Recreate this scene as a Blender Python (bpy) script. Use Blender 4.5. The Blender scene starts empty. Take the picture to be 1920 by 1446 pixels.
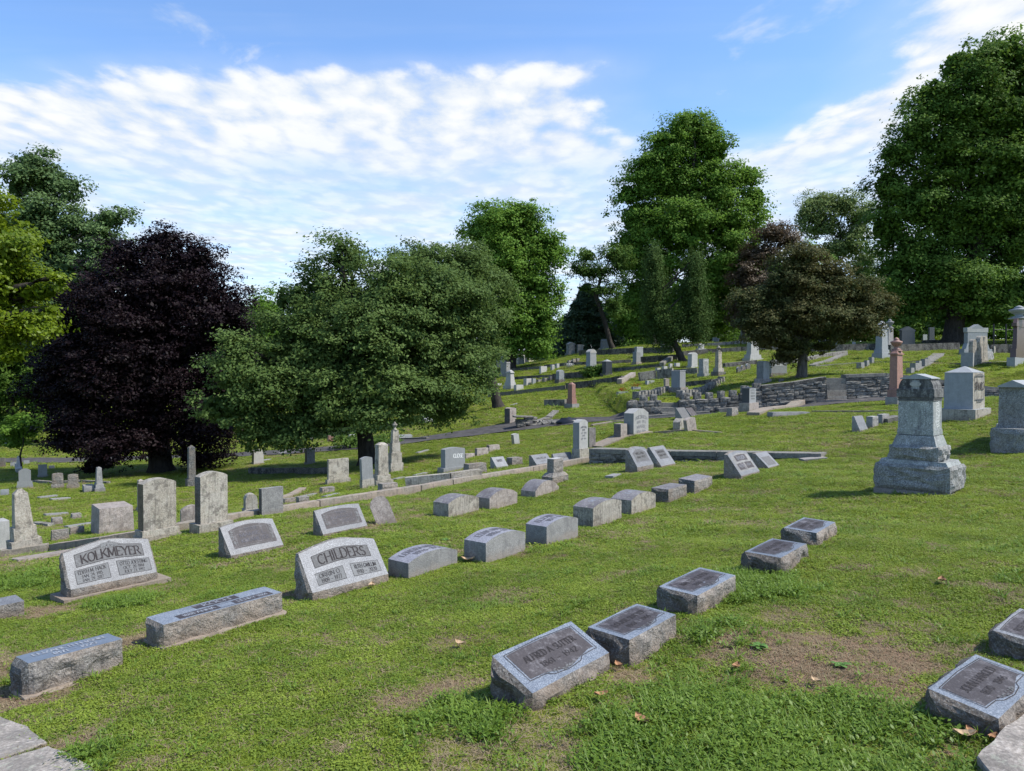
import bpy, math, random
import numpy as np
from mathutils import Vector, noise, Matrix

random.seed(7)
RNG = np.random.default_rng(7)
SC = bpy.context.scene
COL = SC.collection

# ------------------------------------------------------------------ camera
F_PX, CX, CY = 1390.0, 960.0, 723.0
PITCH = math.atan((723 - 700) / F_PX)          # looking very slightly down
EYE = 1.6
cam_data = bpy.data.cameras.new("camera")
cam = bpy.data.objects.new("camera", cam_data)
COL.objects.link(cam)
cam.location = (0, 0, EYE)
cam.rotation_euler = (math.pi / 2 - PITCH, 0, 0)
cam_data.sensor_fit = 'HORIZONTAL'
cam_data.sensor_width = 36.0
cam_data.lens = 36.0 * F_PX / 1920.0
cam_data.clip_start = 0.1
cam_data.clip_end = 6000.0
SC.camera = cam

# ------------------------------------------------------------------ light
SUN_EL = math.radians(53)
SUN_DIR = Vector((0.96, -0.20, 0)).normalized()      # towards the sun, horizontally: right and behind the camera
sun_data = bpy.data.lights.new("sun", 'SUN')
sun_data.energy = 3.7
sun_data.angle = math.radians(3.5)
sun_data.color = (1.0, 0.95, 0.87)
sun = bpy.data.objects.new("sun", sun_data)
COL.objects.link(sun)
sv = Vector((SUN_DIR.x * math.cos(SUN_EL), SUN_DIR.y * math.cos(SUN_EL), math.sin(SUN_EL)))
sun.rotation_euler = sv.to_track_quat('Z', 'Y').to_euler()
sun.location = (20, -15, 40)

world = bpy.data.worlds.new("World")
SC.world = world
world.use_nodes = True


class NB:
    """small helper around a node tree"""
    def __init__(self, tree):
        self.t = tree
        tree.nodes.clear()

    def n(self, typ, **kw):
        nd = self.t.nodes.new(typ)
        for k, v in kw.items():
            if k.startswith('i_'):
                key = k[2:]
                key = int(key) if key.isdigit() else key.replace('_', ' ')
                self.set(nd.inputs[key], v)
            else:
                setattr(nd, k, v)
        return nd

    def set(self, sock, v):
        if isinstance(v, bpy.types.NodeSocket):
            self.t.links.new(v, sock)
        else:
            if isinstance(v, tuple) and len(v) == 3 and sock.type == 'RGBA':
                v = v + (1.0,)
            sock.default_value = v

    def math(self, op, a, b=0.0, c=0.0, clamp=False):
        nd = self.n('ShaderNodeMath', operation=op, use_clamp=clamp)
        self.set(nd.inputs[0], a); self.set(nd.inputs[1], b); self.set(nd.inputs[2], c)
        return nd.outputs[0]

    def mix(self, fac, a, b, blend='MIX'):
        nd = self.n('ShaderNodeMix', data_type='RGBA', blend_type=blend)
        self.set(nd.inputs[0], fac); self.set(nd.inputs[6], a); self.set(nd.inputs[7], b)
        return nd.outputs[2]

    def sstep(self, x, lo, hi, a=0.0, b=1.0):
        nd = self.n('ShaderNodeMapRange', interpolation_type='SMOOTHSTEP')
        self.set(nd.inputs[0], x)
        nd.inputs[1].default_value = lo; nd.inputs[2].default_value = hi
        nd.inputs[3].default_value = a; nd.inputs[4].default_value = b
        return nd.outputs[0]

    def noise(self, vec, scale, detail=3.0, rough=0.55, dist=0.0):
        nd = self.n('ShaderNodeTexNoise')
        if vec is not None: self.set(nd.inputs['Vector'], vec)
        nd.inputs['Scale'].default_value = scale
        nd.inputs['Detail'].default_value = detail
        nd.inputs['Roughness'].default_value = rough
        nd.inputs['Distortion'].default_value = dist
        return nd.outputs[0]

    def vscale(self, vec, s):
        nd = self.n('ShaderNodeMapping')
        self.set(nd.inputs[0], vec)
        nd.inputs[3].default_value = s
        return nd.outputs[0]


# --- sky: Nishita plus procedural cloud layers laid out on a plane high above
wb = NB(world.node_tree)
tc = wb.n('ShaderNodeTexCoord')
sky = wb.n('ShaderNodeTexSky', sky_type='NISHITA', sun_disc=False)
sky.sun_elevation = SUN_EL
sky.sun_rotation = math.atan2(SUN_DIR.x, SUN_DIR.y)
sky.altitude = 300; sky.air_density = 1.0; sky.dust_density = 0.6; sky.ozone_density = 1.2
sep = wb.n('ShaderNodeSeparateXYZ', i_0=tc.outputs['Generated'])
zc = wb.math('MAXIMUM', sep.outputs[2], 0.012)
u = wb.math('DIVIDE', sep.outputs[0], zc)
v = wb.math('DIVIDE', sep.outputs[1], zc)
comb = wb.n('ShaderNodeCombineXYZ', i_0=u, i_1=v, i_2=0.0).outputs[0]
warp = wb.noise(comb, 0.55, 3)
warp_c = wb.math('MULTIPLY', wb.math('SUBTRACT', warp, 0.5), 1.3)
vw = wb.math('ADD', v, wb.math('MULTIPLY', warp_c, 0.55))
uw = wb.math('ADD', u, wb.math('MULTIPLY', warp_c, 0.8))
# deck in front: starts about 20 degrees up, open lane of blue to the right of the middle
deck = wb.sstep(vw, 2.15, 2.6)
lane_l = wb.sstep(uw, 0.25, 0.75)
lane_r = wb.sstep(uw, 0.85, 1.35)
lane_far = wb.sstep(vw, 2.8, 3.6)
lane = wb.math('MULTIPLY', lane_l, wb.math('SUBTRACT', 1.0, lane_r))
lane = wb.math('MULTIPLY', lane, wb.math('SUBTRACT', 1.0, lane_far))
deck = wb.math('MULTIPLY', deck, wb.math('SUBTRACT', 1.0, lane))
side = wb.math('MULTIPLY', wb.sstep(uw, 0.85, 1.35), wb.sstep(vw, -0.2, 0.9))
back = wb.sstep(wb.noise(comb, 0.35, 2), 0.5, 0.75)
back = wb.math('MULTIPLY', back, wb.sstep(v, 1.0, -0.5))
cover = wb.math('MAXIMUM', wb.math('MAXIMUM', deck, side), back)
puff_v = wb.vscale(comb, (1.0, 0.62, 1.0))
puff_n = wb.noise(puff_v, 6.5, 8, 0.62, 0.15)
vor = wb.n('ShaderNodeTexVoronoi', feature='SMOOTH_F1', i_Vector=wb.n('ShaderNodeVectorMath', operation='ADD', i_0=puff_v, i_1=wb.n('ShaderNodeVectorMath', operation='SCALE', i_0=wb.n('ShaderNodeTexNoise', i_Vector=puff_v, i_Scale=3.0).outputs[1], i_Scale=0.22).outputs[0]).outputs[0])
vor.inputs['Scale'].default_value = 8.5; vor.inputs['Smoothness'].default_value = 0.6
puff = wb.math('ADD', wb.math('MULTIPLY', puff_n, 0.72), wb.math('MULTIPLY', wb.math('SUBTRACT', 0.55, vor.outputs[0]), 0.42))
puff_big = wb.noise(puff_v, 1.25, 3, 0.5)
dens = wb.math('ADD', wb.math('MULTIPLY', puff, 0.75), wb.math('MULTIPLY', puff_big, 0.42))
thick = wb.math('ADD', wb.math('MULTIPLY', wb.sstep(wb.math('ADD', wb.math('MULTIPLY', cover, 0.75), dens), 0.99, 1.25), 0.76), wb.math('MULTIPLY', cover, 0.24))
# farther out the deck thins into streaky veil
streak_v = wb.vscale(comb, (0.55, 0.5, 1.0))
streak = wb.sstep(wb.noise(streak_v, 2.3, 6, 0.62, 0.3), 0.28, 0.68)
far = wb.sstep(v, 2.9, 3.9)
body = wb.n('ShaderNodeMix', data_type='FLOAT', i_0=far, i_2=thick, i_3=wb.math('ADD', wb.math('MULTIPLY', streak, 0.55), 0.34)).outputs[0]
m1 = wb.math('MULTIPLY', wb.sstep(cover, 0.0, 0.6), body)
# a few small wisps in the blue
wisp = wb.sstep(wb.noise(wb.vscale(comb, (1.0, 0.8, 1.0)), 1.9, 6, 0.62, 0.4), 0.585, 0.74)
wisp = wb.math('MULTIPLY', wisp, 0.55)
cirrus = wb.sstep(wb.noise(wb.vscale(comb, (0.25, 1.6, 1.0)), 1.1, 4, 0.6, 0.6), 0.42, 0.8)
wisp = wb.math('ADD', wisp, wb.math('MULTIPLY', cirrus, 0.10))
mask = wb.math('MAXIMUM', m1, wisp)
veil = wb.sstep(sep.outputs[2], 0.28, 0.02, 0.0, 0.72)
mask = wb.math('MAXIMUM', mask, veil)
mask = wb.math('MULTIPLY', mask, wb.sstep(sep.outputs[2], -0.02, 0.03))
shade = wb.sstep(dens, 0.40, 0.62)
ccol = wb.mix(shade, (0.43, 0.48, 0.55), (0.575, 0.585, 0.595))
skyc = wb.n('ShaderNodeVectorMath', operation='SCALE', i_0=sky.outputs[0])
skyc.inputs[3].default_value = 0.132
skysat = wb.n('ShaderNodeHueSaturation', i_Color=skyc.outputs[0])
skysat.inputs['Saturation'].default_value = 1.0
skytint = wb.mix(1.0, skysat.outputs[0], (0.80, 0.97, 1.16), 'MULTIPLY')
final = wb.mix(mask, skytint, ccol)
bg = wb.n('ShaderNodeBackground', i_0=final, i_1=1.0)
wb.n('ShaderNodeOutputWorld', i_0=bg.outputs[0])

SC.view_settings.view_transform = 'Standard'
SC.view_settings.look = 'None'
SC.view_settings.gamma = 1.0
SC.view_settings.exposure = 0.80
SC.view_settings.use_curve_mapping = False
SC.render.engine = 'CYCLES'
SC.cycles.max_bounces = 6
SC.cycles.diffuse_bounces = 3
SC.cycles.transmission_bounces = 3
SC.cycles.transparent_max_bounces = 4

# ------------------------------------------------------------------ terrain
CP, SP = math.cos(PITCH), math.sin(PITCH)


def ray(px, py):
    a = (px - CX) / F_PX; b = (CY - py) / F_PX
    d = np.array([a, CP + b * SP, -SP + b * CP])
    return d / d[1]            # per metre of depth


def at(px, py, D):
    """world point seen at a pixel of the photograph at depth D"""
    d = ray(px, py)
    return Vector((d[0] * D, D, EYE + d[2] * D))


# (px, py, drop below the eye)  measured from rows of stones of known size
CTRL_H = [
    (960, 1446, 1.6), (1920, 1446, 1.55), (0, 1446, 1.82), (500, 1446, 1.70), (1500, 1446, 1.58),
    (1030, 1325, 1.6), (1185, 1240, 1.6), (1305, 1150, 1.6), (1457, 1078, 1.61), (1530, 1022, 1.62), (1830, 1375, 1.53),
    (1940, 1240, 1.54), (800, 1250, 1.74),
    (55, 1308, 1.92), (307, 1217, 1.9), (586, 1130, 1.92), (766, 1087, 1.92), (911, 1057, 1.93), (1025, 1023, 1.95),
    (1113, 989, 1.97), (1184, 966, 1.98), (1253, 944, 1.99), (1302, 927, 1.99), (1100, 1080, 1.80), (1300, 1010, 1.80),
    (133, 1130, 2.12), (434, 1049, 2.15), (606, 1008, 2.16), (710, 986, 2.17), (841, 972, 2.16), (918, 957, 2.16),
    (1004, 934, 2.16), (1036, 910, 2.18), (1194, 887, 2.08), (1389, 899, 1.9),
    (0, 1050, 2.43), (190, 1024, 2.46), (395, 987, 2.47), (600, 948, 2.48), (850, 905, 2.5), (1105, 866, 2.46),
    (1545, 861, 1.84), (1725, 935, 1.66), (1895, 852, 1.5), (1815, 787, 1.2), (1680, 759, 1.12), (1625, 808, 1.5), (1500, 820, 1.72),
    (25, 1045, 2.85), (268, 1012, 2.62), (205, 1000, 3.1), (110, 1010, 3.1), (330, 960, 3.5), (20, 960, 3.7), (140, 975, 3.5),
    (457, 966, 2.9), (554, 945, 2.95), (630, 909, 3.2), (710, 912, 3.05), (740, 885, 3.1), (845, 886, 2.8), (890, 890, 2.65),
    (935, 879, 2.65), (1010, 881, 2.5), (965, 833, 2.6), (880, 858, 2.85), (1090, 864, 2.5),
    (1190, 818, 2.02), (1285, 808, 1.9), (1285, 787, 1.72), (1375, 782, 1.55), (1405, 772, 1.42), (1350, 812, 1.85), (1440, 781, 1.5),
    (1450, 770, 1.48), (1650, 747, 1.05), (1300, 780, 1.75), (1150, 792, 1.98), (960, 807, 2.55), (740, 832, 3.25), (580, 848, 3.75),
    (430, 856, 4.1), (100, 864, 4.6), (-100, 866, 4.7), (1850, 740, 0.95), (2000, 745, 0.95),
    (690, 872, 3.4), (305, 905, 3.9), (485, 870, 3.9), (40, 912, 4.1), (120, 905, 4.1), (500, 925, 3.4), (0, 940, 3.8), (-150, 960, 3.9),
]
# (px, py, depth)
CTRL_D = [
    (20, 800, 66), (0, 762, 100), (300, 790, 60), (500, 800, 50), (740, 800, 45), (880, 772, 45), (955, 795, 34.5), (1070, 765, 38),
    (910, 745, 50), (1060, 729, 48), (1190, 712, 46), (955, 729, 53), (1138, 705, 50), (1108, 690, 54), (900, 703, 62),
    (1000, 681, 66), (1070, 667, 67), (1135, 656, 68), (1270, 681, 50), (1410, 677, 50), (1500, 708, 35), (1430, 719, 35.5), (1600, 702, 35),
    (1270, 736, 38), (1340, 702, 43), (1655, 673, 46), (1830, 666, 48), (1905, 688, 37), (1640, 644, 70), (1390, 642, 66), (1220, 649, 64), (1800, 640, 66),
    (1200, 684, 54), (1310, 690, 48), (1320, 706, 43), (1750, 640, 75), (1550, 642, 68), (1920, 640, 70), (2100, 640, 70), (2100, 690, 40),
]
CTRL_W = [  # world anchors (x, y, z)
    (0, 0, 0.0), (3, 0, 0.05), (-4, 0, -0.25), (0, -6, 0.05), (8, -4, 0.1), (-10, -4, -0.7), (-14, 8, -1.6), (20, 4, 0.3), (12, 2, 0.1),
    (30, 15, 0.9), (-25, 15, -2.6), (-45, 40, -3.0), (-60, 80, -2.5), (60, 60, 5.0), (50, 30, 2.2), (-60, 5, -3.5),
    (0, 100, 1.0), (40, 110, 4.5), (-35, 110, -2.0), (8, 80, 3.2), (25, 90, 4.2), (-10, 85, 0.3), (80, 110, 6),
]


def sst(x, a, b):
    t = np.clip((np.asarray(x, float) - a) / (b - a), 0, 1)
    return t * t * (3 - 2 * t)


def _pt(px, py, D):
    d = ray(px, py); return np.array([d[0] * D, D])


# --- raised plots (terraces): the ground steps up right behind their walls
PLOT_A = np.array([2.10, 19.6]); PLOT_B = np.array([6.7, 15.95])
pl_u = (PLOT_B - PLOT_A); PLOT_L = np.linalg.norm(pl_u); pl_u /= PLOT_L
pl_n = np.array([-pl_u[1], pl_u[0]])       # pointing away from the camera
if pl_n[1] < 0: pl_n = -pl_n
PLOT_H = 0.36
WALL_X0, WALL_Y = 4.9, 31.4               # far retaining wall: runs along +x from here
WALL_H = 0.95


def wall_y(x):
    return WALL_Y - 0.02 * (x - WALL_X0)


def addon(x, y):
    x = np.asarray(x, float); y = np.asarray(y, float)
    rx, ry = x - PLOT_A[0], y - PLOT_A[1]
    t = rx * pl_u[0] + ry * pl_u[1]; s = rx * pl_n[0] + ry * pl_n[1]
    a = PLOT_H * (1 - np.clip(t / PLOT_L, 0, 1) ** 0.8 * 0.9) * sst(s, 0.02, 0.2) * sst(t, 0.0, 0.25) * (1 - sst(s, 1.5, 8)) * (1 - sst(t, PLOT_L, PLOT_L + .6))
    d = y - wall_y(x)
    h = WALL_H * sst(x, WALL_X0 + 0.2, WALL_X0 + 0.6) * (0.8 + 0.2 * sst(x, 9, 10.5))
    b = h * sst(d, 0.05, 0.32) * (1 - sst(d, 4, 22))
    return a + b


pts = []
for px, py, h in CTRL_H:
    d = ray(px, py); D = -h / d[2]; pts.append((d[0] * D, D, EYE - h))
for px, py, D in CTRL_D:
    d = ray(px, py); pts.append((d[0] * D, D, EYE + d[2] * D))
pts += CTRL_W
P = np.array(pts)
TS = 12.0
PX = P[:, :2] / TS
PZ = P[:, 2] - addon(P[:, 0], P[:, 1])


def _phi(r2):
    return np.where(r2 > 1e-12, 0.5 * r2 * np.log(np.maximum(r2, 1e-12)), 0.0)


N_ = len(P)
r2 = ((PX[:, None, :] - PX[None, :, :]) ** 2).sum(-1)
A_ = np.zeros((N_ + 3, N_ + 3))
A_[:N_, :N_] = _phi(r2) + np.eye(N_) * 0.0012
A_[:N_, N_] = 1; A_[:N_, N_ + 1:] = PX
A_[N_, :N_] = 1; A_[N_ + 1:, :N_] = PX.T
WTS = np.linalg.solve(A_, np.concatenate([PZ, np.zeros(3)]))


def terrain(x, y, bumps=True):
    x = np.atleast_1d(np.asarray(x, float)).ravel(); y = np.atleast_1d(np.asarray(y, float)).ravel()
    xc = np.clip(x, -70, 85); yc = np.clip(y, -7, 112)
    z = np.empty(len(x))
    for i in range(0, len(x), 20000):
        q = np.stack([xc[i:i + 20000], yc[i:i + 20000]], 1) / TS
        r = ((q[:, None, :] - PX[None]) ** 2).sum(-1)
        z[i:i + 20000] = _phi(r) @ WTS[:N_] + WTS[N_] + q @ WTS[N_ + 1:]
    far = sst(np.hypot(np.maximum(np.abs(x) - 70, 0), np.maximum(y - 112, 0) + np.maximum(-7 - y, 0)), 0, 150)
    z = z * (1 - far) + (-12.0) * far
    z = z + addon(x, y)
    if bumps:
        z = z + 0.012 * np.sin(x * 2.1 + 1.3 * np.sin(y * 1.7)) * np.sin(y * 2.4 + 0.7) + 0.008 * np.sin(x * 5.3 + y * 3.1) + 0.02 * np.sin(x * .7 + y * .9)
    return z


def tz(x, y):
    return float(terrain(x, y)[0])


def hit(px, py, D=None):
    """where the ray through a pixel meets the ground"""
    d = ray(px, py)
    if D is None:
        s = np.concatenate([np.arange(2, 20, 0.1), np.arange(20, 130, 0.25)])
        z = terrain(d[0] * s, s) - (EYE + d[2] * s)
        k = np.where((z[1:] >= 0) & (z[:-1] < 0))[0]
        if len(k) == 0:
            k = [int(np.argmax(np.where(s[1:-1] > 20, z[1:-1], -99)))]
        k = k[0]
        a, b = s[k], s[k + 1]
        for _ in range(14):
            m = (a + b) / 2
            if terrain(d[0] * m, m)[0] - (EYE + d[2] * m) >= 0: b = m
            else: a = m
        D = (a + b) / 2
    x = d[0] * D
    return Vector((x, D, tz(x, D)))


# ------------------------------------------------------------------ materials
MATS = {}


def new_mat(name):
    m = bpy.data.materials.new(name); m.use_nodes = True
    MATS[name] = m
    return m, NB(m.node_tree)


def finish(b, col, rough=0.8, bump=None, bstr=0.4, bdist=0.01, spec=0.5):
    p = b.n('ShaderNodeBsdfPrincipled', i_Base_Color=col)
    b.set(p.inputs['Roughness'], rough)
    p.inputs['Specular IOR Level'].default_value = spec
    if bump is not None:
        bp = b.n('ShaderNodeBump', i_Height=bump)
        bp.inputs['Strength'].default_value = bstr; bp.inputs['Distance'].default_value = bdist
        b.set(p.inputs['Normal'], bp.outputs[0])
    b.n('ShaderNodeOutputMaterial', i_0=p.outputs[0])


def stone_mat(name, base, dark, light, speck=0.5, stain=0.3, stain_col=(0.05, 0.045, 0.04), rough=0.75, bump=0.3,
              tint=None, tint_amt=0.0, lichen=0.0, sscale=150, streak=6.0, thr=0.5, ground=0.35, blot=0.0, rocky_=False):
    m, b = new_mat(name)
    tc = b.n('ShaderNodeTexCoord'); oi = b.n('ShaderNodeObjectInfo')
    off = b.n('ShaderNodeVectorMath', operation='ADD', i_0=tc.outputs['Object'])
    b.set(off.inputs[1], b.math('MULTIPLY', oi.outputs['Random'], 37.0))
    co = off.outputs[0]
    fine = b.noise(co, sscale, 2, 0.6)
    c = b.mix(b.sstep(fine, 0.36, 0.50), dark, base)
    c = b.mix(b.math('MULTIPLY', b.sstep(fine, 0.54, 0.62), 1.0), c, light)
    c = b.mix(1 - speck, c, base)
    mid = b.noise(co, 7, 5, 0.65)
    c = b.mix(b.math('MULTIPLY', b.sstep(mid, 0.35, 0.65), 0.35), c, dark)
    if tint is not None:
        tn = b.sstep(b.noise(co, 2.6, 4, 0.6), 0.42, 0.62)
        c = b.mix(b.math('MULTIPLY', tn, tint_amt), c, tint)
    if stain > 0:
        sn = b.noise(b.vscale(co, (streak, streak, 0.9)), 2.2, 6, 0.7)
        c = b.mix(b.math('MULTIPLY', b.sstep(sn, thr, thr + 0.14), stain), c, stain_col)
        if blot > 0:
            bn = b.noise(co, 5.5, 8, 0.78)
            c = b.mix(b.math('MULTIPLY', b.sstep(bn, 0.50, 0.60), blot), c, stain_col)
            bn2 = b.noise(co, 9.5, 8, 0.8)
            c = b.mix(b.math('MULTIPLY', b.sstep(bn2, 0.56, 0.64), blot * .7), c, light)
        sn2 = b.noise(co, 18, 6, 0.75)
        c = b.mix(b.math('MULTIPLY', b.sstep(sn2, 0.52, 0.66), stain * 0.8), c, stain_col)
    if lichen > 0:
        ln = b.noise(co, 26, 4, 0.6)
        c = b.mix(b.math('MULTIPLY', b.sstep(ln, 0.58, 0.64), lichen), c, (0.36, 0.38, 0.30))
    if ground > 0:      # soil splash and rust low on the stone
        sz = b.n('ShaderNodeSeparateXYZ', i_0=tc.outputs['Object']).outputs[2]
        g = b.math('ADD', sz, b.math('MULTIPLY', b.math('SUBTRACT', mid, 0.5), 0.22))
        c = b.mix(b.sstep(g, 0.12, 0.0, 0.0, ground), c, (0.20, 0.145, 0.10))
    var = b.math('ADD', b.math('MULTIPLY', oi.outputs['Random'], 0.22), 0.89)
    hv = b.n('ShaderNodeHueSaturation', i_Color=c); b.set(hv.inputs['Value'], var)
    if rocky_:
        rn = b.noise(co, 13, 9, 0.68, 0.6)
        bh = b.math('ADD', b.math('MULTIPLY', fine, 0.12), rn)
        cr = b.mix(b.math('MULTIPLY', b.sstep(rn, 0.46, 0.36), 0.35), hv.outputs[0], (0.035, 0.033, 0.03))  # hollows of the rock face coloured darker: crevice shade painted in
        finish(b, cr, rough, bh, 1.0, 0.05, 0.3)
    else:
        bh = b.math('ADD', b.math('MULTIPLY', fine, 0.3), b.noise(co, 28, 6, 0.7))
        finish(b, hv.outputs[0], rough, bh, bump, 0.012, 0.4)
    return m


stone_mat('granite_face', (0.175, 0.180, 0.187), (0.085, 0.088, 0.096), (0.285, 0.295, 0.310), speck=0.9, stain=0.06, rough=0.5, bump=0.06, sscale=130, ground=0.1)
stone_mat('granite_blue', (0.166, 0.191, 0.223), (0.072, 0.085, 0.109), (0.305, 0.322, 0.351), speck=0.85, stain=0.05, rough=0.36, bump=0.04, sscale=150, ground=0.0)
stone_mat('granite_slate', (0.136, 0.168, 0.216), (0.096, 0.120, 0.160), (0.192, 0.224, 0.272), speck=0.3, stain=0.1, rough=0.33, bump=0.05, ground=0.0)
stone_mat('granite_rock', (0.266, 0.247, 0.221), (0.100, 0.091, 0.082), (0.439, 0.410, 0.367), speck=0.6, stain=0.4, stain_col=(0.07, 0.065, 0.06), rough=0.9, bump=0.7, tint=(0.27, 0.2, 0.14), tint_amt=0.35, sscale=90, thr=0.52, ground=0.55, rocky_=True)
stone_mat('granite_rough_dark', (0.142, 0.142, 0.131), (0.056, 0.056, 0.056), (0.340, 0.340, 0.329), speck=0.8, stain=0.4, rough=0.9, bump=0.7, tint=(0.2, 0.15, 0.11), tint_amt=0.4, sscale=90, ground=0.5, rocky_=True)
stone_mat('granite_aged', (0.254, 0.250, 0.239), (0.114, 0.114, 0.109), (0.374, 0.369, 0.353), speck=0.75, stain=0.35, stain_col=(0.08, 0.08, 0.08), rough=0.8, bump=0.2, sscale=110, thr=0.53, ground=0.4, blot=.3)
stone_mat('loaf_top', (0.245, 0.245, 0.270), (0.112, 0.112, 0.133), (0.388, 0.392, 0.418), speck=0.75, stain=0.5, stain_col=(0.13, 0.125, 0.15), rough=0.55, bump=0.15, sscale=110, streak=1.5, ground=0)
stone_mat('loaf_dark', (0.160, 0.151, 0.156), (0.076, 0.071, 0.076), (0.340, 0.330, 0.340), speck=0.7, stain=0.6, stain_col=(0.08, 0.07, 0.07), rough=0.7, bump=0.3, lichen=0.5, streak=1.2, ground=0)
stone_mat('limestone', (0.346, 0.312, 0.253), (0.186, 0.164, 0.132), (0.472, 0.444, 0.383), speck=0.7, stain=0.55, stain_col=(0.10, 0.09, 0.075), rough=0.95, bump=0.5, sscale=60, thr=0.49, lichen=0.3, streak=16, tint=(0.36, 0.34, 0.30), tint_amt=.5, blot=.75)
stone_mat('limestone_brown_shaded', (0.160, 0.124, 0.072), (0.080, 0.068, 0.048), (0.256, 0.224, 0.160), speck=0.6, stain=0.6, stain_col=(0.05, 0.045, 0.035), rough=0.9, bump=0.4, sscale=70, thr=0.47, blot=.4)  # browner, darker limestone: shade of the side away from the sun is in the colour
stone_mat('marble_white', (0.370, 0.365, 0.344), (0.241, 0.237, 0.224), (0.464, 0.460, 0.439), speck=0.4, stain=0.3, stain_col=(0.2, 0.2, 0.19), rough=0.7, bump=0.1, sscale=60, ground=0.4)
stone_mat('marble_grey', (0.232, 0.240, 0.240), (0.192, 0.200, 0.200), (0.384, 0.392, 0.392), speck=0.4, stain=0.3, stain_col=(0.16, 0.16, 0.16), rough=0.6, bump=0.1, sscale=60)
stone_mat('marble_pinkish', (0.330, 0.288, 0.250), (0.179, 0.151, 0.132), (0.453, 0.415, 0.387), speck=0.6, stain=0.55, stain_col=(0.12, 0.10, 0.09), rough=0.85, bump=0.25, sscale=60, blot=.5)
stone_mat('pink_granite', (0.288, 0.152, 0.116), (0.144, 0.080, 0.068), (0.400, 0.248, 0.200), speck=0.8, stain=0.2, rough=0.6, bump=0.15, sscale=100, ground=0.2)
stone_mat('brown_granite', (0.092, 0.058, 0.052), (0.048, 0.032, 0.029), (0.152, 0.096, 0.088), speck=0.7, stain=0.1, rough=0.4, bump=0.1)
stone_mat('black_granite', (0.045, 0.05, 0.06), (0.025, 0.028, 0.033), (0.08, 0.09, 0.1), speck=0.5, stain=0.0, rough=0.35, bump=0.04, ground=0.1)
stone_mat('grey_monument', (0.295, 0.299, 0.279), (0.155, 0.171, 0.178), (0.521, 0.557, 0.568), speck=0.85, stain=0.55, stain_col=(0.06, 0.06, 0.07), rough=0.7, bump=0.25, sscale=80, thr=0.53, tint=(0.24, 0.27, 0.24), tint_amt=0.4, blot=.35)
stone_mat('monument_stained', (0.17, 0.17, 0.16), (0.07, 0.07, 0.07), (0.28, 0.28, 0.27), speck=0.7, stain=0.8, stain_col=(0.035, 0.034, 0.036), rough=0.85, bump=0.4, sscale=70, thr=0.45, streak=9, blot=.8, ground=0)
stone_mat('monument_rough', (0.283, 0.287, 0.270), (0.105, 0.110, 0.105), (0.418, 0.436, 0.431), speck=0.8, stain=0.3, rough=0.9, bump=0.8, sscale=60, tint=(0.25, 0.23, 0.2), tint_amt=0.3, rocky_=True)
stone_mat('grey_pale', (0.269, 0.283, 0.288), (0.170, 0.179, 0.184), (0.349, 0.363, 0.368), speck=0.6, stain=0.2, stain_col=(0.15, 0.15, 0.15), rough=0.65, bump=0.15)
stone_mat('curb_stone', (0.249, 0.220, 0.174), (0.166, 0.145, 0.116), (0.399, 0.365, 0.316), speck=0.5, stain=0.55, stain_col=(0.10, 0.09, 0.075), rough=0.9, bump=0.5, sscale=60, tint=(0.34, 0.24, 0.19), tint_amt=0.3)
stone_mat('wall_stone', (0.195, 0.180, 0.158), (0.090, 0.083, 0.075), (0.540, 0.517, 0.465), speck=0.6, stain=0.75, stain_col=(0.028, 0.026, 0.024), rough=0.95, bump=0.8, sscale=40, thr=0.47, streak=1.5, lichen=0.55, ground=0.0)
stone_mat('wall_stone_dark', (0.112, 0.105, 0.090), (0.060, 0.057, 0.053), (0.360, 0.345, 0.315), speck=0.6, stain=0.8, stain_col=(0.022, 0.02, 0.02), rough=0.95, bump=0.8, sscale=40, thr=0.46, streak=1.5, lichen=0.25, ground=0.0)
stone_mat('coping', (0.189, 0.179, 0.156), (0.085, 0.080, 0.071), (0.302, 0.288, 0.255), speck=0.5, stain=0.6, stain_col=(0.07, 0.065, 0.06), rough=0.9, bump=0.5, sscale=50, thr=0.5, streak=1.5, lichen=0.4, ground=0.0)
stone_mat('flagstone', (0.334, 0.297, 0.257), (0.189, 0.167, 0.144), (0.512, 0.464, 0.410), speck=0.7, stain=0.6, stain_col=(0.12, 0.11, 0.095), rough=0.9, bump=0.7, lichen=0.35, thr=0.48, sscale=60, ground=0.0, streak=1.0)
stone_mat('bronze_dark', (0.044, 0.037, 0.038), (0.026, 0.022, 0.024), (0.080, 0.072, 0.076), speck=0.4, stain=0.5, stain_col=(0.22, 0.21, 0.22), rough=0.62, bump=0.25, sscale=90, thr=0.56, streak=2, ground=0.0)
stone_mat('panel_grey', (0.096, 0.096, 0.096), (0.056, 0.056, 0.056), (0.160, 0.160, 0.160), speck=0.6, stain=0.45, stain_col=(0.2, 0.205, 0.21), rough=0.7, bump=0.15, sscale=110, thr=0.55, streak=2, ground=0.0)
stone_mat('panel_pale', (0.152, 0.156, 0.156), (0.096, 0.096, 0.096), (0.200, 0.204, 0.208), speck=0.5, stain=0.35, stain_col=(0.11, 0.105, 0.1), rough=0.75, bump=0.12, sscale=110, thr=0.55, streak=3, ground=0.0)
stone_mat('mortar', (0.085, 0.08, 0.07), (0.045, 0.043, 0.04), (0.14, 0.13, 0.115), rough=0.95, bump=0.5, stain=0.0, ground=0)


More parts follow.
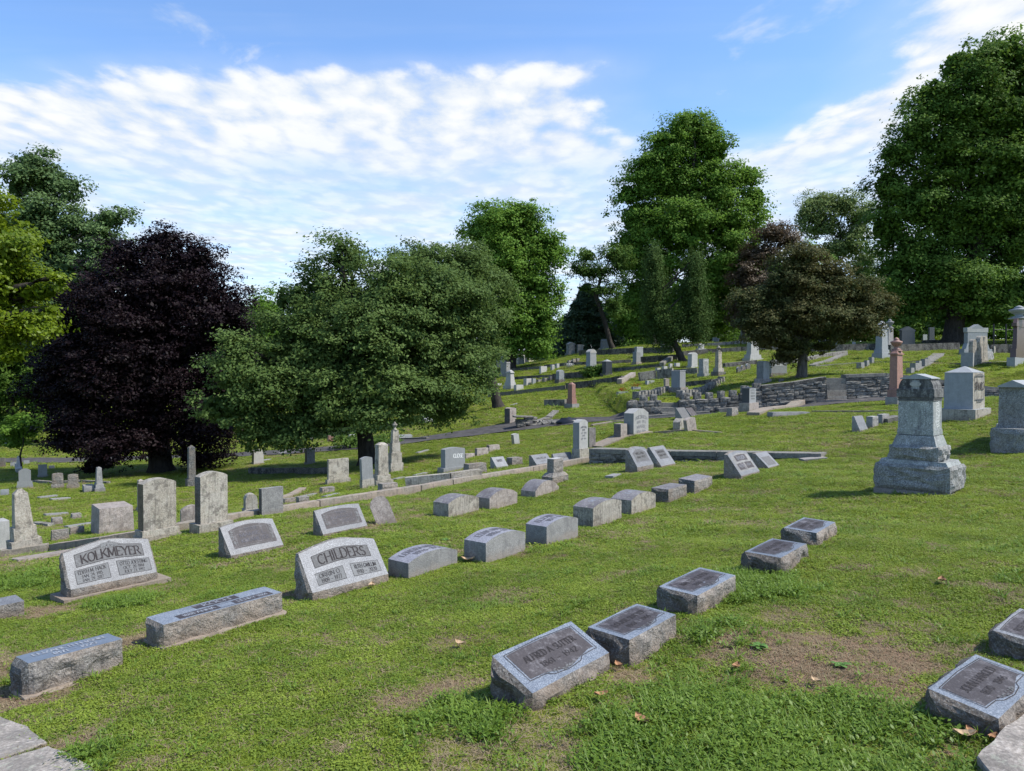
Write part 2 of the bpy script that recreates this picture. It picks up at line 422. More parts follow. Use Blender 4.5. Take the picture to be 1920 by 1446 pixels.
def plain(name, col, rough=0.8, spec=0.3, var=0.15, scale=8.0, bump=0.0):
    m, b = new_mat(name)
    tc = b.n('ShaderNodeTexCoord')
    nz = b.noise(tc.outputs['Object'], scale, 4, 0.6)
    c = b.mix(b.sstep(nz, 0.3, 0.7), tuple(x * (1 - var) for x in col), tuple(min(1, x * (1 + var)) for x in col))
    finish(b, c, rough, nz if bump else None, bump, 0.02, spec)
    return m


plain('letter_dark', (0.035, 0.03, 0.03), 0.9)
plain('letter_grey', (0.10, 0.10, 0.115), 0.9)
plain('letter_white', (0.72, 0.72, 0.70), 0.7)
plain('letter_light', (0.26, 0.28, 0.31), 0.7)
plain('weed_leaf', (0.075, 0.155, 0.025), 0.6)
plain('brown_leaf', (0.30, 0.16, 0.08), 0.8, var=0.35, scale=60)
plain('tan_leaf', (0.38, 0.27, 0.16), 0.8, var=0.3, scale=60)
plain('red_petal', (0.5, 0.02, 0.02), 0.6)
plain('white_petal', (0.75, 0.75, 0.78), 0.6)
plain('black_plastic', (0.012, 0.013, 0.018), 0.35, 0.5)
plain('house_wall', (0.62, 0.58, 0.42), 0.8)
plain('house_roof', (0.22, 0.24, 0.28), 0.8)
plain('house_glass', (0.06, 0.07, 0.09), 0.2)
plain('iron', (0.02, 0.02, 0.02), 0.6)
plain('asphalt', (0.060, 0.056, 0.055), 0.95, var=0.3, scale=3.0, bump=0.3)


def leaf_mat(name, dark, light, trans=0.35, rough=0.5, spec=0.25, pscale=0.6, pw=0.4):
    m, b = new_mat(name)
    g = b.n('ShaderNodeNewGeometry')
    at_ = b.n('ShaderNodeAttribute', attribute_name='tint')
    nz = b.noise(g.outputs['Position'], pscale, 3, 0.6)
    f = b.math('ADD', b.math('MULTIPLY', at_.outputs['Fac'], 1 - pw), b.math('MULTIPLY', b.sstep(nz, 0.5 - 0.5 * (0.8 - pw), 0.5 + 0.5 * (0.8 - pw)), pw))
    c = b.mix(f, dark, light)
    p = b.n('ShaderNodeBsdfPrincipled', i_Base_Color=c)
    p.inputs['Roughness'].default_value = rough; p.inputs['Specular IOR Level'].default_value = spec
    tr = b.n('ShaderNodeBsdfTranslucent', i_0=b.mix(0.5, c, tuple(x * 1.3 for x in light)))
    mx = b.n('ShaderNodeMixShader', i_1=p.outputs[0], i_2=tr.outputs[0]); mx.inputs[0].default_value = trans
    b.n('ShaderNodeOutputMaterial', i_0=mx.outputs[0])
    return m


leaf_mat('leaf_purple', (0.0042, 0.0025, 0.0038), (0.0165, 0.0075, 0.0098), 0.10, 0.6, 0.15)
leaf_mat('leaf_linden', (0.040, 0.078, 0.018), (0.135, 0.200, 0.052), 0.30, 0.65, 0.14)
leaf_mat('leaf_mid', (0.055, 0.125, 0.016), (0.165, 0.285, 0.040), 0.35, 0.65, 0.14)
leaf_mat('leaf_maple', (0.032, 0.078, 0.014), (0.135, 0.225, 0.034), 0.32, 0.7, 0.12)
leaf_mat('leaf_back', (0.034, 0.076, 0.014), (0.105, 0.175, 0.034), 0.30, 0.7, 0.1)
leaf_mat('leaf_pale', (0.095, 0.145, 0.045), (0.200, 0.260, 0.090), 0.35, 0.7, 0.1)
leaf_mat('leaf_bright', (0.060, 0.110, 0.006), (0.190, 0.255, 0.012), 0.40)
leaf_mat('leaf_poplar', (0.040, 0.084, 0.026), (0.140, 0.215, 0.075), 0.3, 0.6, 0.2)
leaf_mat('leaf_copper', (0.030, 0.060, 0.016), (0.115, 0.098, 0.036), 0.25, 0.65, 0.12)
leaf_mat('leaf_red', (0.060, 0.045, 0.030), (0.120, 0.085, 0.050), 0.25)
leaf_mat('leaf_arbor', (0.028, 0.062, 0.014), (0.085, 0.130, 0.034), 0.2, 0.8, 0.1)
leaf_mat('leaf_conifer', (0.026, 0.050, 0.022), (0.085, 0.125, 0.050), 0.15, 0.7, 0.2)
leaf_mat('grass_blade', (0.085, 0.145, 0.012), (0.285, 0.345, 0.040), 0.35, 0.6, 0.2, pscale=1.3, pw=0.5)
leaf_mat('clover_leaf', (0.070, 0.125, 0.014), (0.240, 0.305, 0.042), 0.30, 0.6, 0.2, pscale=1.7, pw=0.5)
leaf_mat('lush_blade', (0.080, 0.150, 0.014), (0.185, 0.275, 0.036), 0.35, 0.5, 0.3, pscale=1.3)
leaf_mat('dry_blade', (0.170, 0.128, 0.078), (0.330, 0.265, 0.165), 0.2, 0.8, 0.1, pscale=2.3)


def bark(name, col):
    m, b = new_mat(name)
    tc = b.n('ShaderNodeTexCoord')
    n1 = b.noise(b.vscale(tc.outputs['Object'], (1, 1, 0.25)), 9, 5, 0.7)
    c = b.mix(b.sstep(n1, 0.35, 0.65), tuple(x * 0.5 for x in col), col)
    finish(b, c, 0.95, n1, 0.9, 0.05, 0.1)


bark('bark_dark', (0.060, 0.052, 0.045))
bark('bark_grey', (0.13, 0.115, 0.095))

# ground: turf with soil where the lawn is worn (the "bare" attribute is painted on the mesh)
m, b = new_mat('turf')
g = b.n('ShaderNodeNewGeometry'); pos = g.outputs['Position']
ba = b.n('ShaderNodeAttribute', attribute_name='bare').outputs['Fac']
n_big = b.noise(pos, 0.35, 4, 0.6); n_mid = b.noise(pos, 2.2, 4, 0.6); n_fine = b.noise(pos, 26, 4, 0.7); n_tiny = b.noise(pos, 130, 2, 0.6)
c = b.mix(b.sstep(n_big, 0.35, 0.65), (0.100, 0.155, 0.012), (0.190, 0.225, 0.026))
c = b.mix(b.math('MULTIPLY', b.sstep(n_mid, 0.45, 0.68), 0.55), c, (0.235, 0.205, 0.060))
c = b.mix(b.math('MULTIPLY', b.sstep(n_fine, 0.45, 0.68), 0.62), c, (0.050, 0.072, 0.010))
worn = b.math('ADD', ba, b.math('MULTIPLY', b.math('SUBTRACT', n_fine, 0.5), 0.9))
soil = b.mix(b.sstep(n_tiny, 0.35, 0.65), (0.110, 0.066, 0.044), (0.30, 0.195, 0.135))
c = b.mix(b.math('MULTIPLY', b.sstep(worn, 0.35, 0.62), 0.92), c, soil)
bh = b.math('ADD', n_fine, b.math('MULTIPLY', n_tiny, 0.5))
finish(b, c, 0.95, bh, 0.9, 0.03, 0.1)


# ------------------------------------------------------------------ object helpers
def tagit(o, label=None, cat=None, group=None, kind=None):
    if label: o['label'] = label
    if cat: o['category'] = cat
    if group: o['group'] = group
    if kind: o['kind'] = kind
    return o


def mesh_obj(name, verts, faces, mats, midx=None, parent=None, smooth=False, loc=None):
    me = bpy.data.meshes.new(name)
    me.from_pydata([tuple(v) for v in verts], [], faces)
    for mt in mats: me.materials.append(MATS[mt])
    if midx is not None: me.polygons.foreach_set('material_index', midx)
    if smooth: me.polygons.foreach_set('use_smooth', [True] * len(me.polygons))
    me.update()
    o = bpy.data.objects.new(name, me); COL.objects.link(o)
    if parent is not None: o.parent = parent
    if loc is not None: o.location = loc
    return o


def empty(name, loc, yaw=0.0, lean=(0, 0)):
    o = bpy.data.objects.new(name, None); COL.objects.link(o)
    o.empty_display_size = 0.2
    o.location = loc; o.rotation_euler = (math.radians(lean[0]), math.radians(lean[1]), yaw)
    return o


FOOT = []      # oriented footprints kept free of grass: (cx, cy, cos, sin, hx, hy)


def add_foot(c, yaw, w, d, grow=0.0):
    FOOT.append((c[0], c[1], math.cos(yaw), math.sin(yaw), w / 2 + grow, d / 2 + grow))


def rocky(p, seed):
    q = Vector((p[0] * 6 + seed * 3.1, p[1] * 6 + seed * 1.7, p[2] * 6))
    a = noise.fractal(q, 0.8, 2.1, 4)
    q2 = q * 1.05 + noise.noise_vector(q * .8) * .6
    v = noise.voronoi(q2)[0]
    # conchoidal scallops: shallow dishes meeting at ridges
    return 0.50 * a + 1.25 * min(v[0], .75) ** 1.3 - .45


class Prism:
    """side profile (y, z) swept along x, with rock-pitched or sawn faces"""
    def __init__(self, profile, W, mats, rough, side=(0, 0.0), res=0.05, arch=0.0, archfn=None, zlo=None, ashift=0.0, taper=0.0, wear=0.002, seed=0, ztop=None, yshift_top=0.0):
        self.pr = profile; self.W = W; self.arch = arch; self.ash = ashift; self.tp = taper
        self.archfn = archfn or (lambda s: 1 - s * s)
        zs = [p[1] for p in profile]; self.z1 = max(zs) if ztop is None else ztop
        self.z0 = min(zs); self.zlo = self.z0 if zlo is None else zlo
        n = len(profile)
        nx = max(2, min(44, int(round(W / res)))); 
        if arch: nx = max(nx, 10)
        ring = []; emat = []; erough = []; enorm = []; et = []
        for i in range(n):
            a = profile[i]; c = profile[(i + 1) % n]
            L = math.hypot(c[0] - a[0], c[1] - a[1])
            k = max(1, min(30, int(round(L / res)))) if rough[i] > 0 or i < n - 1 else 1
            if rough[i] == 0: k = min(k, 3)
            nrm = ((c[1] - a[1]) / max(L, 1e-6), -(c[0] - a[0]) / max(L, 1e-6))
            for j in range(k):
                t = j / k
                ring.append((a[0] + (c[0] - a[0]) * t, a[1] + (c[1] - a[1]) * t))
                et.append((t * L, L)); emat.append(mats[i]); erough.append(rough[i]); enorm.append(nrm)
        K = len(ring)
        # orientation: outward normals
        area = sum(profile[i][0] * profile[(i + 1) % n][1] - profile[(i + 1) % n][0] * profile[i][1] for i in range(n))
        sg = 1 if area > 0 else -1
        V = []; Fc = []; MI = []
        for ix in range(nx + 1):
            s = -1 + 2 * ix / nx; x = s * W / 2
            edge_x = (W / 2 - abs(x))
            for k in range(K):
                y, z = ring[k]
                t, L = et[k]
                nrm = (sg * enorm[k][0], sg * enorm[k][1])
                if erough[k] > 0:
                    mask = min(1, t / 0.035, (L - t) / 0.035) * min(1, edge_x / 0.03 + 0.12)
                    dsp = erough[k] * max(mask, 0.0) * (0.45 + rocky((x, y, z), seed))
                    y += nrm[0] * dsp; z += nrm[1] * dsp
                V.append(self.warp(x, y, z))
        for ix in range(nx):
            for k in range(K):
                k2 = (k + 1) % K
                a, b_, c, d = ix * K + k, ix * K + k2, (ix + 1) * K + k2, (ix + 1) * K + k
                Fc.append((a, d, c, b_) if sg < 0 else (a, b_, c, d)); MI.append(emat[k])
        # caps
        cy = sum(r[0] for r in ring) / K; cz = sum(r[1] for r in ring) / K
        nr = max(1, min(7, int(min(max(r[1] for r in ring) - min(r[1] for r in ring), max(r[0] for r in ring) - min(r[0] for r in ring)) / (2 * res)))) if side[1] > 0 else 1
        for sgn in (-1, 1):
            base_ix = 0 if sgn < 0 else nx
            prev = [base_ix * K + k for k in range(K)]
            for r in range(1, nr):
                f = 1 - r / nr; cur = []
                for k in range(K):
                    y = cy + (ring[k][0] - cy) * f; z = cz + (ring[k][1] - cz) * f
                    x = sgn * W / 2
                    if side[1] > 0:
                        x += sgn * side[1] * min(1, (1 - f) / 0.25) * (0.45 + rocky((x, y, z), seed + 5))
                    cur.append(len(V)); V.append(self.warp(x, y, z))
                for k in range(K):
                    k2 = (k + 1) % K
                    q = (prev[k], prev[k2], cur[k2], cur[k]); Fc.append(q if (sgn * sg) < 0 else q[::-1]); MI.append(side[0])
                prev = cur
            x = sgn * (W / 2 + side[1] * 0.5)
            ci = len(V); V.append(self.warp(x, cy, cz))
            for k in range(K):
                k2 = (k + 1) % K
                q = (prev[k], prev[k2], ci); Fc.append(q if (sgn * sg) < 0 else q[::-1]); MI.append(side[0])
        if wear > 0:
            for i, p in enumerate(V):
                q = Vector(p) * 9 + Vector((seed, 0, seed * 2))
                w = noise.noise_vector(q)
                V[i] = (p[0] + w[0] * wear, p[1] + w[1] * wear, p[2] + w[2] * wear)
        self.V, self.F, self.M = V, Fc, MI

    def warp(self, x, y, z):
        s = 2 * x / self.W
        h = (z - self.z0) / max(self.z1 - self.z0, 1e-6)
        if self.arch:
            k = min(max((z - self.zlo) / max(self.z1 - self.zlo, 1e-6), 0), 1)
            a = self.arch * self.archfn(max(-1, min(1, s))) * k
            z += a; y += a * self.ash
        if self.tp: x *= 1 - self.tp * h
        return (x, y, z)

    def face(self, edge):
        a = self.pr[edge]; c = self.pr[(edge + 1) % len(self.pr)]
        # v runs from the lower / front end to the other end

        def fn(u, v, off=0.0):
            def raw(u, v):
                x = (u - 0.5) * self.W
                return Vector(self.warp(x, a[0] + (c[0] - a[0]) * v, a[1] + (c[1] - a[1]) * v))
            p = raw(u, v)
            du = raw(min(u + 0.02, 1), v) - raw(max(u - 0.02, 0), v); dv = raw(u, 1) - raw(u, 0)
            n = du.cross(dv); n.normalize()
            return p + n * off
        L = math.hypot(c[0] - a[0], c[1] - a[1])
        return fn, self.W, L

    def obj(self, name, mats, parent):
        return mesh_obj(name, self.V, self.F, mats, self.M, parent)


# ---- stroke lettering: thick stems, thin bars and small serifs
def _arc(cx, cy, rx, ry, a0, a1, n=8):
    return [(cx + rx * math.cos(math.radians(a0 + (a1 - a0) * i / n)), cy + ry * math.sin(math.radians(a0 + (a1 - a0) * i / n))) for i in range(n + 1)]


GL = {
    'A': (.78, [[(.04, 0), (.39, 1), (.74, 0)], [(.18, .36), (.6, .36)]]), 'B': (.66, [[(.1, 0), (.1, 1)], [(.1, 1), (.35, 1)] + _arc(.36, .76, .2, .24, 90, -90, 6) + [(.1, .52)], [(.36, .52)] + _arc(.38, .26, .22, .26, 90, -90, 6) + [(.1, 0)]]),
    'C': (.76, [_arc(.42, .5, .34, .5, 45, 315, 12)]), 'D': (.76, [[(.1, 0), (.1, 1)], [(.1, 1), (.32, 1)] + _arc(.32, .5, .36, .5, 90, -90, 10) + [(.1, 0)]]),
    'E': (.62, [[(.1, 0), (.1, 1)], [(.1, 1), (.56, 1), (.56, .88)], [(.1, .52), (.44, .52)], [(.1, 0), (.58, 0), (.58, .13)]]),
    'F': (.6, [[(.1, 0), (.1, 1)], [(.1, 1), (.56, 1), (.56, .88)], [(.1, .52), (.44, .52)]]),
    'G': (.8, [_arc(.42, .5, .34, .5, 45, 330, 12) + [(.72, .42), (.5, .42)]]), 'H': (.78, [[(.1, 0), (.1, 1)], [(.68, 0), (.68, 1)], [(.1, .52), (.68, .52)]]),
    'I': (.28, [[(.14, 0), (.14, 1)]]), 'J': (.48, [[(.34, 1), (.34, .2)] + _arc(.2, .2, .14, .2, 0, -150, 5)]), 'K': (.74, [[(.1, 0), (.1, 1)], [(.66, 1), (.12, .42)], [(.26, .56), (.7, 0)]]),
    'L': (.6, [[(.1, 1), (.1, 0)], [(.1, 0), (.56, 0), (.56, .14)]]), 'M': (.92, [[(.1, 0), (.12, 1), (.46, .1), (.8, 1), (.82, 0)]]), 'N': (.8, [[(.1, 0), (.1, 1), (.7, 0), (.7, 1)]]),
    'O': (.82, [_arc(.41, .5, .34, .5, 0, 360, 16)]), 'P': (.62, [[(.1, 0), (.1, 1)], [(.1, 1), (.34, 1)] + _arc(.34, .74, .22, .26, 90, -90, 6) + [(.1, .48)]]),
    'R': (.7, [[(.1, 0), (.1, 1)], [(.1, 1), (.34, 1)] + _arc(.34, .74, .22, .26, 90, -90, 6) + [(.1, .48)], [(.32, .48), (.66, 0)]]),
    'S': (.6, [_arc(.3, .75, .2, .25, 30, 250, 8) + _arc(.3, .25, .22, .26, 80, -150, 8)]), 'T': (.7, [[(.35, 0), (.35, 1)], [(.06, .88), (.06, 1), (.64, 1), (.64, .88)]]),
    'U': (.76, [[(.1, 1), (.1, .3)] + _arc(.38, .3, .28, .3, 180, 360, 8) + [(.66, 1)]]), 'V': (.74, [[(.04, 1), (.37, 0), (.7, 1)]]), 'W': (1.05, [[(.04, 1), (.28, 0), (.52, .9), (.78, 0), (1.0, 1)]]),
    'X': (.72, [[(.06, 0), (.66, 1)], [(.06, 1), (.66, 0)]]), 'Y': (.72, [[(.06, 1), (.36, .5), (.66, 1)], [(.36, .5), (.36, 0)]]), 'Z': (.64, [[(.06, 1), (.58, 1), (.06, 0), (.6, 0)]]),
    '0': (.56, [_arc(.28, .5, .2, .5, 0, 360, 12)]), '1': (.36, [[(.06, .8), (.2, 1), (.2, 0)]]), '2': (.54, [_arc(.27, .74, .2, .26, 160, -30, 7) + [(.06, 0), (.5, 0)]]),
    '3': (.52, [_arc(.24, .76, .18, .24, 150, -80, 7), _arc(.24, .26, .22, .27, 80, -150, 7)]), '4': (.56, [[(.4, 0), (.4, 1), (.04, .3), (.52, .3)]]),
    '5': (.52, [[(.46, 1), (.12, 1), (.1, .56)] + _arc(.25, .3, .21, .3, 110, -150, 8)]), '6': (.54, [[(.44, .95), (.14, .6)] + _arc(.28, .3, .2, .3, 150, 510, 12)]), '7': (.5, [[(.05, 1), (.46, 1), (.18, 0)]]),
    '8': (.54, [_arc(.27, .75, .17, .24, 0, 360, 10), _arc(.27, .26, .21, .26, 0, 360, 10)]), '9': (.54, [_arc(.27, .7, .2, .3, -30, 330, 12) + [(.36, .2), (.14, .03)]]),
    '.': (.22, [[(.08, 0), (.14, .0), (.14, .06)]]), ',': (.22, [[(.14, .05), (.08, -.12)]]), '-': (.6, [[(.06, .45), (.54, .45)]]), ' ': (.36, []), '*': (.5, [_arc(.25, .5, .16, .2, 0, 360, 6)]),
}
SERIF = set('AFHIKLMNPRTUVWXYEBD1')


def lettering(face, lines, mat, parent, off=0.0025, bold=1.0, mirror=False):
    """lines: (text, u0, u1, v0, v1) in face fractions; each line becomes one raised-print mesh"""
    fn, W, L = face
    for (txt, u0, u1, v0, v1) in lines:
        tot = sum(GL[c][0] for c in txt)
        sx = (u1 - u0) / tot; sy = (v1 - v0)
        asp = (sx * W) / (sy * L)
        V = []; Fc = []; cur = 0

        def put(x, y):
            V.append(fn(u0 + (cur + x) * sx, v0 + y * sy, off)); return len(V) - 1
        for ch in txt:
            w, strokes = GL[ch]
            for st in strokes:
                for a, c in zip(st[:-1], st[1:]):
                    dx, dy = (c[0] - a[0]) * asp, c[1] - a[1]
                    l = math.hypot(dx, dy) or 1e-6
                    th = (0.035 + 0.045 * abs(dy) / l) * bold
                    nx_, ny_ = -dy / l * th / asp, dx / l * th
                    i = [put(a[0] - nx_, a[1] - ny_), put(c[0] - nx_, c[1] - ny_), put(c[0] + nx_, c[1] + ny_), put(a[0] + nx_, a[1] + ny_)]
                    Fc.append(tuple(i))
                if ch in SERIF:
                    for e in (st[0], st[-1]):
                        if e[1] in (0, 1):
                            hw = .085 * bold / asp * 1.0; tt = 0.028 * bold
                            i = [put(e[0] - hw, e[1] - tt), put(e[0] + hw, e[1] - tt), put(e[0] + hw, e[1] + tt), put(e[0] - hw, e[1] + tt)]
                            Fc.append(tuple(i))
            cur += w
        if V: tagit(mesh_obj('lettering', V, Fc, [mat], None, parent), kind='stuff')


def panel(face, u0, u1, v0, v1, mat, parent, off=0.0012, top=None, bot=None, n=12, name='panel'):
    fn, W, L = face
    V = []; Fc = []
    for i in range(n + 1):
        t = i / n; uu = u0 + (u1 - u0) * t
        lo = v0 + (bot(t) if bot else 0); hi = v1 + (top(t) if top else 0)
        V += [fn(uu, lo, off), fn(uu, (lo + hi) / 2, off), fn(uu, hi, off)]
    for i in range(n):
        a = i * 3
        Fc += [(a, a + 3, a + 4, a + 1), (a + 1, a + 4, a + 5, a + 2)]
    return mesh_obj(name, V, Fc, [mat], None, parent)


def outline(face, loop, wd, mat, parent, off=0.0018):
    """thin engraved line along a closed loop of (u, v)"""
    fn, W, L = face
    V = []; Fc = []
    for a, c in zip(loop, loop[1:] + loop[:1]):
        dx, dy = (c[0] - a[0]) * W, (c[1] - a[1]) * L
        l = math.hypot(dx, dy) or 1e-6
        nx_, ny_ = -dy / l * wd / 2 / W, dx / l * wd / 2 / L
        k = max(1, int(l / 0.12))
        for j in range(k):
            p = (a[0] + (c[0] - a[0]) * j / k, a[1] + (c[1] - a[1]) * j / k); q = (a[0] + (c[0] - a[0]) * (j + 1) / k, a[1] + (c[1] - a[1]) * (j + 1) / k)
            i = len(V)
            V += [fn(p[0] - nx_, p[1] - ny_, off), fn(q[0] - nx_, q[1] - ny_, off), fn(q[0] + nx_, q[1] + ny_, off), fn(p[0] + nx_, p[1] + ny_, off)]
            Fc.append((i, i + 1, i + 2, i + 3))
    mesh_obj('engraved_line', V, Fc, [mat], None, parent)


def rect(u0, u1, v0, v1):
    return [(u0, v0), (u1, v0), (u1, v1), (u0, v1)]


def solve(xb, xl, xr, y, hpx, theta, D=None, wd=None):
    """a block whose near bottom corner is seen at (xl, y), its long face ending at xr and its left side at xb"""
    P0 = hit(xl, y, D)
    th = math.radians(theta); c, s = math.cos(th), math.sin(th)
    def along(px, ax, ay):
        k = (px - CX) / F_PX / (CP)      # pitch is tiny
        den = ax - k * ay
        return (k * P0.y - P0.x) / den if abs(den) > 1e-3 else 0.5
    w = max(0.06, along(xr, c, s)); d = max(0.06, along(xb, -s, c))
    w = min(w, 4.0); d = min(d, 2.5)
    if wd: w, d = wd
    h = hpx * P0.y / F_PX
    ctr = Vector((P0.x + c * w / 2 - s * d / 2, P0.y + s * w / 2 + c * d / 2, P0.z))
    return P0, ctr, th, w, d, h


SEED = [1]


def nseed():
    SEED[0] += 1
    return SEED[0] * 1.37


# ------------------------------------------------------------------ gravestone builders
def split(x0, x1, s):
    return x0, x0 + (x1 - x0) * s, x1


def start(name, xs, y, hpx, label, cat, theta, D=None, lean=(0, 0), group=None, sink=0.0, grow=0.0, wd=None):
    P0, ctr, th, w, d, h = solve(xs[0], xs[1], xs[2], y, hpx, theta, D, wd)
    h += .018 if P0.y < 16 else .01      # the mown turf hides the lowest centimetres
    root = empty(name, (ctr.x, ctr.y, P0.z - sink), th, lean)
    tagit(root, label, cat, group)
    add_foot(ctr, th, w, d, grow)
    return root, w, d, h, P0.y


def resfor(D):
    return 0.022 if D < 7 else 0.035 if D < 13 else 0.06 if D < 24 else 0.12


DEEP = 0.14


def slant(xs, y, hpx, label, th=51, nose=0.2, top=0.18, arch=0.0, face_mat='granite_face', rock='granite_rock', front_rough=True, lean=(0, 0), D=None, extra=None, slab=None, archfn=None, rough=0.022):
    root, w, d, h, dd = start('slant_marker', xs, y, hpx, label, 'gravestone', th, D, lean)
    deep = DEEP if not slab else 0.02
    nz = h * nose; td = d * top; A = h * arch
    ash = (d - td) / max(h - nz, .01) * 0.9
    pr = [(-d / 2, -deep), (-d / 2, nz), (d / 2 - td, h - A * 0.5), (d / 2, h - A * 0.5), (d / 2, -deep)]
    R = rough
    p = Prism(pr, w, [0, 1, 0, 0, 0], [R * 0.45 if front_rough else 0, 0, R * .3, R, 0], side=(0, R), res=resfor(dd), arch=A, ashift=ash if A else 0, archfn=archfn, seed=nseed(), zlo=nz)
    p.obj('body', [rock, face_mat], root)
    if slab:
        b_ = Prism([(-d / 2 - .06, -DEEP), (-d / 2 - .06, .0), (d / 2 + .05, .0), (d / 2 + .05, -DEEP)], w + .2, [0, 0, 0, 0], [0.004, 0, 0.004, 0], side=(0, .004), res=0.1, seed=nseed())
        s_ = b_.obj('base_slab', [slab], root); s_.location = (0.02, 0, 0.012)
        root.location.z += 0.03
    if extra: extra(root, p.face(1), w, d, h)
    return root


def bevel(xs, y, hf, hb, label, th=52, wd=None, top_mat='granite_blue', rock='granite_rough_dark', rock_front=None, lean=(0, 0), D=None, extra=None, rough=0.03, front_rough=0.7, name='bevel_marker'):
    root, w, d, h, dd = start(name, xs, y, hf, label, 'gravestone', th, D, lean, wd=wd)
    k = h / hf
    h1 = hf * k; h2 = hb * k
    pr = [(-d / 2, -DEEP), (-d / 2, h1), (d / 2, h2), (d / 2, -DEEP)]
    p = Prism(pr, w, [2, 1, 0, 0], [rough * front_rough, 0, rough, 0], side=(0, rough), res=resfor(dd), seed=nseed())
    p.obj('body', [rock, top_mat, rock_front or 'granite_rock'], root)
    if extra: extra(root, p.face(1), w, d, h)
    return root


def loaf(xs, y, hf, arch, label, th=52, mat='granite_aged', top='loaf_top', D=None, lines=None, lmat='letter_grey', lean=(0, 0), hb=None, group=None):
    root, w, d, h, dd = start('loaf_marker', xs, y, hf, label, 'gravestone', th, D, lean, group)
    A = arch / hf * h
    h2 = h if hb is None else h * hb
    pr = [(-d / 2, -DEEP), (-d / 2, h), (d / 2, h2), (d / 2, -DEEP)]
    p = Prism(pr, w, [0, 1, 0, 0], [0, 0, 0, 0], side=(0, 0), res=0.04, arch=A, archfn=lambda s: (1 - abs(s) ** 2.2), seed=nseed(), wear=0.0015)
    p.obj('body', [mat, top], root)
    if lines: lettering(p.face(1), lines, lmat, root, bold=1.15)
    return root


def tier(root, name, w, d, z0, h, mat, tw=1.0, td=None, rough=0.0, res=0.1, arch=0.0, archfn=None, front=None, top=None, wear=0.003, off=(0, 0)):
    td = tw if td is None else td
    pr = [(-d / 2, z0), (-d / 2 * td, z0 + h), (d / 2 * td, z0 + h), (d / 2, z0)]
    mats = [mat, front or mat, top or mat]
    p = Prism(pr, w, [1, 2, 0, 0], [rough, 0, rough, 0], side=(0, rough), res=res, taper=1 - tw, arch=arch, archfn=archfn, seed=nseed(), wear=wear)
    o = p.obj(name, mats, root)
    if off != (0, 0): o.location = (off[0], off[1], 0)
    return p


def lathe(root, name, prof, mat, z0, n=18, r=1.0):
    V = []; Fc = []
    for (rr, z) in prof:
        for i in range(n):
            a = 2 * math.pi * i / n; V.append((rr * r * math.cos(a), rr * r * math.sin(a), z0 + z))
    for j in range(len(prof) - 1):
        for i in range(n):
            k = (i + 1) % n; Fc.append((j * n + i, j * n + k, (j + 1) * n + k, (j + 1) * n + i))
    Fc.append(tuple(range(n))[::-1]); Fc.append(tuple((len(prof) - 1) * n + i for i in range(n)))
    return mesh_obj(name, V, Fc, [mat], None, root, smooth=True)


def gable(root, name, w, d, z0, h, mat, ridge=0.0, along='x', eave=0.0):
    """roof-shaped cap; ridge runs along x (front sees the slope) or y (front sees the pediment)"""
    if along == 'y':
        V = [(-w / 2, -d / 2, z0), (w / 2, -d / 2, z0), (w / 2, d / 2, z0), (-w / 2, d / 2, z0),
             (-w / 2, -d / 2, z0 + eave), (w / 2, -d / 2, z0 + eave), (w / 2, d / 2, z0 + eave), (-w / 2, d / 2, z0 + eave), (0, -d / 2, z0 + h), (0, d / 2, z0 + h)]
        Fc = [(0, 3, 2, 1), (0, 1, 5, 8, 4), (3, 7, 9, 6, 2), (1, 2, 6, 5), (0, 4, 7, 3), (4, 8, 9, 7), (5, 6, 9, 8)]
    else:
        V = [(-w / 2, -d / 2, z0), (w / 2, -d / 2, z0), (w / 2, d / 2, z0), (-w / 2, d / 2, z0),
             (-w / 2, -d / 2, z0 + eave), (w / 2, -d / 2, z0 + eave), (w / 2, d / 2, z0 + eave), (-w / 2, d / 2, z0 + eave), (-w / 2, 0, z0 + h), (w / 2, 0, z0 + h)]
        Fc = [(0, 3, 2, 1), (0, 1, 5, 4), (2, 3, 7, 6), (4, 5, 9, 8), (6, 7, 8, 9), (1, 2, 6, 9, 5), (3, 0, 4, 8, 7)]
    return mesh_obj(name, V, Fc, [mat], None, root)


ROUND = lambda s: math.sqrt(max(0, 1 - s * s))
SEGM = lambda s: 1 - s * s


def headstone(xs, y, hpx, label, mat='limestone', base=0.16, bw=0.86, bd=0.75, arch=0.08, fn=SEGM, th=50, side=None, top=None, base_mat=None, lean=(0, 0), D=None, lines=None, lmat='letter_grey', steps=1, rough=0.0, base_rough=0.0, taper=1.0, deep=0.2, name='headstone', wd=None):
    root, w, d, h, dd = start(name, xs, y, hpx, label, 'gravestone', th, D, lean, wd=wd)
    res = resfor(dd)
    bm_ = base_mat or mat
    z = 0.0
    if base > 0:
        if steps == 2:
            tier(root, 'plinth', w, d, -deep, deep + h * base * .5, bm_, rough=base_rough, res=res)
            tier(root, 'base', w * .93, d * .9, h * base * .5, h * base * .5, bm_, rough=base_rough, res=res)
        else:
            tier(root, 'base', w, d, -deep, deep + h * base, bm_, rough=base_rough, res=res)
        z = h * base; tw, tdp = w * bw, d * bd
    else:
        z = -deep; tw, tdp = w, d
    hh = h - z; A = h * arch
    pr = [(-tdp / 2, z), (-tdp / 2 * taper, z + hh - A), (tdp / 2 * taper, z + hh - A), (tdp / 2, z)]
    p = Prism(pr, tw, [1, 2, 0, 0], [rough * .6, 0, rough, 0], side=(0, rough), res=res, taper=1 - taper, arch=A, archfn=fn, seed=nseed(), wear=0.003)
    p.zlo = z
    p.obj('tablet', [side or mat, mat, top or mat], root)
    if lines: lettering(p.face(0), lines, lmat, root, bold=1.2)
    return root


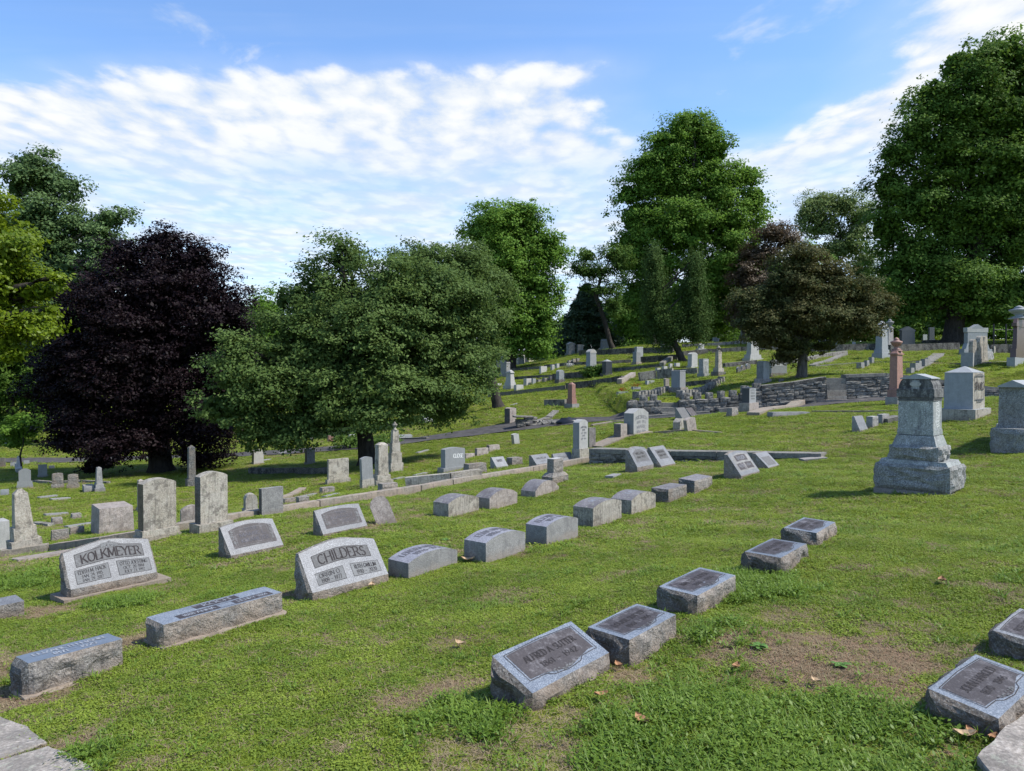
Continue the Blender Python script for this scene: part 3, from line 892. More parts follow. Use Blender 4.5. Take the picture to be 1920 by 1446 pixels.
def die(xs, y, hpx, label, mat='grey_pale', base=0.22, cap='hip', th=45, bw=0.78, bd=0.8, base_mat=None, rough=0.0, base_rough=0.01, taper=0.97, D=None, front=None, side=None, deep=0.4, lines=None, lmat='letter_dark', cat='gravestone', lean=(0, 0), capmat=None, name='die_monument', caph=0.1):
    root, w, d, h, dd = start(name, xs, y, hpx, label, cat, th, D, lean)
    res = resfor(dd)
    tier(root, 'base', w, d, -deep, deep + h * base, base_mat or mat, rough=base_rough, res=res)
    hb = h * (1 - base - caph)
    p = tier(root, 'die', w * bw, d * bd, h * base, hb, side or mat, tw=taper, rough=rough, res=res, front=front)
    zt = h * base + hb
    cm = capmat or mat
    if cap == 'hip': tier(root, 'cap', w * bw * taper * 1.02, d * bd * taper * 1.02, zt, h * caph, cm, tw=0.05, res=0.3)
    elif cap == 'flat': tier(root, 'cap', w * bw * 1.05, d * bd * 1.05, zt, h * caph, cm, tw=0.93, res=0.3)
    elif cap == 'gable': gable(root, 'cap', w * bw * 1.08, d * bd * 1.08, zt, h * caph, cm, along='y', eave=h * caph * .2)
    elif cap == 'ridge': gable(root, 'cap', w * bw * 1.03, d * bd * 1.03, zt, h * caph, cm, along='x', eave=h * caph * .2)
    elif cap == 'round': tier(root, 'cap', w * bw * 1.0, d * bd * 1.0, zt, h * caph * .3, cm, res=0.1, arch=h * caph * .7, archfn=SEGM)
    if lines: lettering(p.face(0), lines, lmat, root, bold=1.3)
    return root


def obelisk(xs, y, hpx, label, mat='pink_granite', tiers=((1, .14), (.72, .16)), shaft=(.52, .36), point=.06, th=45, urn=None, D=None, base_mat=None, deep=0.4, urn_mat=None, cat='monument', lean=(0, 0), neck=None, name='obelisk', lines=None, lmat='letter_grey', spire=0.02):
    root, w, d, h, dd = start(name, xs, y, hpx, label, cat, th, D, lean)
    z = 0.0
    for i, (f, hf) in enumerate(tiers):
        tier(root, 'base' if i == 0 else 'plinth', w * f, d * f, z - (deep if i == 0 else 0), h * hf + (deep if i == 0 else 0), (base_mat if (i == 0 and base_mat) else mat), res=0.15, tw=1.0 if i == 0 else .96)
        z += h * hf
    uh = h * (urn or 0)
    nh = h * (neck or 0)
    sh = h - z - h * point - uh - nh
    p = tier(root, 'shaft', w * shaft[0], d * shaft[0], z, sh, mat, tw=shaft[1] / shaft[0], res=0.15)
    z += sh
    ts = shaft[1]
    if nh:
        tier(root, 'cornice', w * ts * 1.3, d * ts * 1.3, z, nh * .4, mat, res=.2)
        tier(root, 'neck', w * ts * 1.1, d * ts * 1.1, z + nh * .4, nh * .6, mat, tw=.8, res=.2); z += nh
    if point: tier(root, 'point', w * ts, d * ts, z, h * point, mat, tw=spire, res=0.3); z += h * point
    if urn:
        r = (w + d) / 2 * ts * .5
        q = uh
        lathe(root, 'urn', [(1.05, 0), (1.05, .06 * q), (.7, .1 * q), (.85, .16 * q), (.45, .22 * q), (.35, .30 * q), (.75, .45 * q), (1.0, .62 * q), (1.0, .70 * q), (.55, .76 * q), (.45, .80 * q), (.5, .86 * q), (.25, .95 * q), (.03, q)], urn_mat or mat, z, r=r)
    if lines: lettering(p.face(0), lines, lmat, root)
    return root


def block(xs, y, hpx, label, mat='granite_aged', th=50, rough=0.02, D=None, top=None, taper=.92, name='block_marker', lean=(0, 0), group=None, cat='gravestone', deep=0.15, arch=0):
    root, w, d, h, dd = start(name, xs, y, hpx, label, cat, th, D, lean, group)
    pr = [(-d / 2, -deep), (-d / 2 * taper, h), (d / 2 * taper, h), (d / 2, -deep)]
    o = Prism(pr, w, [0, 1, 0, 0], [rough, 0, rough, 0], side=(0, rough), res=resfor(dd), taper=1 - taper, seed=nseed(), arch=arch / max(hpx, 1) * h)
    me = o.obj('stone', [mat, top or mat], None)
    # single-piece stone: the mesh itself is the thing
    me.location = root.location; me.rotation_euler = root.rotation_euler
    me.name = name; tagit(me, label, cat, group)
    bpy.data.objects.remove(root)
    return me


def flatstone(x, y, w, d, label, th=50, mat='granite_aged', h=0.05, D=None, group=None, lean=(0, 0), name='flush_marker'):
    P0 = hit(x, y, D)
    z = tz(P0.x, P0.y)
    p = Prism([(-d / 2, -.1), (-d / 2, h), (d / 2, h), (d / 2, -.1)], w, [0] * 4, [0.004, 0, 0.004, 0], side=(0, .004), res=0.12, seed=nseed())
    o = p.obj(name, [mat], None)
    # lie flat on the slope
    e = 0.3
    nx_, ny_ = -(tz(P0.x + e, P0.y) - tz(P0.x - e, P0.y)) / (2 * e), -(tz(P0.x, P0.y + e) - tz(P0.x, P0.y - e)) / (2 * e)
    up = Vector((nx_, ny_, 1)).normalized(); t = math.radians(th)
    xa = Vector((math.cos(t), math.sin(t), 0)); xa = (xa - up * xa.dot(up)).normalized(); ya = up.cross(xa)
    M = Matrix((xa, ya, up)).transposed().to_4x4(); M.translation = (P0.x, P0.y, z)
    o.matrix_world = M
    tagit(o, label, 'gravestone', group); add_foot(P0, t, w, d)
    return o


# ------------------------------------------------------------------ setting: the ground sheet
def axis_vals(a, b, step, lo, hi, g=1.28):
    core = list(np.arange(a, b + 1e-6, step)); s = step; x = a; left = []
    while x > lo:
        s *= g; x -= s; left.append(max(x, lo))
    s = step; x = core[-1]; right = []
    while x < hi:
        s *= g; x += s; right.append(min(x, hi))
    return np.array(left[::-1] + core + right)


gx = axis_vals(-30, 34, 0.30, -2500, 2500)
gy = np.concatenate([axis_vals(-3, 36, 0.22, -1500, 36, 1.35), np.arange(36.6, 112, 0.9), axis_vals(112, 113, 1.0, 112, 4500, 1.3)[1:]])
gy = np.unique(np.round(gy, 4))
XX, YY = np.meshgrid(gx, gy)
ZZ = terrain(XX.ravel(), YY.ravel())
BARE = []
for px, py, r, k, asp in [(1560, 1235, 0.50, .95, 1.3), (1400, 1200, 0.32, .85, 1.2), (1650, 1285, 0.32, .8, 1.0), (1480, 1155, .3, .5, 1), (840, 1290, 0.26, .75, 1), (770, 1310, 0.2, .75, 1), (870, 1205, .25, .55, 1.4),
                          (30, 1310, 0.3, 1, 1), (10, 1250, .3, .8, 1), (245, 1205, .25, .9, 1), (545, 1115, .22, .8, 1), (1030, 1385, .3, .45, 1), (900, 1420, .3, .4, 1), (150, 1385, .2, .7, 1),
                          (1180, 1270, .18, .8, 1), (1900, 1270, .2, .5, 1), (1790, 1400, .15, .8, 1), (410, 1060, .25, .5, 1), (540, 1030, .3, .6, 1), (700, 985, .4, .7, 1), (1030, 1400, .2, .6, 1),
                          (870, 1035, .3, .5, 1), (60, 1150, .35, .75, 1.4), (1820, 1350, .15, .5, 1), (940, 1325, .12, 1, 1), (640, 840, 2.0, .5, 3),
                          (1010, 1240, .3, .35, 1), (700, 1190, .35, .35, 1), (1250, 1330, .3, .3, 1), (1700, 1150, .4, .3, 1)]:
    p = hit(px, py); BARE.append((p.x, p.y, r, k, asp))


def bare_at(x, y):
    v = np.zeros(len(x))
    for bx, by, r, k, asp in BARE:
        q = ((x - bx) / asp) ** 2 + (y - by) ** 2
        v = np.maximum(v, k * np.exp(-(q / (r * r)) ** 1.5 * 0.9))
    return v


_nyx = len(gy), len(gx)
vv = np.stack([XX.ravel(), YY.ravel(), ZZ], 1)
ii = np.arange(_nyx[0] * _nyx[1]).reshape(_nyx)
ff = np.stack([ii[:-1, :-1], ii[:-1, 1:], ii[1:, 1:], ii[1:, :-1]], -1).reshape(-1, 4)
me = bpy.data.meshes.new('ground')
me.vertices.add(len(vv)); me.vertices.foreach_set('co', vv.ravel())
me.loops.add(ff.size); me.loops.foreach_set('vertex_index', ff.ravel().astype(np.int32))
me.polygons.add(len(ff)); me.polygons.foreach_set('loop_start', np.arange(0, ff.size, 4, dtype=np.int32)); me.polygons.foreach_set('loop_total', np.full(len(ff), 4, np.int32))
me.polygons.foreach_set('use_smooth', np.ones(len(ff), bool))
at_b = me.attributes.new('bare', 'FLOAT', 'POINT')
at_b.data.foreach_set('value', bare_at(XX.ravel(), YY.ravel()).astype(np.float32))
me.update(); me.validate()
me.materials.append(MATS['turf'])
ground = bpy.data.objects.new('ground', me); COL.objects.link(ground); tagit(ground, kind='structure')


# ================================================================== the graves
# ---- front row on the left: low blocks and slant markers
def arc(h, n=None):
    return lambda t: h * (1 - (2 * t - 1) ** 2)


def footing(root, w, d, g):
    p = Prism([(-d / 2 - g, -.12), (-d / 2 - g, .018), (d / 2 + .01, .018), (d / 2 + .01, -.12)], w + g * 1.4, [0] * 4, [.02, .006, .01, 0], side=(0, .02), res=.04, seed=nseed(), wear=.008)
    p.obj('footing', ['curb_stone'], root)


def ex_eliz(root, f, w, d, h):
    footing(root, w, d, .05)
    lettering(f, [('ELIZABETH HANN', .12, .90, .54, .80), ('1871 - 1929', .28, .76, .16, .42)], 'letter_light', root, bold=1.0)


bevel((24, 54, 225), 1309, 60, 56, 'long low block with blue-grey lettered top and chipped rock face, nearest the flagstones', th=50,
      top_mat='granite_slate', rock='granite_rough_dark', rock_front='granite_rock', extra=ex_eliz, rough=0.045, name='block_marker')


def ex_koch(root, f, w, d, h):
    footing(root, w, d, .03)
    panel(f, .33, .70, .56, .90, 'bronze_dark', root); lettering(f, [('KOCH', .40, .64, .62, .85)], 'letter_light', root, bold=.9)
    panel(f, .14, .47, .12, .42, 'bronze_dark', root); lettering(f, [('1888 ANNA', .18, .44, .18, .37)], 'letter_light', root, bold=.8)
    panel(f, .60, .93, .12, .42, 'bronze_dark', root); lettering(f, [('HENRY 1884', .63, .90, .18, .37)], 'letter_light', root, bold=.8)
    outline(f, rect(.14, .93, .10, .44), .004, 'letter_dark', root)


bevel((271, 307, 527), 1217, 41, 42, 'long rectangular block with pale blue top and three dark inscription panels', th=52.5, top_mat='granite_blue',
      rock='granite_rock', rock_front='granite_rock', extra=ex_koch, rough=0.032, front_rough=.6, name='block_marker')


def serp(s):      # serpentine top of the slant markers
    a = abs(s)
    return 1.0 if a < .12 else max(0.0, 1 - ((a - .12) / .88) ** 1.15)


def ex_kolk(root, f, w, d, h):
    panel(f, .11, .90, .53, .86, 'panel_grey', root, top=lambda t: .09 * math.exp(-((t - .5) / .16) ** 2))
    outline(f, rect(.11, .90, .53, .86), .004, 'letter_dark', root)
    lettering(f, [('KOLKMEYER', .17, .87, .58, .80)], 'letter_dark', root, off=.004)
    rr = random.Random(4)
    V = []; Fc = []
    for i in range(36):                     # carved flower spray over the name
        cu, cv = .5 + rr.gauss(0, .06), .88 + rr.gauss(0, .03)
        k = len(V); r_ = .018
        pts_ = [(cu + r_ * .6 * math.cos(a), cv + r_ * 1.6 * math.sin(a)) for a in (0, 1.26, 2.5, 3.77, 5.0)]
        V += [f[0](a_, b_, .003 + .0006 * (i % 4)) for a_, b_ in pts_]; Fc.append(tuple(range(k, k + 5)))
    tagit(mesh_obj('carved_flowers', V, Fc, ['panel_pale'], None, root), kind='stuff')
    for (u0, u1), ls in (((.08, .46), ['EDITH M. HACK', 'JAN. 24, 1915', 'JAN. 29, 2017']), ((.56, .95), ['OTTO JOESTING', 'OCT. 20, 1914', 'JULY 23, 1992'])):
        panel(f, u0, u1, .10, .45, 'panel_pale', root)
        outline(f, rect(u0, u1, .10, .45), .0035, 'letter_dark', root)
        lettering(f, [(ls[0], u0 + .03, u1 - .03, .33, .42), (ls[1], u0 + .06, u1 - .08, .225, .30), (ls[2], u0 + .06, u1 - .08, .13, .20)], 'letter_dark', root, off=.004, bold=.75)


slant((111, 133, 291), 1129, 82, 'wide pale granite slant stone reading KOLKMEYER on a thin concrete slab', nose=.20, top=.2, arch=.14, archfn=serp, extra=ex_kolk, slab='curb_stone', rough=.035)


def ex_child(root, f, w, d, h):
    panel(f, .13, .87, .54, .82, 'panel_grey', root); outline(f, rect(.13, .87, .54, .82), .004, 'letter_dark', root)
    lettering(f, [('CHILDERS', .19, .82, .575, .79)], 'letter_dark', root, off=.004)
    for (u0, u1), ls in (((.10, .46), ['ORRIN O.', '1909 - 1977']), ((.56, .93), ['RUTH GWILLIM', '1910 - 2020'])):
        panel(f, u0, u1, .13, .41, 'panel_pale', root)
        outline(f, rect(u0, u1, .13, .41), .0035, 'letter_dark', root)
        lettering(f, [(ls[0], u0 + .04, u1 - .04, .28, .375), (ls[1], u0 + .05, u1 - .05, .16, .25)], 'letter_dark', root, off=.004, bold=.8)


slant((553, 586, 727), 1130, 86, 'wide pale granite slant stone with bowed top reading CHILDERS', nose=.20, top=.16, arch=.14, archfn=serp, extra=ex_child, rough=.04, th=48)

# ---- smooth curved-top loaf stones of the middle row
loaf((727, 766, 857), 1087, 27, 11, 'low grey curved-top stone directly right of the CHILDERS slant stone', lines=[('LENORA MAY', .10, .80, .50, .78), ('1896-1934', .22, .80, .16, .40)])
loaf((870, 911, 985), 1057, 35, 10, 'tall-sided grey curved-top stone with raised EDNA lettering and a dead leaf at its foot', lines=[('EDNA MARIE', .12, .82, .50, .78), ('1886-1951', .2, .78, .16, .40)])
loaf((986, 1025, 1084), 1023, 32, 8, 'grey curved-top stone with sharp pale edges, third of its row after CHILDERS', lines=[('ELIZABETH', .10, .80, .50, .78), ('1877-1949', .2, .8, .16, .40)])
loaf((1075, 1112, 1166), 990, 34, 8, 'curved-top stone with dark mottled top and beige face, fourth after CHILDERS', top='loaf_dark', mat='limestone', lines=[('MOTHER', .25, .8, .4, .65)], lmat='letter_light')
loaf((1146, 1184, 1230), 966, 25, 9, 'low curved-top stone with warm beige front, last curved one before the rough blocks', top='loaf_dark', mat='limestone', lines=[('FATHER', .25, .8, .4, .65)], lmat='letter_light')
bevel((1222, 1253, 1288), 944, 24, 24, 'square rough-hewn block with flat dark top just beyond the curved-top stones', top_mat='loaf_dark', rock='granite_rough_dark', rock_front='granite_rock', rough=.03, name='block_marker')
bevel((1273, 1302, 1336), 927, 23, 25, 'square rough-hewn dark block at the far end of the curved-top row', top_mat='loaf_dark', rock='granite_rough_dark', rock_front='granite_rock', rough=.03, name='block_marker')

# ---- second row
loaf((812, 841, 898), 972, 25, 9, 'curved-top stone with beige front and a white spot on its dark top', top='loaf_dark', mat='limestone')
loaf((891, 918, 970), 957, 20, 11, 'brownish curved-top stone with blackened top, right of the white-spotted one', top='loaf_dark', mat='marble_pinkish')
loaf((977, 1004, 1048), 934, 10, 14, 'lowest brown curved-top stone in front of the broken pedestal', top='loaf_dark', mat='marble_pinkish')
r_, w_, d_, h_, dd_ = start('broken_pedestal', (1016, 1036, 1066), 910, 46, 'stub of a broken square pillar on a wide chamfered base beside the long curb', 'monument', 50)
tier(r_, 'base', w_, d_, -.15, .15 + h_ * .30, 'granite_rock', rough=.012, res=.05)
tier(r_, 'chamfer', w_ * .99, d_ * .99, h_ * .30, h_ * .14, 'granite_rock', tw=.74, res=.1)
tier(r_, 'stub', w_ * .60, d_ * .60, h_ * .44, h_ * .56, 'granite_rock', rough=.02, res=.05, top='marble_white')


def ex_mamie(l1, l2, l3):
    def fn(root, f, w, d, h):
        panel(f, .11, .92, .18, .80, 'bronze_dark', root, top=lambda t: .09 * (1 - (2 * t - 1) ** 2))
        outline(f, rect(.20, .83, .22, .78), .004, 'panel_grey', root)
        lettering(f, [(l1, .40, .64, .68, .77), (l2, .27, .78, .50, .62), (l3, .27, .80, .32, .44)], 'letter_grey', root, off=.004)
        rr = random.Random(9); V = []; Fc = []
        for i in range(40):
            cu = (.15 if i % 2 else .875) + rr.gauss(0, .012); cv = rr.uniform(.3, .78); k = len(V)
            V += [f[0](cu + .018 * math.cos(a), cv + .03 * math.sin(a), .003 + .0004 * (i % 5)) for a in (0, 1.26, 2.5, 3.77, 5.0)]; Fc.append(tuple(range(k, k + 5)))
        tagit(mesh_obj('carved_roses', V, Fc, ['panel_grey'], None, root), kind='stuff')
    return fn


slant((408, 433, 530), 1050, 55, 'grey slant stone with large dark bronze-brown panel, left of its matching twin', nose=.14, top=.12, arch=.08, archfn=SEGM, extra=ex_mamie('SISTER', 'MAMIE L.', 'KOLKMEYER'), rough=.02)
slant((586, 606, 688), 1008, 45, 'grey slant stone with square dark panel, beside the tipped oval tablet', nose=.12, top=.12, arch=.05, archfn=SEGM, extra=ex_mamie('TWIN', 'HARRY', 'C. 1902'), rough=.02)
headstone((700, 708, 741), 984, 52, 'small pinkish-white round-topped tablet tipped sideways in the grass', mat='marble_pinkish', base=0, arch=.28, fn=ROUND, lean=(-14, -20), th=18, wd=(.27, .075), side='marble_pinkish', name='tilted_tablet')


def ex_round(root, f, w, d, h):
    panel(f, .14, .88, .26, .74, 'panel_grey', root, top=lambda t: .13 * (1 - (2 * t - 1) ** 2))
    outline(f, rect(.14, .88, .24, .76), .006, 'letter_grey', root)
    lettering(f, [('WILLIAM', .26, .76, .60, .72), ('1860-1935', .26, .76, .42, .52)], 'letter_dark', root, off=.004)


slant((1173, 1195, 1226), 887, 42, 'slant stone with arched top and arched panel, left of the pair by the plot wall', nose=.24, top=.25, arch=.1, archfn=SEGM, extra=ex_round, rough=.02)


def ex_sq(root, f, w, d, h):
    panel(f, .22, .82, .34, .84, 'panel_grey', root)
    lettering(f, [('MARTHA', .30, .76, .66, .77), ('1868-1941', .30, .76, .48, .58)], 'letter_dark', root, off=.004)


slant((1214, 1240, 1267), 878, 36, 'slant stone with straight top and pale face, right of the pair by the plot wall', nose=.1, top=.15, arch=0, extra=ex_sq, rough=.02)


def ex_three(root, f, w, d, h):
    panel(f, .08, .94, .16, .82, 'granite_aged', root, top=lambda t: .08 * (1 - (2 * t - 1) ** 2))
    panel(f, .22, .80, .58, .84, 'bronze_dark', root, off=.004); panel(f, .14, .48, .22, .50, 'bronze_dark', root, off=.004); panel(f, .53, .88, .22, .50, 'bronze_dark', root, off=.004)
    lettering(f, [('BAUER', .30, .72, .64, .77)], 'letter_light', root, off=.006); lettering(f, [('1870', .2, .42, .32, .42), ('1874', .6, .8, .32, .42)], 'letter_light', root, off=.006, bold=.8)


slant((1358, 1390, 1425), 899, 44, 'slant stone with three dark panels in a raised frame', nose=.14, top=.2, arch=.08, archfn=SEGM, extra=ex_three, rough=.025)
slant((1411, 1441, 1462), 880, 26, 'small weathered slant stone with one dark panel behind the three-panel one', nose=.1, top=.2, extra=lambda r, f, w, d, h: panel(f, .15, .85, .12, .7, 'panel_grey', r), rough=.02)


# ---- near row of slant-topped markers on the right
def ex_bev(l1, l2, seed):
    def fn(root, f, w, d, h):
        bot = lambda t: -.13 * math.exp(-((t - .5) / .22) ** 2) + .03 * math.exp(-((t - .93) / .08) ** 2)
        panel(f, .10, .92, .25, .88, 'bronze_dark', root, bot=bot, top=lambda t: .03 * (1 - (2 * t - 1) ** 2), n=24)
        lp = [(.08, .22), (.27, .21), (.33, .13), (.5, .09), (.67, .13), (.73, .21), (.94, .22), (.94, .90), (.5, .94), (.08, .90)]
        outline(f, lp, .004, 'letter_dark', root)
        lettering(f, [(l1, .20, .84, .56, .70), (l2, .30, .76, .34, .46)], 'letter_dark', root, off=.004)
        rr = random.Random(seed); V = []; Fc = []
        for i in range(22):
            cu = .5 + rr.gauss(0, .09); cv = .20 + rr.gauss(0, .02) - .05 * math.exp(-((cu - .5) / .1) ** 2); k = len(V)
            V += [f[0](cu + .014 * math.cos(a), cv + .018 * math.sin(a), .003 + .0004 * (i % 5)) for a in (0, 1.26, 2.5, 3.77, 5.0)]; Fc.append(tuple(range(k, k + 5)))
        tagit(mesh_obj('carved_leaves', V, Fc, ['panel_grey'], None, root), kind='stuff')
    return fn


bevel((923, 998, 1143), 1334, 27, 64, 'steeply tilted blue-grey marker reading ALFRED A. SUTTER, nearest in its row', th=50, extra=ex_bev('ALFRED A. SUTTER', '1861 - 1942', 3), rough=0.053)
bevel((1103, 1180, 1269), 1252, 46, 50, 'high blue-grey slant-topped marker right behind the ALFRED stone', th=51, extra=ex_bev('LOUISE SUTTER', '1867 - 1944', 4), rough=0.045)
bevel((1237, 1307, 1381), 1155, 33, 36, 'blue-grey slant-topped marker with a hollow worn under its right side', th=51, extra=ex_bev('WALTER SUTTER', '1890 - 1950', 5), rough=0.045)
bevel((1398, 1464, 1514), 1080, 30, 31, 'slant-topped marker with undercut base, fourth from the ALFRED stone', th=51, extra=ex_bev('CLARA SUTTER', '1893 - 1961', 6), rough=0.053)
bevel((1471, 1531, 1568), 1024, 21, 23, 'farthest slant-topped marker of its row, with flaring light side face', th=52, extra=ex_bev('EMMA SUTTER', '1895 - 1970', 7), rough=0.045)
bevel((1745, 1872, 1985), 1391, 36, 50, 'large blue-grey marker with bow-edged panel against the pale curb slab', th=41, wd=(.62, .275), extra=ex_bev('JOHN HAROLD', '1870   1946', 8), rough=0.060, rock='granite_rough_dark')
bevel((1872, 1958, 2050), 1250, 33, 40, 'slant-topped marker cut by the right edge of the picture', th=43, wd=(.56, .235), top_mat='granite_face', extra=ex_bev('ROSE HAROLD', '1875   1950', 9), rough=0.053)
bevel((-70, -50, 41), 1172, 22, 24, 'low pale marker cut by the left edge of the picture', th=50, top_mat='granite_face', rock_front='granite_rock', rough=.01)


# ---- the tall monument on the right and its neighbours
def kennedy():
    r, w, d, h, dd = start('family_monument', (1642, 1781, 1810), 930, 227, 'tall tiered grey monument with rock-faced base and carved KENNEDY lettering', 'monument', 45)
    tier(r, 'footing', w * 1.03, d * 1.03, -.2, .2 + .01 * h, 'granite_aged', rough=.01, res=.1)
    tier(r, 'base', w, d, .012 * h, h * .215, 'monument_rough', rough=.05, res=.035, tw=.985)
    tier(r, 'base_wash', w * .93, d * .93, h * .227, h * .036, 'grey_monument', tw=.93)
    tier(r, 'plinth', w * .79, d * .655, h * .263, h * .122, 'monument_rough', rough=.055, res=.03)
    tier(r, 'plinth_wash', w * .73, d * .595, h * .385, h * .088, 'grey_monument', tw=.84)
    tier(r, 'die_foot', w * .60, d * .492, h * .478, h * .045, 'grey_monument', tw=.985)
    p = tier(r, 'die', w * .575, d * .472, h * .523, h * .245, 'grey_monument', tw=.985, res=.05)
    tier(r, 'moulding', w * .585, d * .482, h * .768, h * .012, 'panel_grey')
    tier(r, 'moulding', w * .59, d * .487, h * .785, h * .012, 'panel_grey')
    tier(r, 'frieze', w * .57, d * .468, h * .768, h * .05, 'monument_stained')
    tier(r, 'cornice', w * .62, d * .51, h * .800, h * .072, 'monument_stained', tw=.99, top='grey_pale')
    # rounded shoulders between the cornice and the small roof
    sh = Prism([(-d * .235, h * .87), (-d * .228, h * .905), (-d * .20, h * .94), (-d * .175, h * .955), (d * .175, h * .955), (d * .20, h * .94), (d * .228, h * .905), (d * .235, h * .87)],
               w * .56, [0] * 8, [0] * 8, res=.2, seed=2)
    sh.obj('shoulder', ['monument_stained'], r)
    ga = gable(r, 'roof', w * .585, d * .42, h * .955, h * .045, 'grey_pale', along='x', eave=h * .008)
    tier(r, 'side_block', w * .60, d * .10, h * .872, h * .072, 'grey_monument')
    f = p.face(0)
    for i, ch in enumerate('KENNEDY'):
        v1 = .985 - i * .138
        lettering(f, [(ch, .28, .72, v1 - .112, v1)], 'letter_white', r, off=.004, bold=1.5)
    outline(f, rect(.08, .92, .01, .995), .010, 'grey_pale', r, off=.003)
    V = [(-w * .305, d * .0 + d * .075 * math.cos(2 * math.pi * a / 20), h * .912 + h * .022 * math.sin(2 * math.pi * a / 20)) for a in range(20)]
    V2 = [(v[0] + .03, v[1], v[2]) for v in V]
    Fc = [tuple(range(20))] + [(i, (i + 1) % 20, 20 + (i + 1) % 20, 20 + i) for i in range(20)]
    mesh_obj('medallion', V + V2, Fc, ['marble_white'], None, r)
    return r


kennedy()


def spaugh():
    r, w, d, h, dd = start('family_monument', (1757, 1829, 1859), 788, 101, 'broad pale blue-grey block monument with low peaked top on a two-step base', 'monument', 45)
    tier(r, 'base', w, d, -.3, .3 + h * .19, 'limestone', res=.1, top='grey_pale')
    tier(r, 'die', w * .74, d * .76, h * .19, h * .69, 'grey_pale', tw=.97, res=.1, front='limestone')
    p = tier(r, 'relief', w * .70, d * .70, h * .19, h * .2, 'grey_pale')
    tier(r, 'cap', w * .73, d * .75, h * .88, h * .12, 'grey_pale', tw=.03, res=.3)
    pr = Prism([(-d * .38, h * .3), (-d * .375, h * .86), (d * .3, h * .86), (d * .3, h * .3)], w * .74, [0] * 4, [0] * 4, res=.5, seed=1)
    lettering(pr.face(0), [('SPAULD', .10, .90, .46, .70)], 'letter_dark', r, off=.02, bold=1.6)
    outline(pr.face(0), rect(.12, .88, .12, .92), .03, 'panel_grey', r, off=.015)
    outline(pr.face(0), rect(.3, .7, .05, .97), .025, 'panel_grey', r, off=.018)


spaugh()
r_ = die((1859, 1925, 1985), 851, 136, 'grey monument with rock-faced flank on a massive rough base at the right edge', mat='grey_pale', side='monument_rough', base=.33, cap='ridge', th=45, bw=.82, bd=.80, base_mat='monument_rough', rough=.012, base_rough=.045, taper=.98, front='marble_white', cat='monument', caph=.10)
block((1868, 1874, 1888), 805, 16, 'small grey stub tucked behind the rough-based monument at the right edge', mat='grey_pale', D=16.5)
obelisk((1660, 1683, 1700), 759, 127, 'pink granite column with chamfered shoulders and an urn finial', mat='pink_granite', base_mat='granite_aged', tiers=((1, .11), (.84, .11)), shaft=(.66, .58), point=.0, urn=.21, neck=.05, th=45, name='urn_column')
obelisk((1634, 1654, 1671), 673, 72, 'tall grey tapering monument with moulded cap and pale two-step base', mat='grey_pale', tiers=((1, .15), (.80, .10)), shaft=(.66, .56), point=.10, neck=.10, th=42, name='tapered_monument', spire=.2)
obelisk((1655, 1664, 1680), 668, 62, 'grey draped column half hidden behind the tall tapering monument', mat='granite_aged', tiers=((1, .2),), shaft=(.6, .5), point=.0, urn=.3, th=45, D=52, name='draped_column')
die((1681, 1688, 1719), 654, 42, 'broad dark stone with a low gabled top in the shade of the large tree', mat='black_granite', base=.2, cap='gable', caph=.2, th=20, name='die_monument')
die((1738, 1742, 1753), 641, 27, 'narrow dark block monument in front of the far shaded wall', mat='black_granite', base=.18, cap='flat', th=20)
die((1728, 1730, 1739), 634, 14, 'small pale stone left of the narrow dark block under the large tree', mat='grey_pale', base=.1, cap='flat', th=20, D=78)


def pediment():
    r, w, d, h, dd = start('pedimented_monument', (1799, 1806, 1858), 666, 58, 'wide pale monument with a carved pediment and stepped rough base', 'monument', 14)
    tier(r, 'base', w, d * 1.6, -.3, .3 + h * .2, 'grey_pale', rough=.03, res=.2)
    tier(r, 'plinth', w * .84, d * 1.3, h * .2, h * .18, 'grey_pale', tw=.86, rough=.02, res=.2)
    tier(r, 'die', w * .70, d * 1.1, h * .38, h * .36, 'grey_pale')
    tier(r, 'lintel', w * .74, d * 1.2, h * .74, h * .15, 'marble_white')
    gable(r, 'pediment', w * .42, d * 1.22, h * .86, h * .14, 'grey_pale', along='y', eave=h * .02)


pediment()
for i, (x0, x1, yb, hh, lab) in enumerate([(1815, 1830, 688, 52, 'nearest of three narrow arched grey tablets in a file'), (1828, 1840, 684, 54, 'middle one of three narrow arched grey tablets in a file'), (1836, 1848, 680, 50, 'farthest of three narrow arched grey tablets in a file')]):
    headstone((x0, x0 + 9, x1), yb, hh, lab, mat='limestone', base=.2, bw=.8, bd=.8, arch=.22, fn=ROUND, th=38, steps=2, name='arched_tablet', wd=(.62, .26))
headstone((1808, 1824, 1829), 690, 28, 'leaning pale slab with a sloping back in front of the arched tablets', mat='marble_white', base=0, th=45, side='grey_pale', lean=(0, 3), wd=(.2, .55), arch=0, name='leaning_slab')
obelisk((1887, 1903, 1930), 688, 119, 'tall polished brown column with carved cap and pale urn at the right edge', mat='brown_granite', base_mat='grey_pale', tiers=((1, .15), (.74, .14)), shaft=(.56, .48), point=0, urn=.22, neck=.13, urn_mat='grey_pale', th=45, name='urn_column')
block((1845, 1849, 1862), 678, 20, 'small grey carved lump left of the tall brown column', mat='granite_aged', rough=.06)
block((1862, 1864, 1869), 664, 15, 'thin standing stub under the large tree beside the pedimented monument', mat='limestone', rough=.02)

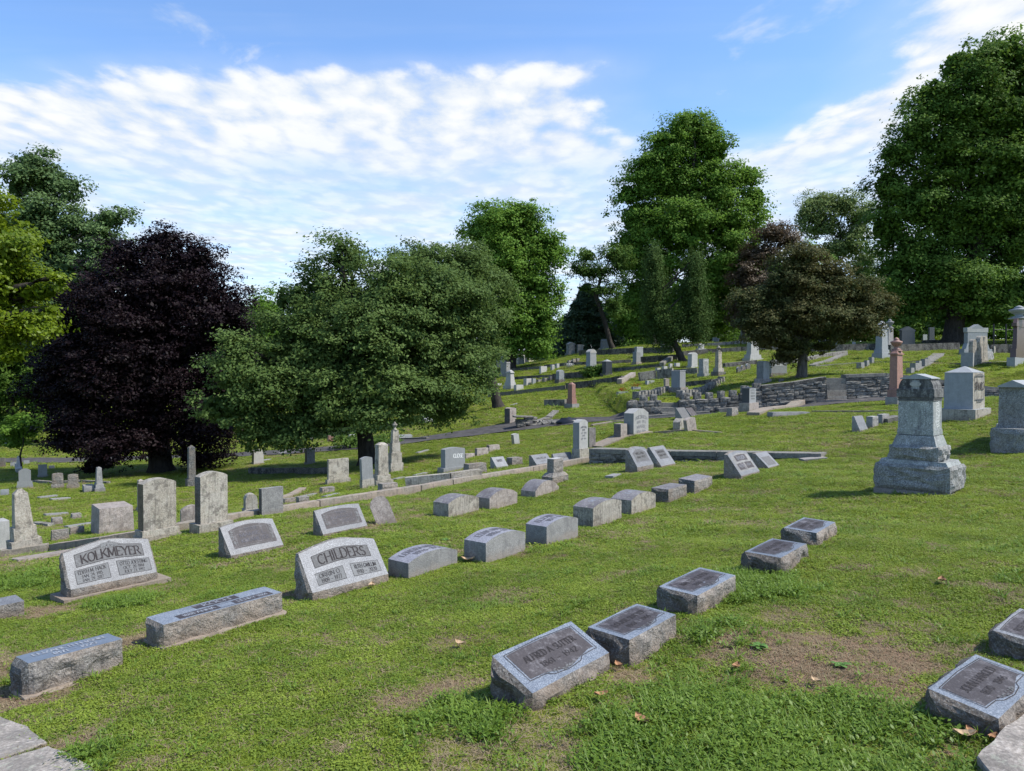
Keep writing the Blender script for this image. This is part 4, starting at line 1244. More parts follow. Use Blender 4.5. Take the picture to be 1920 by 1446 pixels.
# ---- rows of small blocks on the upper right terraces
for i, (x0, x1, yb, hh, lab) in enumerate([(1605, 1621, 692, 12, 'nearest of three white-faced little blocks on the terrace'), (1619, 1630, 687, 11, 'middle of three white-faced little blocks on the terrace'), (1628, 1639, 682, 12, 'farthest of three white-faced little blocks on the terrace')]):
    block((x0, x0 + (x1 - x0) * .62, x1), yb, hh, lab, mat='granite_aged', rough=.01, th=40)
for i, (x0, x1, yb, hh) in enumerate([(1698, 1715, 702, 12), (1705, 1724, 696, 15), (1716, 1728, 692, 15), (1725, 1740, 688, 15), (1734, 1744, 684, 13)]):
    block((x0, x0 + (x1 - x0) * .62, x1), yb, hh, ['nearest', 'second', 'third', 'fourth', 'farthest'][i] + ' of five small grey blocks in a file right of the pink urn column', mat='granite_aged', rough=.01, th=42)
slant((1598, 1613, 1629), 810, 28, 'small white-faced slant stone at the start of the low curb left of the KENNEDY monument', nose=.05, top=.25, rock='granite_aged', th=42)
block((1624, 1636, 1648), 803, 21, 'pale rough cube with whitish top next to the small slant stone', mat='granite_aged', top='marble_white', rough=.02, th=42)
block((1644, 1654, 1669), 796, 18, 'white-topped stained cube closest to the KENNEDY monument', mat='granite_aged', top='marble_white', rough=.02, th=42)
flatstone(1525, 862, .5, .3, 'flat stone sunk in the grass off the tip of the plot wall', th=0, h=.04)

# ---- beyond the plot wall
die((1386, 1405, 1423), 773, 47, 'black polished block monument with inscribed face coloured sun-pale on a streaked stone base', mat='black_granite', base=.36, cap='hip', caph=.06, th=45, bw=.70, bd=.72, base_mat='marble_pinkish', front='marble_grey', taper=1.0, base_rough=0, cat='monument', lines=[('OTTO', .15, .85, .8, .9), ('1861', .2, .8, .62, .72), ('ANNA', .15, .85, .42, .52), ('1866', .2, .8, .24, .34)])  # front given a paler stone so sunlight is painted on that face
block((1360, 1372, 1387), 782, 16, 'rough boulder-like marker with an orange lichened face beside the black monument', mat='granite_rock', rough=.05, th=45, taper=.7)
slant((1266, 1281, 1297), 788, 22, 'dark slant marker with two grey panels, nearer of a pair below the notched wall', nose=.06, top=.1, face_mat='panel_grey', rock='granite_aged', th=45, rough=.01)
slant((1284, 1297, 1309), 782, 16, 'dark low slant marker, farther of a pair below the notched wall', nose=.06, top=.1, face_mat='bronze_dark', rock='granite_aged', th=45, rough=.01)
headstone((1262, 1275, 1289), 808, 22, 'squat rounded tablet with grey left side, in front of its leaning white neighbour', mat='limestone', base=0, arch=.3, fn=SEGM, th=45, side=None, name='rounded_tablet')
headstone((1284, 1290, 1307), 809, 25, 'leaning white weathered tablet with mottled face, right of the squat rounded one', mat='marble_pinkish', base=0, arch=.08, fn=SEGM, th=35, lean=(0, -12), name='rounded_tablet')
headstone((1170, 1188, 1216), 817, 49, 'broad pale stone with a clipped peaked top and carved FRIEDRICH lettering', mat='marble_white', base=0, arch=.16, fn=lambda s: max(0, 1 - max(0, abs(s) - .35) / .65), th=47, side='marble_grey', lines=[('FRIEDRICH', .08, .92, .70, .80), ('1841-1913', .2, .8, .56, .64), ('MARIE', .2, .8, .40, .50), ('1850-1921', .2, .8, .26, .34)])
headstone((1151, 1164, 1176), 823, 27, 'short dark square stone left of the broad peaked one', mat='marble_pinkish', base=0, arch=0, th=47, side='granite_rough_dark')
headstone((1071, 1087, 1106), 866, 78, 'slender white marble tablet with peaked top on a stained two-step base', mat='marble_white', base=.30, bw=.86, bd=.72, arch=.07, fn=SEGM, steps=2, th=48, side='marble_grey', base_mat='limestone', lines=[('ANNA LINA', .14, .86, .72, .78), ('BORN', .35, .65, .62, .67), ('OCT. 1839', .2, .8, .52, .57), ('DIED', .35, .65, .42, .47), ('MAY 1897', .2, .8, .32, .37)])
headstone((1103, 1105, 1117), 833, 37, 'narrow pinkish slab just behind the slender white marble tablet', mat='marble_pinkish', base=0, arch=0, th=15, D=23.0)

# ---- downhill of the long curb, left to right
headstone((-40, -22, 20), 1040, 56, 'flat-topped carved tablet cut by the left edge of the picture', mat='marble_white', base=.1, arch=0, th=48)
obelisk((10, 24, 78), 1046, 126, 'leaning weathered obelisk with pyramid point and two-step base at the left edge', mat='limestone', tiers=((1, .235), (.77, .195)), shaft=(.60, .44), point=.07, th=50, lean=(2, -4.5), name='obelisk', deep=.2, spire=.3)
headstone((247, 265, 338), 1021, 117, 'tall stained tablet with bowed top and yellowed, shade-toned left side, left of two alike', mat='limestone', base=.19, bw=.82, bd=.66, arch=.07, steps=2, side='limestone_brown_shaded', th=50)  # left side brownish, with its shade painted into the stone colour
headstone((353, 374, 436), 1003, 112, 'tall stained tablet with bowed top, right of two alike by the long curb', mat='limestone', base=.15, bw=.80, bd=.55, arch=.07, th=50, side='granite_rough_dark')  # darker stone on the left side paints in its shade
block((167, 185, 250), 1003, 46, 'wide reddish-grey rough stone with carved name behind the KOLKMEYER stone', mat='marble_pinkish', rough=.02, th=40, taper=.93)
headstone((329, 335, 366), 994, 42, 'small ornate white round-topped stone between the two tall tablets', mat='marble_pinkish', base=.3, bw=.8, arch=.2, fn=SEGM, th=32, rough=.02, wd=(.42, .14))
headstone((452, 459, 485), 967, 37, 'little grey tombstone with rounded head and stepped foot', mat='limestone', base=.25, bw=.82, arch=.25, fn=ROUND, th=30)
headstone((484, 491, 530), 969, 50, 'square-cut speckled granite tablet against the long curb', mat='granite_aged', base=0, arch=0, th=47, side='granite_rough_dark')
for args in [((129, 135, 152), 975, 9, 'small white block in the shaded hollow, upper of the scatter'), ((92, 98, 116), 985, 11, 'whitish block with hollow top left in the shaded scatter'), ((91, 96, 128), 1016, 18, 'rounded pale rock-like block lowest left of the KOLKMEYER stone'),
             ((126, 131, 157), 1005, 13, 'oblong pale block right of the rounded rock-like one'), ((178, 182, 196), 972, 12, 'small cracked block left of the wide reddish stone'), ((527, 533, 555), 947, 10, 'low pale wedge stone left of its darker twin beyond the curb'), ((553, 560, 580), 946, 12, 'low darker wedge stone right of its pale twin beyond the curb'),
             ((597, 604, 628), 927, 11, 'low oblong block in the grass below the broad plain tablet'), ((706, 716, 747), 926, 16, 'pale oblong block beside the arched obelisk'), ((867, 878, 914), 893, 21, 'rough block with a pink-streaked front below the CLOSE stone'),
             ((868, 873, 891), 861, 9, 'lowest of three brown rough blocks stepping uphill'), ((889, 894, 917), 856, 14, 'middle of three brown rough blocks stepping uphill'), ((911, 917, 938), 848, 12, 'topmost of three brown rough blocks stepping uphill'),
             ((948, 960, 981), 874, 14, 'low slanted grey block behind the small slant marker')]:
    block(args[0], args[1], args[2], args[3], mat='granite_rock' if 'brown' not in args[3] else 'marble_pinkish', rough=.02, th=40, taper=.9)
for (x, y, w, d, lab) in [(105, 966, .5, .2, 'thin sliver of white flush stone highest in the shaded scatter'), (148, 987, .5, .25, 'flush grey stone between two blocks in the shaded scatter'), (125, 1040, 1.2, .35, 'long reddish flush slab behind the KOLKMEYER stone'),
                          (89, 933, .5, .25, 'flush stone lying in the mown grass, left of two'), (113, 937, .5, .25, 'flush stone lying in the mown grass, right of two'), (620, 931, .4, .2, 'tiny flush marker below the oblong block'), (573, 932, .6, .15, 'thin flush strip of stone above the wedge stones'),
                          (748, 899, .35, .2, 'small white flush stone right of the urn column base'), (788, 891, .45, .15, 'white flush stone in the lawn below the CLOSE stone'), (792, 848, .6, .2, 'flush stone below the dark stretch of road'),
                          (1150, 895, .3, .2, 'little flush stone in the lawn left of the slant pair'), (497, 864, .5, .25, 'white scrap of flush stone below the road'), (531, 850, .5, .25, 'smaller white flush stone near the bluish granite block'), (965, 759, .6, .3, 'flat stone in the bank below the long hill curb')]:
    flatstone(x, y, w, d, lab, mat='marble_pinkish' if 'reddish' in lab else 'grey_pale')
headstone((609, 614, 657), 910, 47, 'broad plain grey tablet with straight top and stepped base', mat='limestone', base=.2, bw=.86, bd=.7, arch=0, th=42)
headstone((674, 680, 702), 918, 60, 'pale tablet leaning left on a rough block, left of the arched obelisk', mat='marble_grey', base=.30, bw=.9, arch=.05, th=42, lean=(0, -3), base_mat='limestone')
obelisk((693, 706, 737), 914, 82, 'short arched white obelisk on a stepped base beside the tree trunk', mat='limestone', tiers=((1, .14), (.80, .12)), shaft=(.60, .55), point=.05, th=42, name='arched_obelisk', spire=.4)
obelisk((724, 733, 756), 887, 95, 'tall brown-stained column with draped urn finial near the spreading tree', mat='limestone', tiers=((1, .18), (.85, .20), (.66, .20)), shaft=(.52, .44), point=.0, urn=.17, th=42, name='draped_column')
headstone((820, 832, 878), 888, 46, 'grey granite stone reading CLOSE with flower carving on its left side', mat='marble_grey', base=.2, bw=.80, bd=.7, arch=.06, th=42, lines=[('CLOSE', .40, .90, .48, .68)], lmat='letter_white')
slant((919, 931, 953), 880, 20, 'small pale slant marker right of the pink-streaked block', nose=.2, top=.2, th=42, rock='granite_aged', rough=.01, extra=lambda r, f, w, d, h: lettering(f, [('BABY', .3, .75, .5, .75)], 'letter_dark', r))
headstone((960, 965, 975), 834, 20, 'tiny leaning white tablet alone on the slope', mat='marble_white', base=0, arch=.05, th=30, lean=(0, -8))
slant((992, 1006, 1036), 884, 28, 'slant marker with pale inscribed face against the curb, left of the broken pedestal', nose=.45, top=.25, th=48, rock='granite_rock', extra=lambda r, f, w, d, h: lettering(f, [('WILHELM', .2, .8, .5, .7), ('1850', .3, .7, .2, .35)], 'letter_dark', r))
slant((1034, 1044, 1078), 872, 19, 'slant marker with white face behind the broken pedestal', nose=.05, top=.2, th=48, extra=lambda r, f, w, d, h: lettering(f, [('CAROLINE', .2, .8, .5, .7)], 'letter_dark', r))
headstone((847, 851, 868), 909, 14, 'small round-headed stub between the two low kerbs', mat='limestone', base=0, arch=.4, fn=ROUND, th=30)

# ---- the hollow on the far left
headstone((24, 31, 60), 917, 37, 'grey arched tablet on a stepped base in the left hollow', mat='marble_grey', base=.36, bw=.74, arch=.12, steps=2, th=30)
headstone((67, 70, 88), 896, 24, 'small leaning cream tablet right of the grey arched one', mat='marble_white', base=.2, arch=0, th=28)
headstone((92, 96, 118), 917, 29, 'rough squarish stone on rock base in the left hollow', mat='granite_rock', base=.3, bw=.85, arch=.05, rough=.03, base_rough=.03, th=28)
headstone((120, 125, 147), 917, 27, 'stone half hidden by drooping purple leaves', mat='granite_rock', base=.3, bw=.8, arch=.05, rough=.02, base_rough=.03, th=28)
obelisk((172, 178, 196), 924, 46, 'dark shaft on stepped base under the purple tree', mat='granite_aged', tiers=((1, .16), (.8, .14)), shaft=(.6, .45), point=.05, th=35)
block((152, 157, 176), 924, 11, 'fallen slab next to the dark shaft under the purple tree', mat='granite_aged', rough=.02, th=35)
obelisk((253, 259, 271), 938, 60, 'brown post-like column just left of the taller stained tablet pair', mat='marble_pinkish', tiers=((1, .1),), shaft=(.75, .7), point=.04, th=40, D=19)
obelisk((346, 352, 370), 925, 78, 'tall dark column under the edge of the purple tree', mat='granite_rough_dark', tiers=((1, .18),), shaft=(.7, .6), point=.06, th=35, D=24)
obelisk((25, 30, 40), 884, 28, 'white spire-topped marker behind the grey arched tablet', mat='marble_white', tiers=((1, .3),), shaft=(.6, .3), point=.1, th=35, D=33)
for args in [((15, 19, 29), 876, 8, 'low grey block just below the left road'), ((40, 44, 54), 872, 8, 'cream block just below the left road'), ((-6, -2, 9), 876, 17, 'dark slab at the left edge below the road'), ((87, 91, 101), 880, 6, 'flat white block near the purple tree below the road'),
             ((-8, 0, 15), 931, 12, 'grey block at the left edge, low in the hollow'), ((2, 5, 18), 808, 8, 'pale far marker across the road at the left edge'), ((9, 11, 17), 808, 14, 'dark far marker across the road at the left edge'),
             ((0, 4, 16), 826, 6, 'low far white marker across the left road'), ((0, 5, 26), 836, 5, 'long low far marker across the left road')]:
    block(args[0], args[1], args[2], args[3], mat='grey_pale' if 'dark' not in args[3] else 'granite_rough_dark', rough=.01, th=30)
headstone((470, 476, 495), 871, 27, 'white-faced upright tablet with left side coloured dark for shade below the road', mat='marble_white', base=.1, bw=.92, arch=.08, th=40, side='black_granite')  # black side colour stands in for the shaded left face
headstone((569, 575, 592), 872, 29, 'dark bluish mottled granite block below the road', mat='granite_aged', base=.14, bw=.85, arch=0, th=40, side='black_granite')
for args in [((613, 616, 625), 830, 12, 'pinkish stone across the road seen under the spreading tree', 'pink_granite'), ((651, 655, 666), 827, 11, 'white broken stone across the road left of the tree trunk', 'marble_white'), ((581, 583, 588), 827, 6, 'tiny white marker across the road', 'marble_white'),
             ((516, 519, 525), 833, 5, 'tiny pale marker across the road farther left', 'grey_pale'), ((742, 747, 774), 826, 9, 'long low grey block on the far side of the road', 'grey_pale')]:
    block(args[0], args[1], args[2], args[3], mat=args[4], rough=.01, th=30)

# ---- stones on the hill beyond the road
headstone((946, 956, 968), 795, 30, 'double granite tablet with dark left side standing alone above the road', mat='marble_pinkish', base=0, arch=.05, th=45, side='granite_rough_dark')
obelisk((1058, 1073, 1086), 766, 49, 'pink pointed obelisk with stepped base on the open slope', mat='pink_granite', tiers=((1, .17), (.70, .19)), shaft=(.55, .50), point=.09, th=45, base_mat='granite_aged', spire=.05)
obelisk((943, 958, 970), 730, 36, 'white waisted monument with moulded cap left on the hillside', mat='marble_white', tiers=((1, .20), (.80, .15)), shaft=(.66, .50), point=.08, neck=.08, th=42, name='bell_monument', spire=.3)
die((936, 950, 959), 707, 28, 'tall plain grey block half behind the leaves on the hillside', mat='granite_aged', base=.2, cap='flat', th=42)
block((928, 933, 941), 726, 7, 'small white block left of the waisted white monument', mat='marble_white', rough=.01)
block((981, 987, 1000), 724, 14, 'pale square block below the waisted white monument', mat='marble_white', rough=.01)
block((996, 999, 1005), 721, 11, 'pale narrow block touching the square one', mat='grey_pale', rough=.01)
block((963, 968, 982), 733, 11, 'low pale box stone by the hill curb', mat='marble_white', rough=.01)
for (x0, x1, yb, hh, lab) in [(1005, 1016, 718, 6, 'first little stone in the row left of the domed white one'), (1016, 1029, 717, 8, 'second little stone in the row, brownish'), (1028, 1037, 714, 8, 'third little stone in the row, next to the domed white one'),
                              (1032, 1040, 695, 11, 'left of two small upright white stones'), (1041, 1049, 691, 9, 'right of two small upright white stones'), (1063, 1072, 683, 7, 'left rock of the small heap near the crest'), (1071, 1080, 681, 8, 'middle rock of the small heap near the crest'), (1079, 1087, 679, 7, 'right rock of the small heap near the crest')]:
    block((x0, x0 + (x1 - x0) * .4, x1), yb, hh, lab, mat='granite_rock' if 'rock' in lab or 'little' in lab else 'marble_white', rough=.02, th=40)
die((1040, 1048, 1060), 719, 25, 'domed white monument on a dark rough base', mat='grey_pale', base=.3, cap='round', caph=.15, base_mat='granite_rough_dark', th=40)
block((1011, 1014, 1026), 701, 14, 'white square stone in the middle of the hillside', mat='marble_white', rough=.005)
die((1096, 1106, 1121), 691, 36, 'tall cream two-tier monument with rounded head', mat='marble_white', base=.07, cap='round', caph=.2, th=42, bw=.8, taper=.92, side='grey_pale')
die((1125, 1135, 1151), 706, 32, 'black granite monument with a pale pyramid top and stepped base', mat='black_granite', base=.2, cap='hip', caph=.12, th=42, bw=.72, capmat='grey_pale')
die((969, 972, 985), 682, 19, 'grey capped monument on the crest by the tree trunk', mat='granite_aged', base=.2, cap='round', caph=.15, th=30, D=67)
die((1059, 1065, 1081), 669, 26, 'grey monument with gabled cap on the crest', mat='granite_aged', base=.18, cap='gable', caph=.2, th=35, D=68)
headstone((1080, 1084, 1095), 664, 18, 'plain grey upright slab on the crest beside the gabled one', mat='granite_aged', base=.1, arch=0, th=35, D=68)
die((1123, 1129, 1147), 657, 22, 'wide grey monument with sloped cap on the crest by the thin leaning tree', mat='granite_aged', base=.25, cap='ridge', caph=.2, th=35, D=68.5)
die((1187, 1193, 1208), 668, 22, 'pale monument with moulded cap standing behind the small grey die', mat='grey_pale', base=.15, cap='flat', th=40, D=57)
die((1184, 1193, 1203), 685, 25, 'small grey die on a rough rock base', mat='grey_pale', base=.25, cap='flat', caph=.05, th=42, base_mat='granite_rock', base_rough=.03)
die((1220, 1223, 1237), 650, 19, 'dark squat monument in the tree shade on the crest', mat='granite_rough_dark', base=.2, cap='flat', th=30, D=66)
die((1235, 1243, 1262), 662, 24, 'stained white monument with arched head on a wide base', mat='marble_white', base=.2, cap='round', caph=.12, th=35, bw=.78)
die((1286, 1296, 1311), 691, 30, 'white monument with arched top and dark middle band', mat='marble_white', base=.16, cap='round', caph=.15, th=42, bw=.72)
die((1307, 1318, 1331), 707, 34, 'rough mottled grey block monument with flat top', mat='grey_monument', base=.18, cap='flat', caph=.03, th=42, rough=.03, bw=.8)
obelisk((1333, 1347, 1361), 705, 57, 'whitish column with a round carved finial on a dark stepped base', mat='limestone', base_mat='granite_rough_dark', tiers=((1, .14), (.75, .12)), shaft=(.50, .42), point=0, urn=.2, th=42, name='urn_column')
die((1254, 1276, 1290), 738, 43, 'tall plain grey-blue block monument with rough right flank', mat='grey_pale', base=.26, cap='flat', caph=.02, th=45, bw=.76, bd=.74, base_mat='granite_rock', base_rough=.04, taper=.98)
headstone((1243, 1248, 1256), 731, 21, 'small brown tablet left of the tall grey-blue block', mat='marble_pinkish', base=.1, arch=.05, th=30)
die((1304, 1310, 1324), 660, 16, 'little white cross-topped stone group on the hill', mat='marble_white', base=.4, cap='gable', caph=.2, th=30, bw=.5)
for i, (x0, x1, yb, hh) in enumerate([(1216, 1230, 703, 7), (1228, 1239, 698, 8), (1240, 1252, 695, 8), (1253, 1261, 691, 9), (1263, 1275, 689, 8)]):
    block((x0, x0 + (x1 - x0) * .4, x1), yb, hh, ['first', 'second', 'third', 'fourth', 'fifth'][i] + ' from the left of five white blocks below the leaning tree', mat='marble_white', rough=.01, th=40)
block((1209, 1213, 1228), 722, 8, 'solitary low grey block left of the low ruined wall', mat='grey_pale', rough=.02)
obelisk((1382, 1390, 1402), 642, 36, 'slim grey obelisk against the dark trees at the top of the hill', mat='granite_aged', tiers=((1, .14), (.7, .2)), shaft=(.5, .36), point=.04, th=40, D=66)
die((1334, 1337, 1345), 643, 10, 'tiny pale stone left of the slim obelisk', mat='grey_pale', base=.2, cap='flat', th=30, D=68)
die((1343, 1345, 1349), 642, 8, 'tiniest pale stone left of the slim obelisk', mat='grey_pale', base=.2, cap='flat', th=30, D=68)
die((1425, 1434, 1455), 643, 27, 'rough craggy stained stone beside the slim obelisk', mat='marble_grey', base=.3, cap='round', caph=.15, th=30, rough=.08, D=64)
obelisk((1391, 1406, 1431), 678, 38, 'broad white bell-shaped monument streaked with dark stains', mat='marble_white', tiers=((1, .17), (.82, .18)), shaft=(.60, .54), point=.05, th=38, name='bell_monument', spire=.7)
die((1414, 1430, 1447), 721, 44, 'rock-faced grey monument with smooth right face coloured sunlit-pale on a reddish rough base', mat='grey_pale', side='monument_rough', front='marble_white', base=.24, cap='ridge', caph=.05, th=42, rough=.03, bw=.68, base_mat='marble_pinkish', base_rough=.04, taper=.98)  # white front colour paints the sun on the right face
headstone((1441, 1446, 1477), 696, 33, 'wide smooth blue-grey stone with white name beside the small copper tree', mat='marble_grey', base=.25, bw=.93, arch=.05, th=15, base_mat='granite_rock', lines=[('ZIMMERS', .2, .8, .55, .68)], lmat='letter_white', D=38)
for i, (x0, yb) in enumerate([(1380, 700), (1388, 697), (1397, 694)]):
    headstone((x0, x0 + 3, x0 + 10), yb, 12, ['nearest', 'middle', 'farthest'][i] + ' of three tiny dark stones with white rounded tops', mat='granite_rough_dark', top='marble_white', base=0, arch=.35, fn=ROUND, th=35)
die((1533, 1540, 1556), 642, 15, 'small white cross-topped stone under the copper tree', mat='marble_white', base=.4, cap='gable', caph=.25, bw=.4, th=30)
block((1565, 1568, 1578), 646, 9, 'pale block on the far lawn right of the copper tree trunk', mat='grey_pale', rough=.01)
block((1597, 1599, 1604), 650, 9, 'narrow pale block on the far lawn near the brown-leaved branches', mat='grey_pale', rough=.01)
block((1460, 1462, 1470), 712, 7, 'small dark urn-like stub on the retaining wall top by the trunk', mat='granite_rough_dark', rough=.03, D=33.6)
for (x0, x1, y, lab, D) in [(1155, 1179, 741, 'long low planter stone with red flowers, nearer one', None), (1183, 1202, 732, 'long low planter stone with red flowers, farther one', None)]:
    o = block((x0, x0 + 4, x1), y, 6, lab, mat='grey_pale', rough=.01, th=15)
    c_ = o.location
    rr = random.Random(int(x0)); V = []; Fc = []
    for i in range(40):
        p = Vector((rr.gauss(0, .12), rr.gauss(0, .08), abs(rr.gauss(.16, .05)))); k = len(V); s = .03
        V += [p + Vector((s, 0, 0)), p + Vector((0, s, 0)), p + Vector((-s, 0, s)), p + Vector((0, -s, s))]; Fc.append((k, k + 1, k + 2, k + 3))
    fl = mesh_obj('flower_bunch', V, Fc, ['red_petal'], None, None, loc=(c_.x, c_.y, c_.z + .1))
    tagit(fl, 'small bunch of red flowers on the ' + ('nearer' if x0 < 1170 else 'farther') + ' planter stone', 'flowers')
for (px, py, s_, mt, lab) in [(1067, 690, .45, 'white_petal', 'white and blue flower bunch on the upper hillside'), (795, 797, .5, 'white_petal', 'white flowers on the slope below the spreading tree branches')]:
    c_ = hit(px, py); rr = random.Random(px); V = []; Fc = []
    for i in range(120):
        p = Vector((rr.gauss(0, s_ * .35), rr.gauss(0, s_ * .25), abs(rr.gauss(s_ * .4, .1)))); k = len(V); s = .05
        V += [p + Vector((s, 0, 0)), p + Vector((0, s * .5, s * .3)), p + Vector((-s, 0, s)), p + Vector((0, -s, s))]; Fc.append((k, k + 1, k + 2, k + 3))
    fl = mesh_obj('flower_bunch', V, Fc, [mt], None, None, loc=c_); tagit(fl, lab, 'flowers')


# ================================================================== road, curbs, walls, paving
def strip(name, edge, width, mat, lift=0.03, away=1):
    """a strip of paving following the ground; `edge` is its near edge"""
    V = []; Fc = []
    P_ = []
    for a, c in zip(edge[:-1], edge[1:]):
        k = max(1, int((Vector(c[:2]) - Vector(a[:2])).length / 0.8))
        for j in range(k): P_.append((a[0] + (c[0] - a[0]) * j / k, a[1] + (c[1] - a[1]) * j / k))
    P_.append((edge[-1][0], edge[-1][1]))
    for i, p in enumerate(P_):
        q = P_[min(i + 1, len(P_) - 1)]; r = P_[max(i - 1, 0)]
        dx, dy = q[0] - r[0], q[1] - r[1]; l = math.hypot(dx, dy); nx_, ny_ = -dy / l * away, dx / l * away
        for j in range(5):
            t = width * j / 4
            x, y = p[0] + nx_ * t, p[1] + ny_ * t
            V.append((x, y, tz(x, y) + lift))
    for i in range(len(P_) - 1):
        for j in range(4):
            a = i * 5 + j; Fc.append((a, a + 5, a + 6, a + 1))
    o = mesh_obj(name, V, Fc, [mat], smooth=True)
    if o.data.polygons[0].normal.z < 0:
        o.data.flip_normals()
    return o


ROAD_PX = [(-300, 872), (0, 868), (100, 869), (250, 864), (430, 857), (580, 849), (680, 843), (740, 836), (850, 822), (960, 809), (1070, 797), (1150, 790)]
road_edge = [tuple(hit(*p)) for p in ROAD_PX] + [(x, wall_y(x) - 2.0, 0) for x in (6.5, 9, 12, 16, 20, 26, 34)]
rd = strip('road', road_edge, 1.9, 'asphalt', 0.035); tagit(rd, kind='structure')


def laid(pr, name, mats, a, c, parent, z_add=0.0, loc_z=None):
    """put a prism of length |ac| so that its x axis runs from a to c"""
    a = Vector(a); c = Vector(c); xa = (c - a).normalized()
    up = Vector((0, 0, 1)); ya = up.cross(xa).normalized(); za = xa.cross(ya)
    M = Matrix((xa, ya, za)).transposed().to_4x4(); M.translation = (a + c) / 2 + Vector((0, 0, z_add))
    o = pr.obj(name, mats, None)
    o.matrix_world = M
    if parent is not None:
        o.parent = parent; o.matrix_parent_inverse = Matrix.Translation(-Vector(parent.location)); 
    return o


def curb(name, label, cat, pts_, h, t, mat, seg=2.0, part='curb_block', rough=0.006, below=0.2, gap=0.012, top=None, res=0.15, jit=0.01, group=None):
    """low wall or kerb made of long blocks laid end to end; pts_ run along its near side, left to right"""
    pts_ = [hit(*p) if len(p) == 2 else Vector((p[0], p[1], 0)) for p in pts_]
    root = empty(name, (pts_[0].x, pts_[0].y, tz(pts_[0].x, pts_[0].y))); tagit(root, label, cat, group)
    rr = random.Random(len(label))
    for a, c in zip(pts_[:-1], pts_[1:]):
        L = (Vector((c.x, c.y)) - Vector((a.x, a.y))).length
        n = max(1, round(L / seg))
        for i in range(n):
            p = a.lerp(c, i / n); q = a.lerp(c, (i + 1) / n)
            dr = (q - p); dr.z = 0; dr.normalize(); nm = Vector((-dr.y, dr.x, 0))
            pp = p + dr * gap + nm * t / 2; qq = q - dr * gap + nm * t / 2
            pp.z = tz(p.x, p.y); qq.z = tz(q.x, q.y)
            hh = h * (1 + rr.uniform(-jit, jit) * 3)
            pr = Prism([(-t / 2, -below), (-t / 2, hh), (t / 2, hh), (t / 2, -below)], (qq - pp).length, [0, 1, 0, 0], [rough, rough * .5, rough, 0], side=(0, rough), res=res, seed=nseed(), wear=0.006)
            laid(pr, part, [mat, top or mat], pp, qq, root)
            add_foot((pp + qq) / 2, math.atan2(dr.y, dr.x), (qq - pp).length, t, 0.01)
    return root


curb('stone_curb', 'long pale stone curb running uphill between the near graves and the hollow', 'curb', [(-60, 1062), (0, 1050), (92, 1037), (190, 1024), (300, 1006), (395, 988), (600, 953), (790, 923), (850, 911), (1000, 886), (1110, 866)], .135, .15, 'curb_stone', seg=2.3, rough=.008, res=.06)
curb('plot_curb', 'low curb angling left from the long curb with a round-headed stub on it', 'curb', [(760, 916), (846, 908), (905, 900)], .24, .18, 'limestone', seg=1.6, rough=.006)
curb('plot_curb', 'far side of the small curbed plot left of the CLOSE stone foot', 'curb', [(780, 905), (910, 897)], .06, .15, 'limestone', seg=1.6)
curb('plot_curb', 'black shaded curb in front of the broad plain tablet', 'curb', [(465, 889), (550, 889), (618, 889)], .22, .2, 'wall_stone_dark', seg=1.5)
curb('plot_curb', 'thin pale curb stones slanting down towards the speckled tablet', 'curb', [(530, 938), (575, 918)], .06, .2, 'curb_stone', seg=1.2)
curb('plot_curb', 'low curb in the hollow between the grey arched tablet and the rough stones', 'curb', [(62, 905), (95, 908), (150, 905), (200, 908)], .09, .15, 'wall_stone', seg=1.5)
curb('plot_curb', 'short curb lying in the shaded hollow below the leaning obelisk', 'curb', [(57, 984), (90, 988)], .06, .15, 'wall_stone', seg=1.5)

# ---- near raised plot: coping slabs over rough wall stones
UNIT = []
for k in range(9):
    p = Prism([(-.5, -.5), (-.5, .5), (.5, .5), (.5, -.5)], 1.0, [0] * 4, [.13, .05, .1, .05], side=(0, .03), res=.24, seed=k * 4.1, wear=.03)
    me_ = bpy.data.meshes.new('wall_stone'); me_.from_pydata(p.V, [], p.F); me_.materials.append(MATS['wall_stone' if k % 3 else 'wall_stone_dark']); me_.update(); UNIT.append(me_)


def stone_at(root, c, yaw, sx, sy, sz, rr, name='wall_stone', pool=None, tilt=0.03):
    o = bpy.data.objects.new(name, rr.choice(pool or UNIT)); COL.objects.link(o)
    o.parent = root
    o.location = Vector(c) - Vector(root.location)
    o.rotation_euler = (rr.uniform(-tilt, tilt), rr.uniform(-tilt, tilt), yaw + rr.uniform(-tilt, tilt) + (math.pi if rr.random() < .0 else 0))
    o.scale = (sx, sy, sz)
    return o


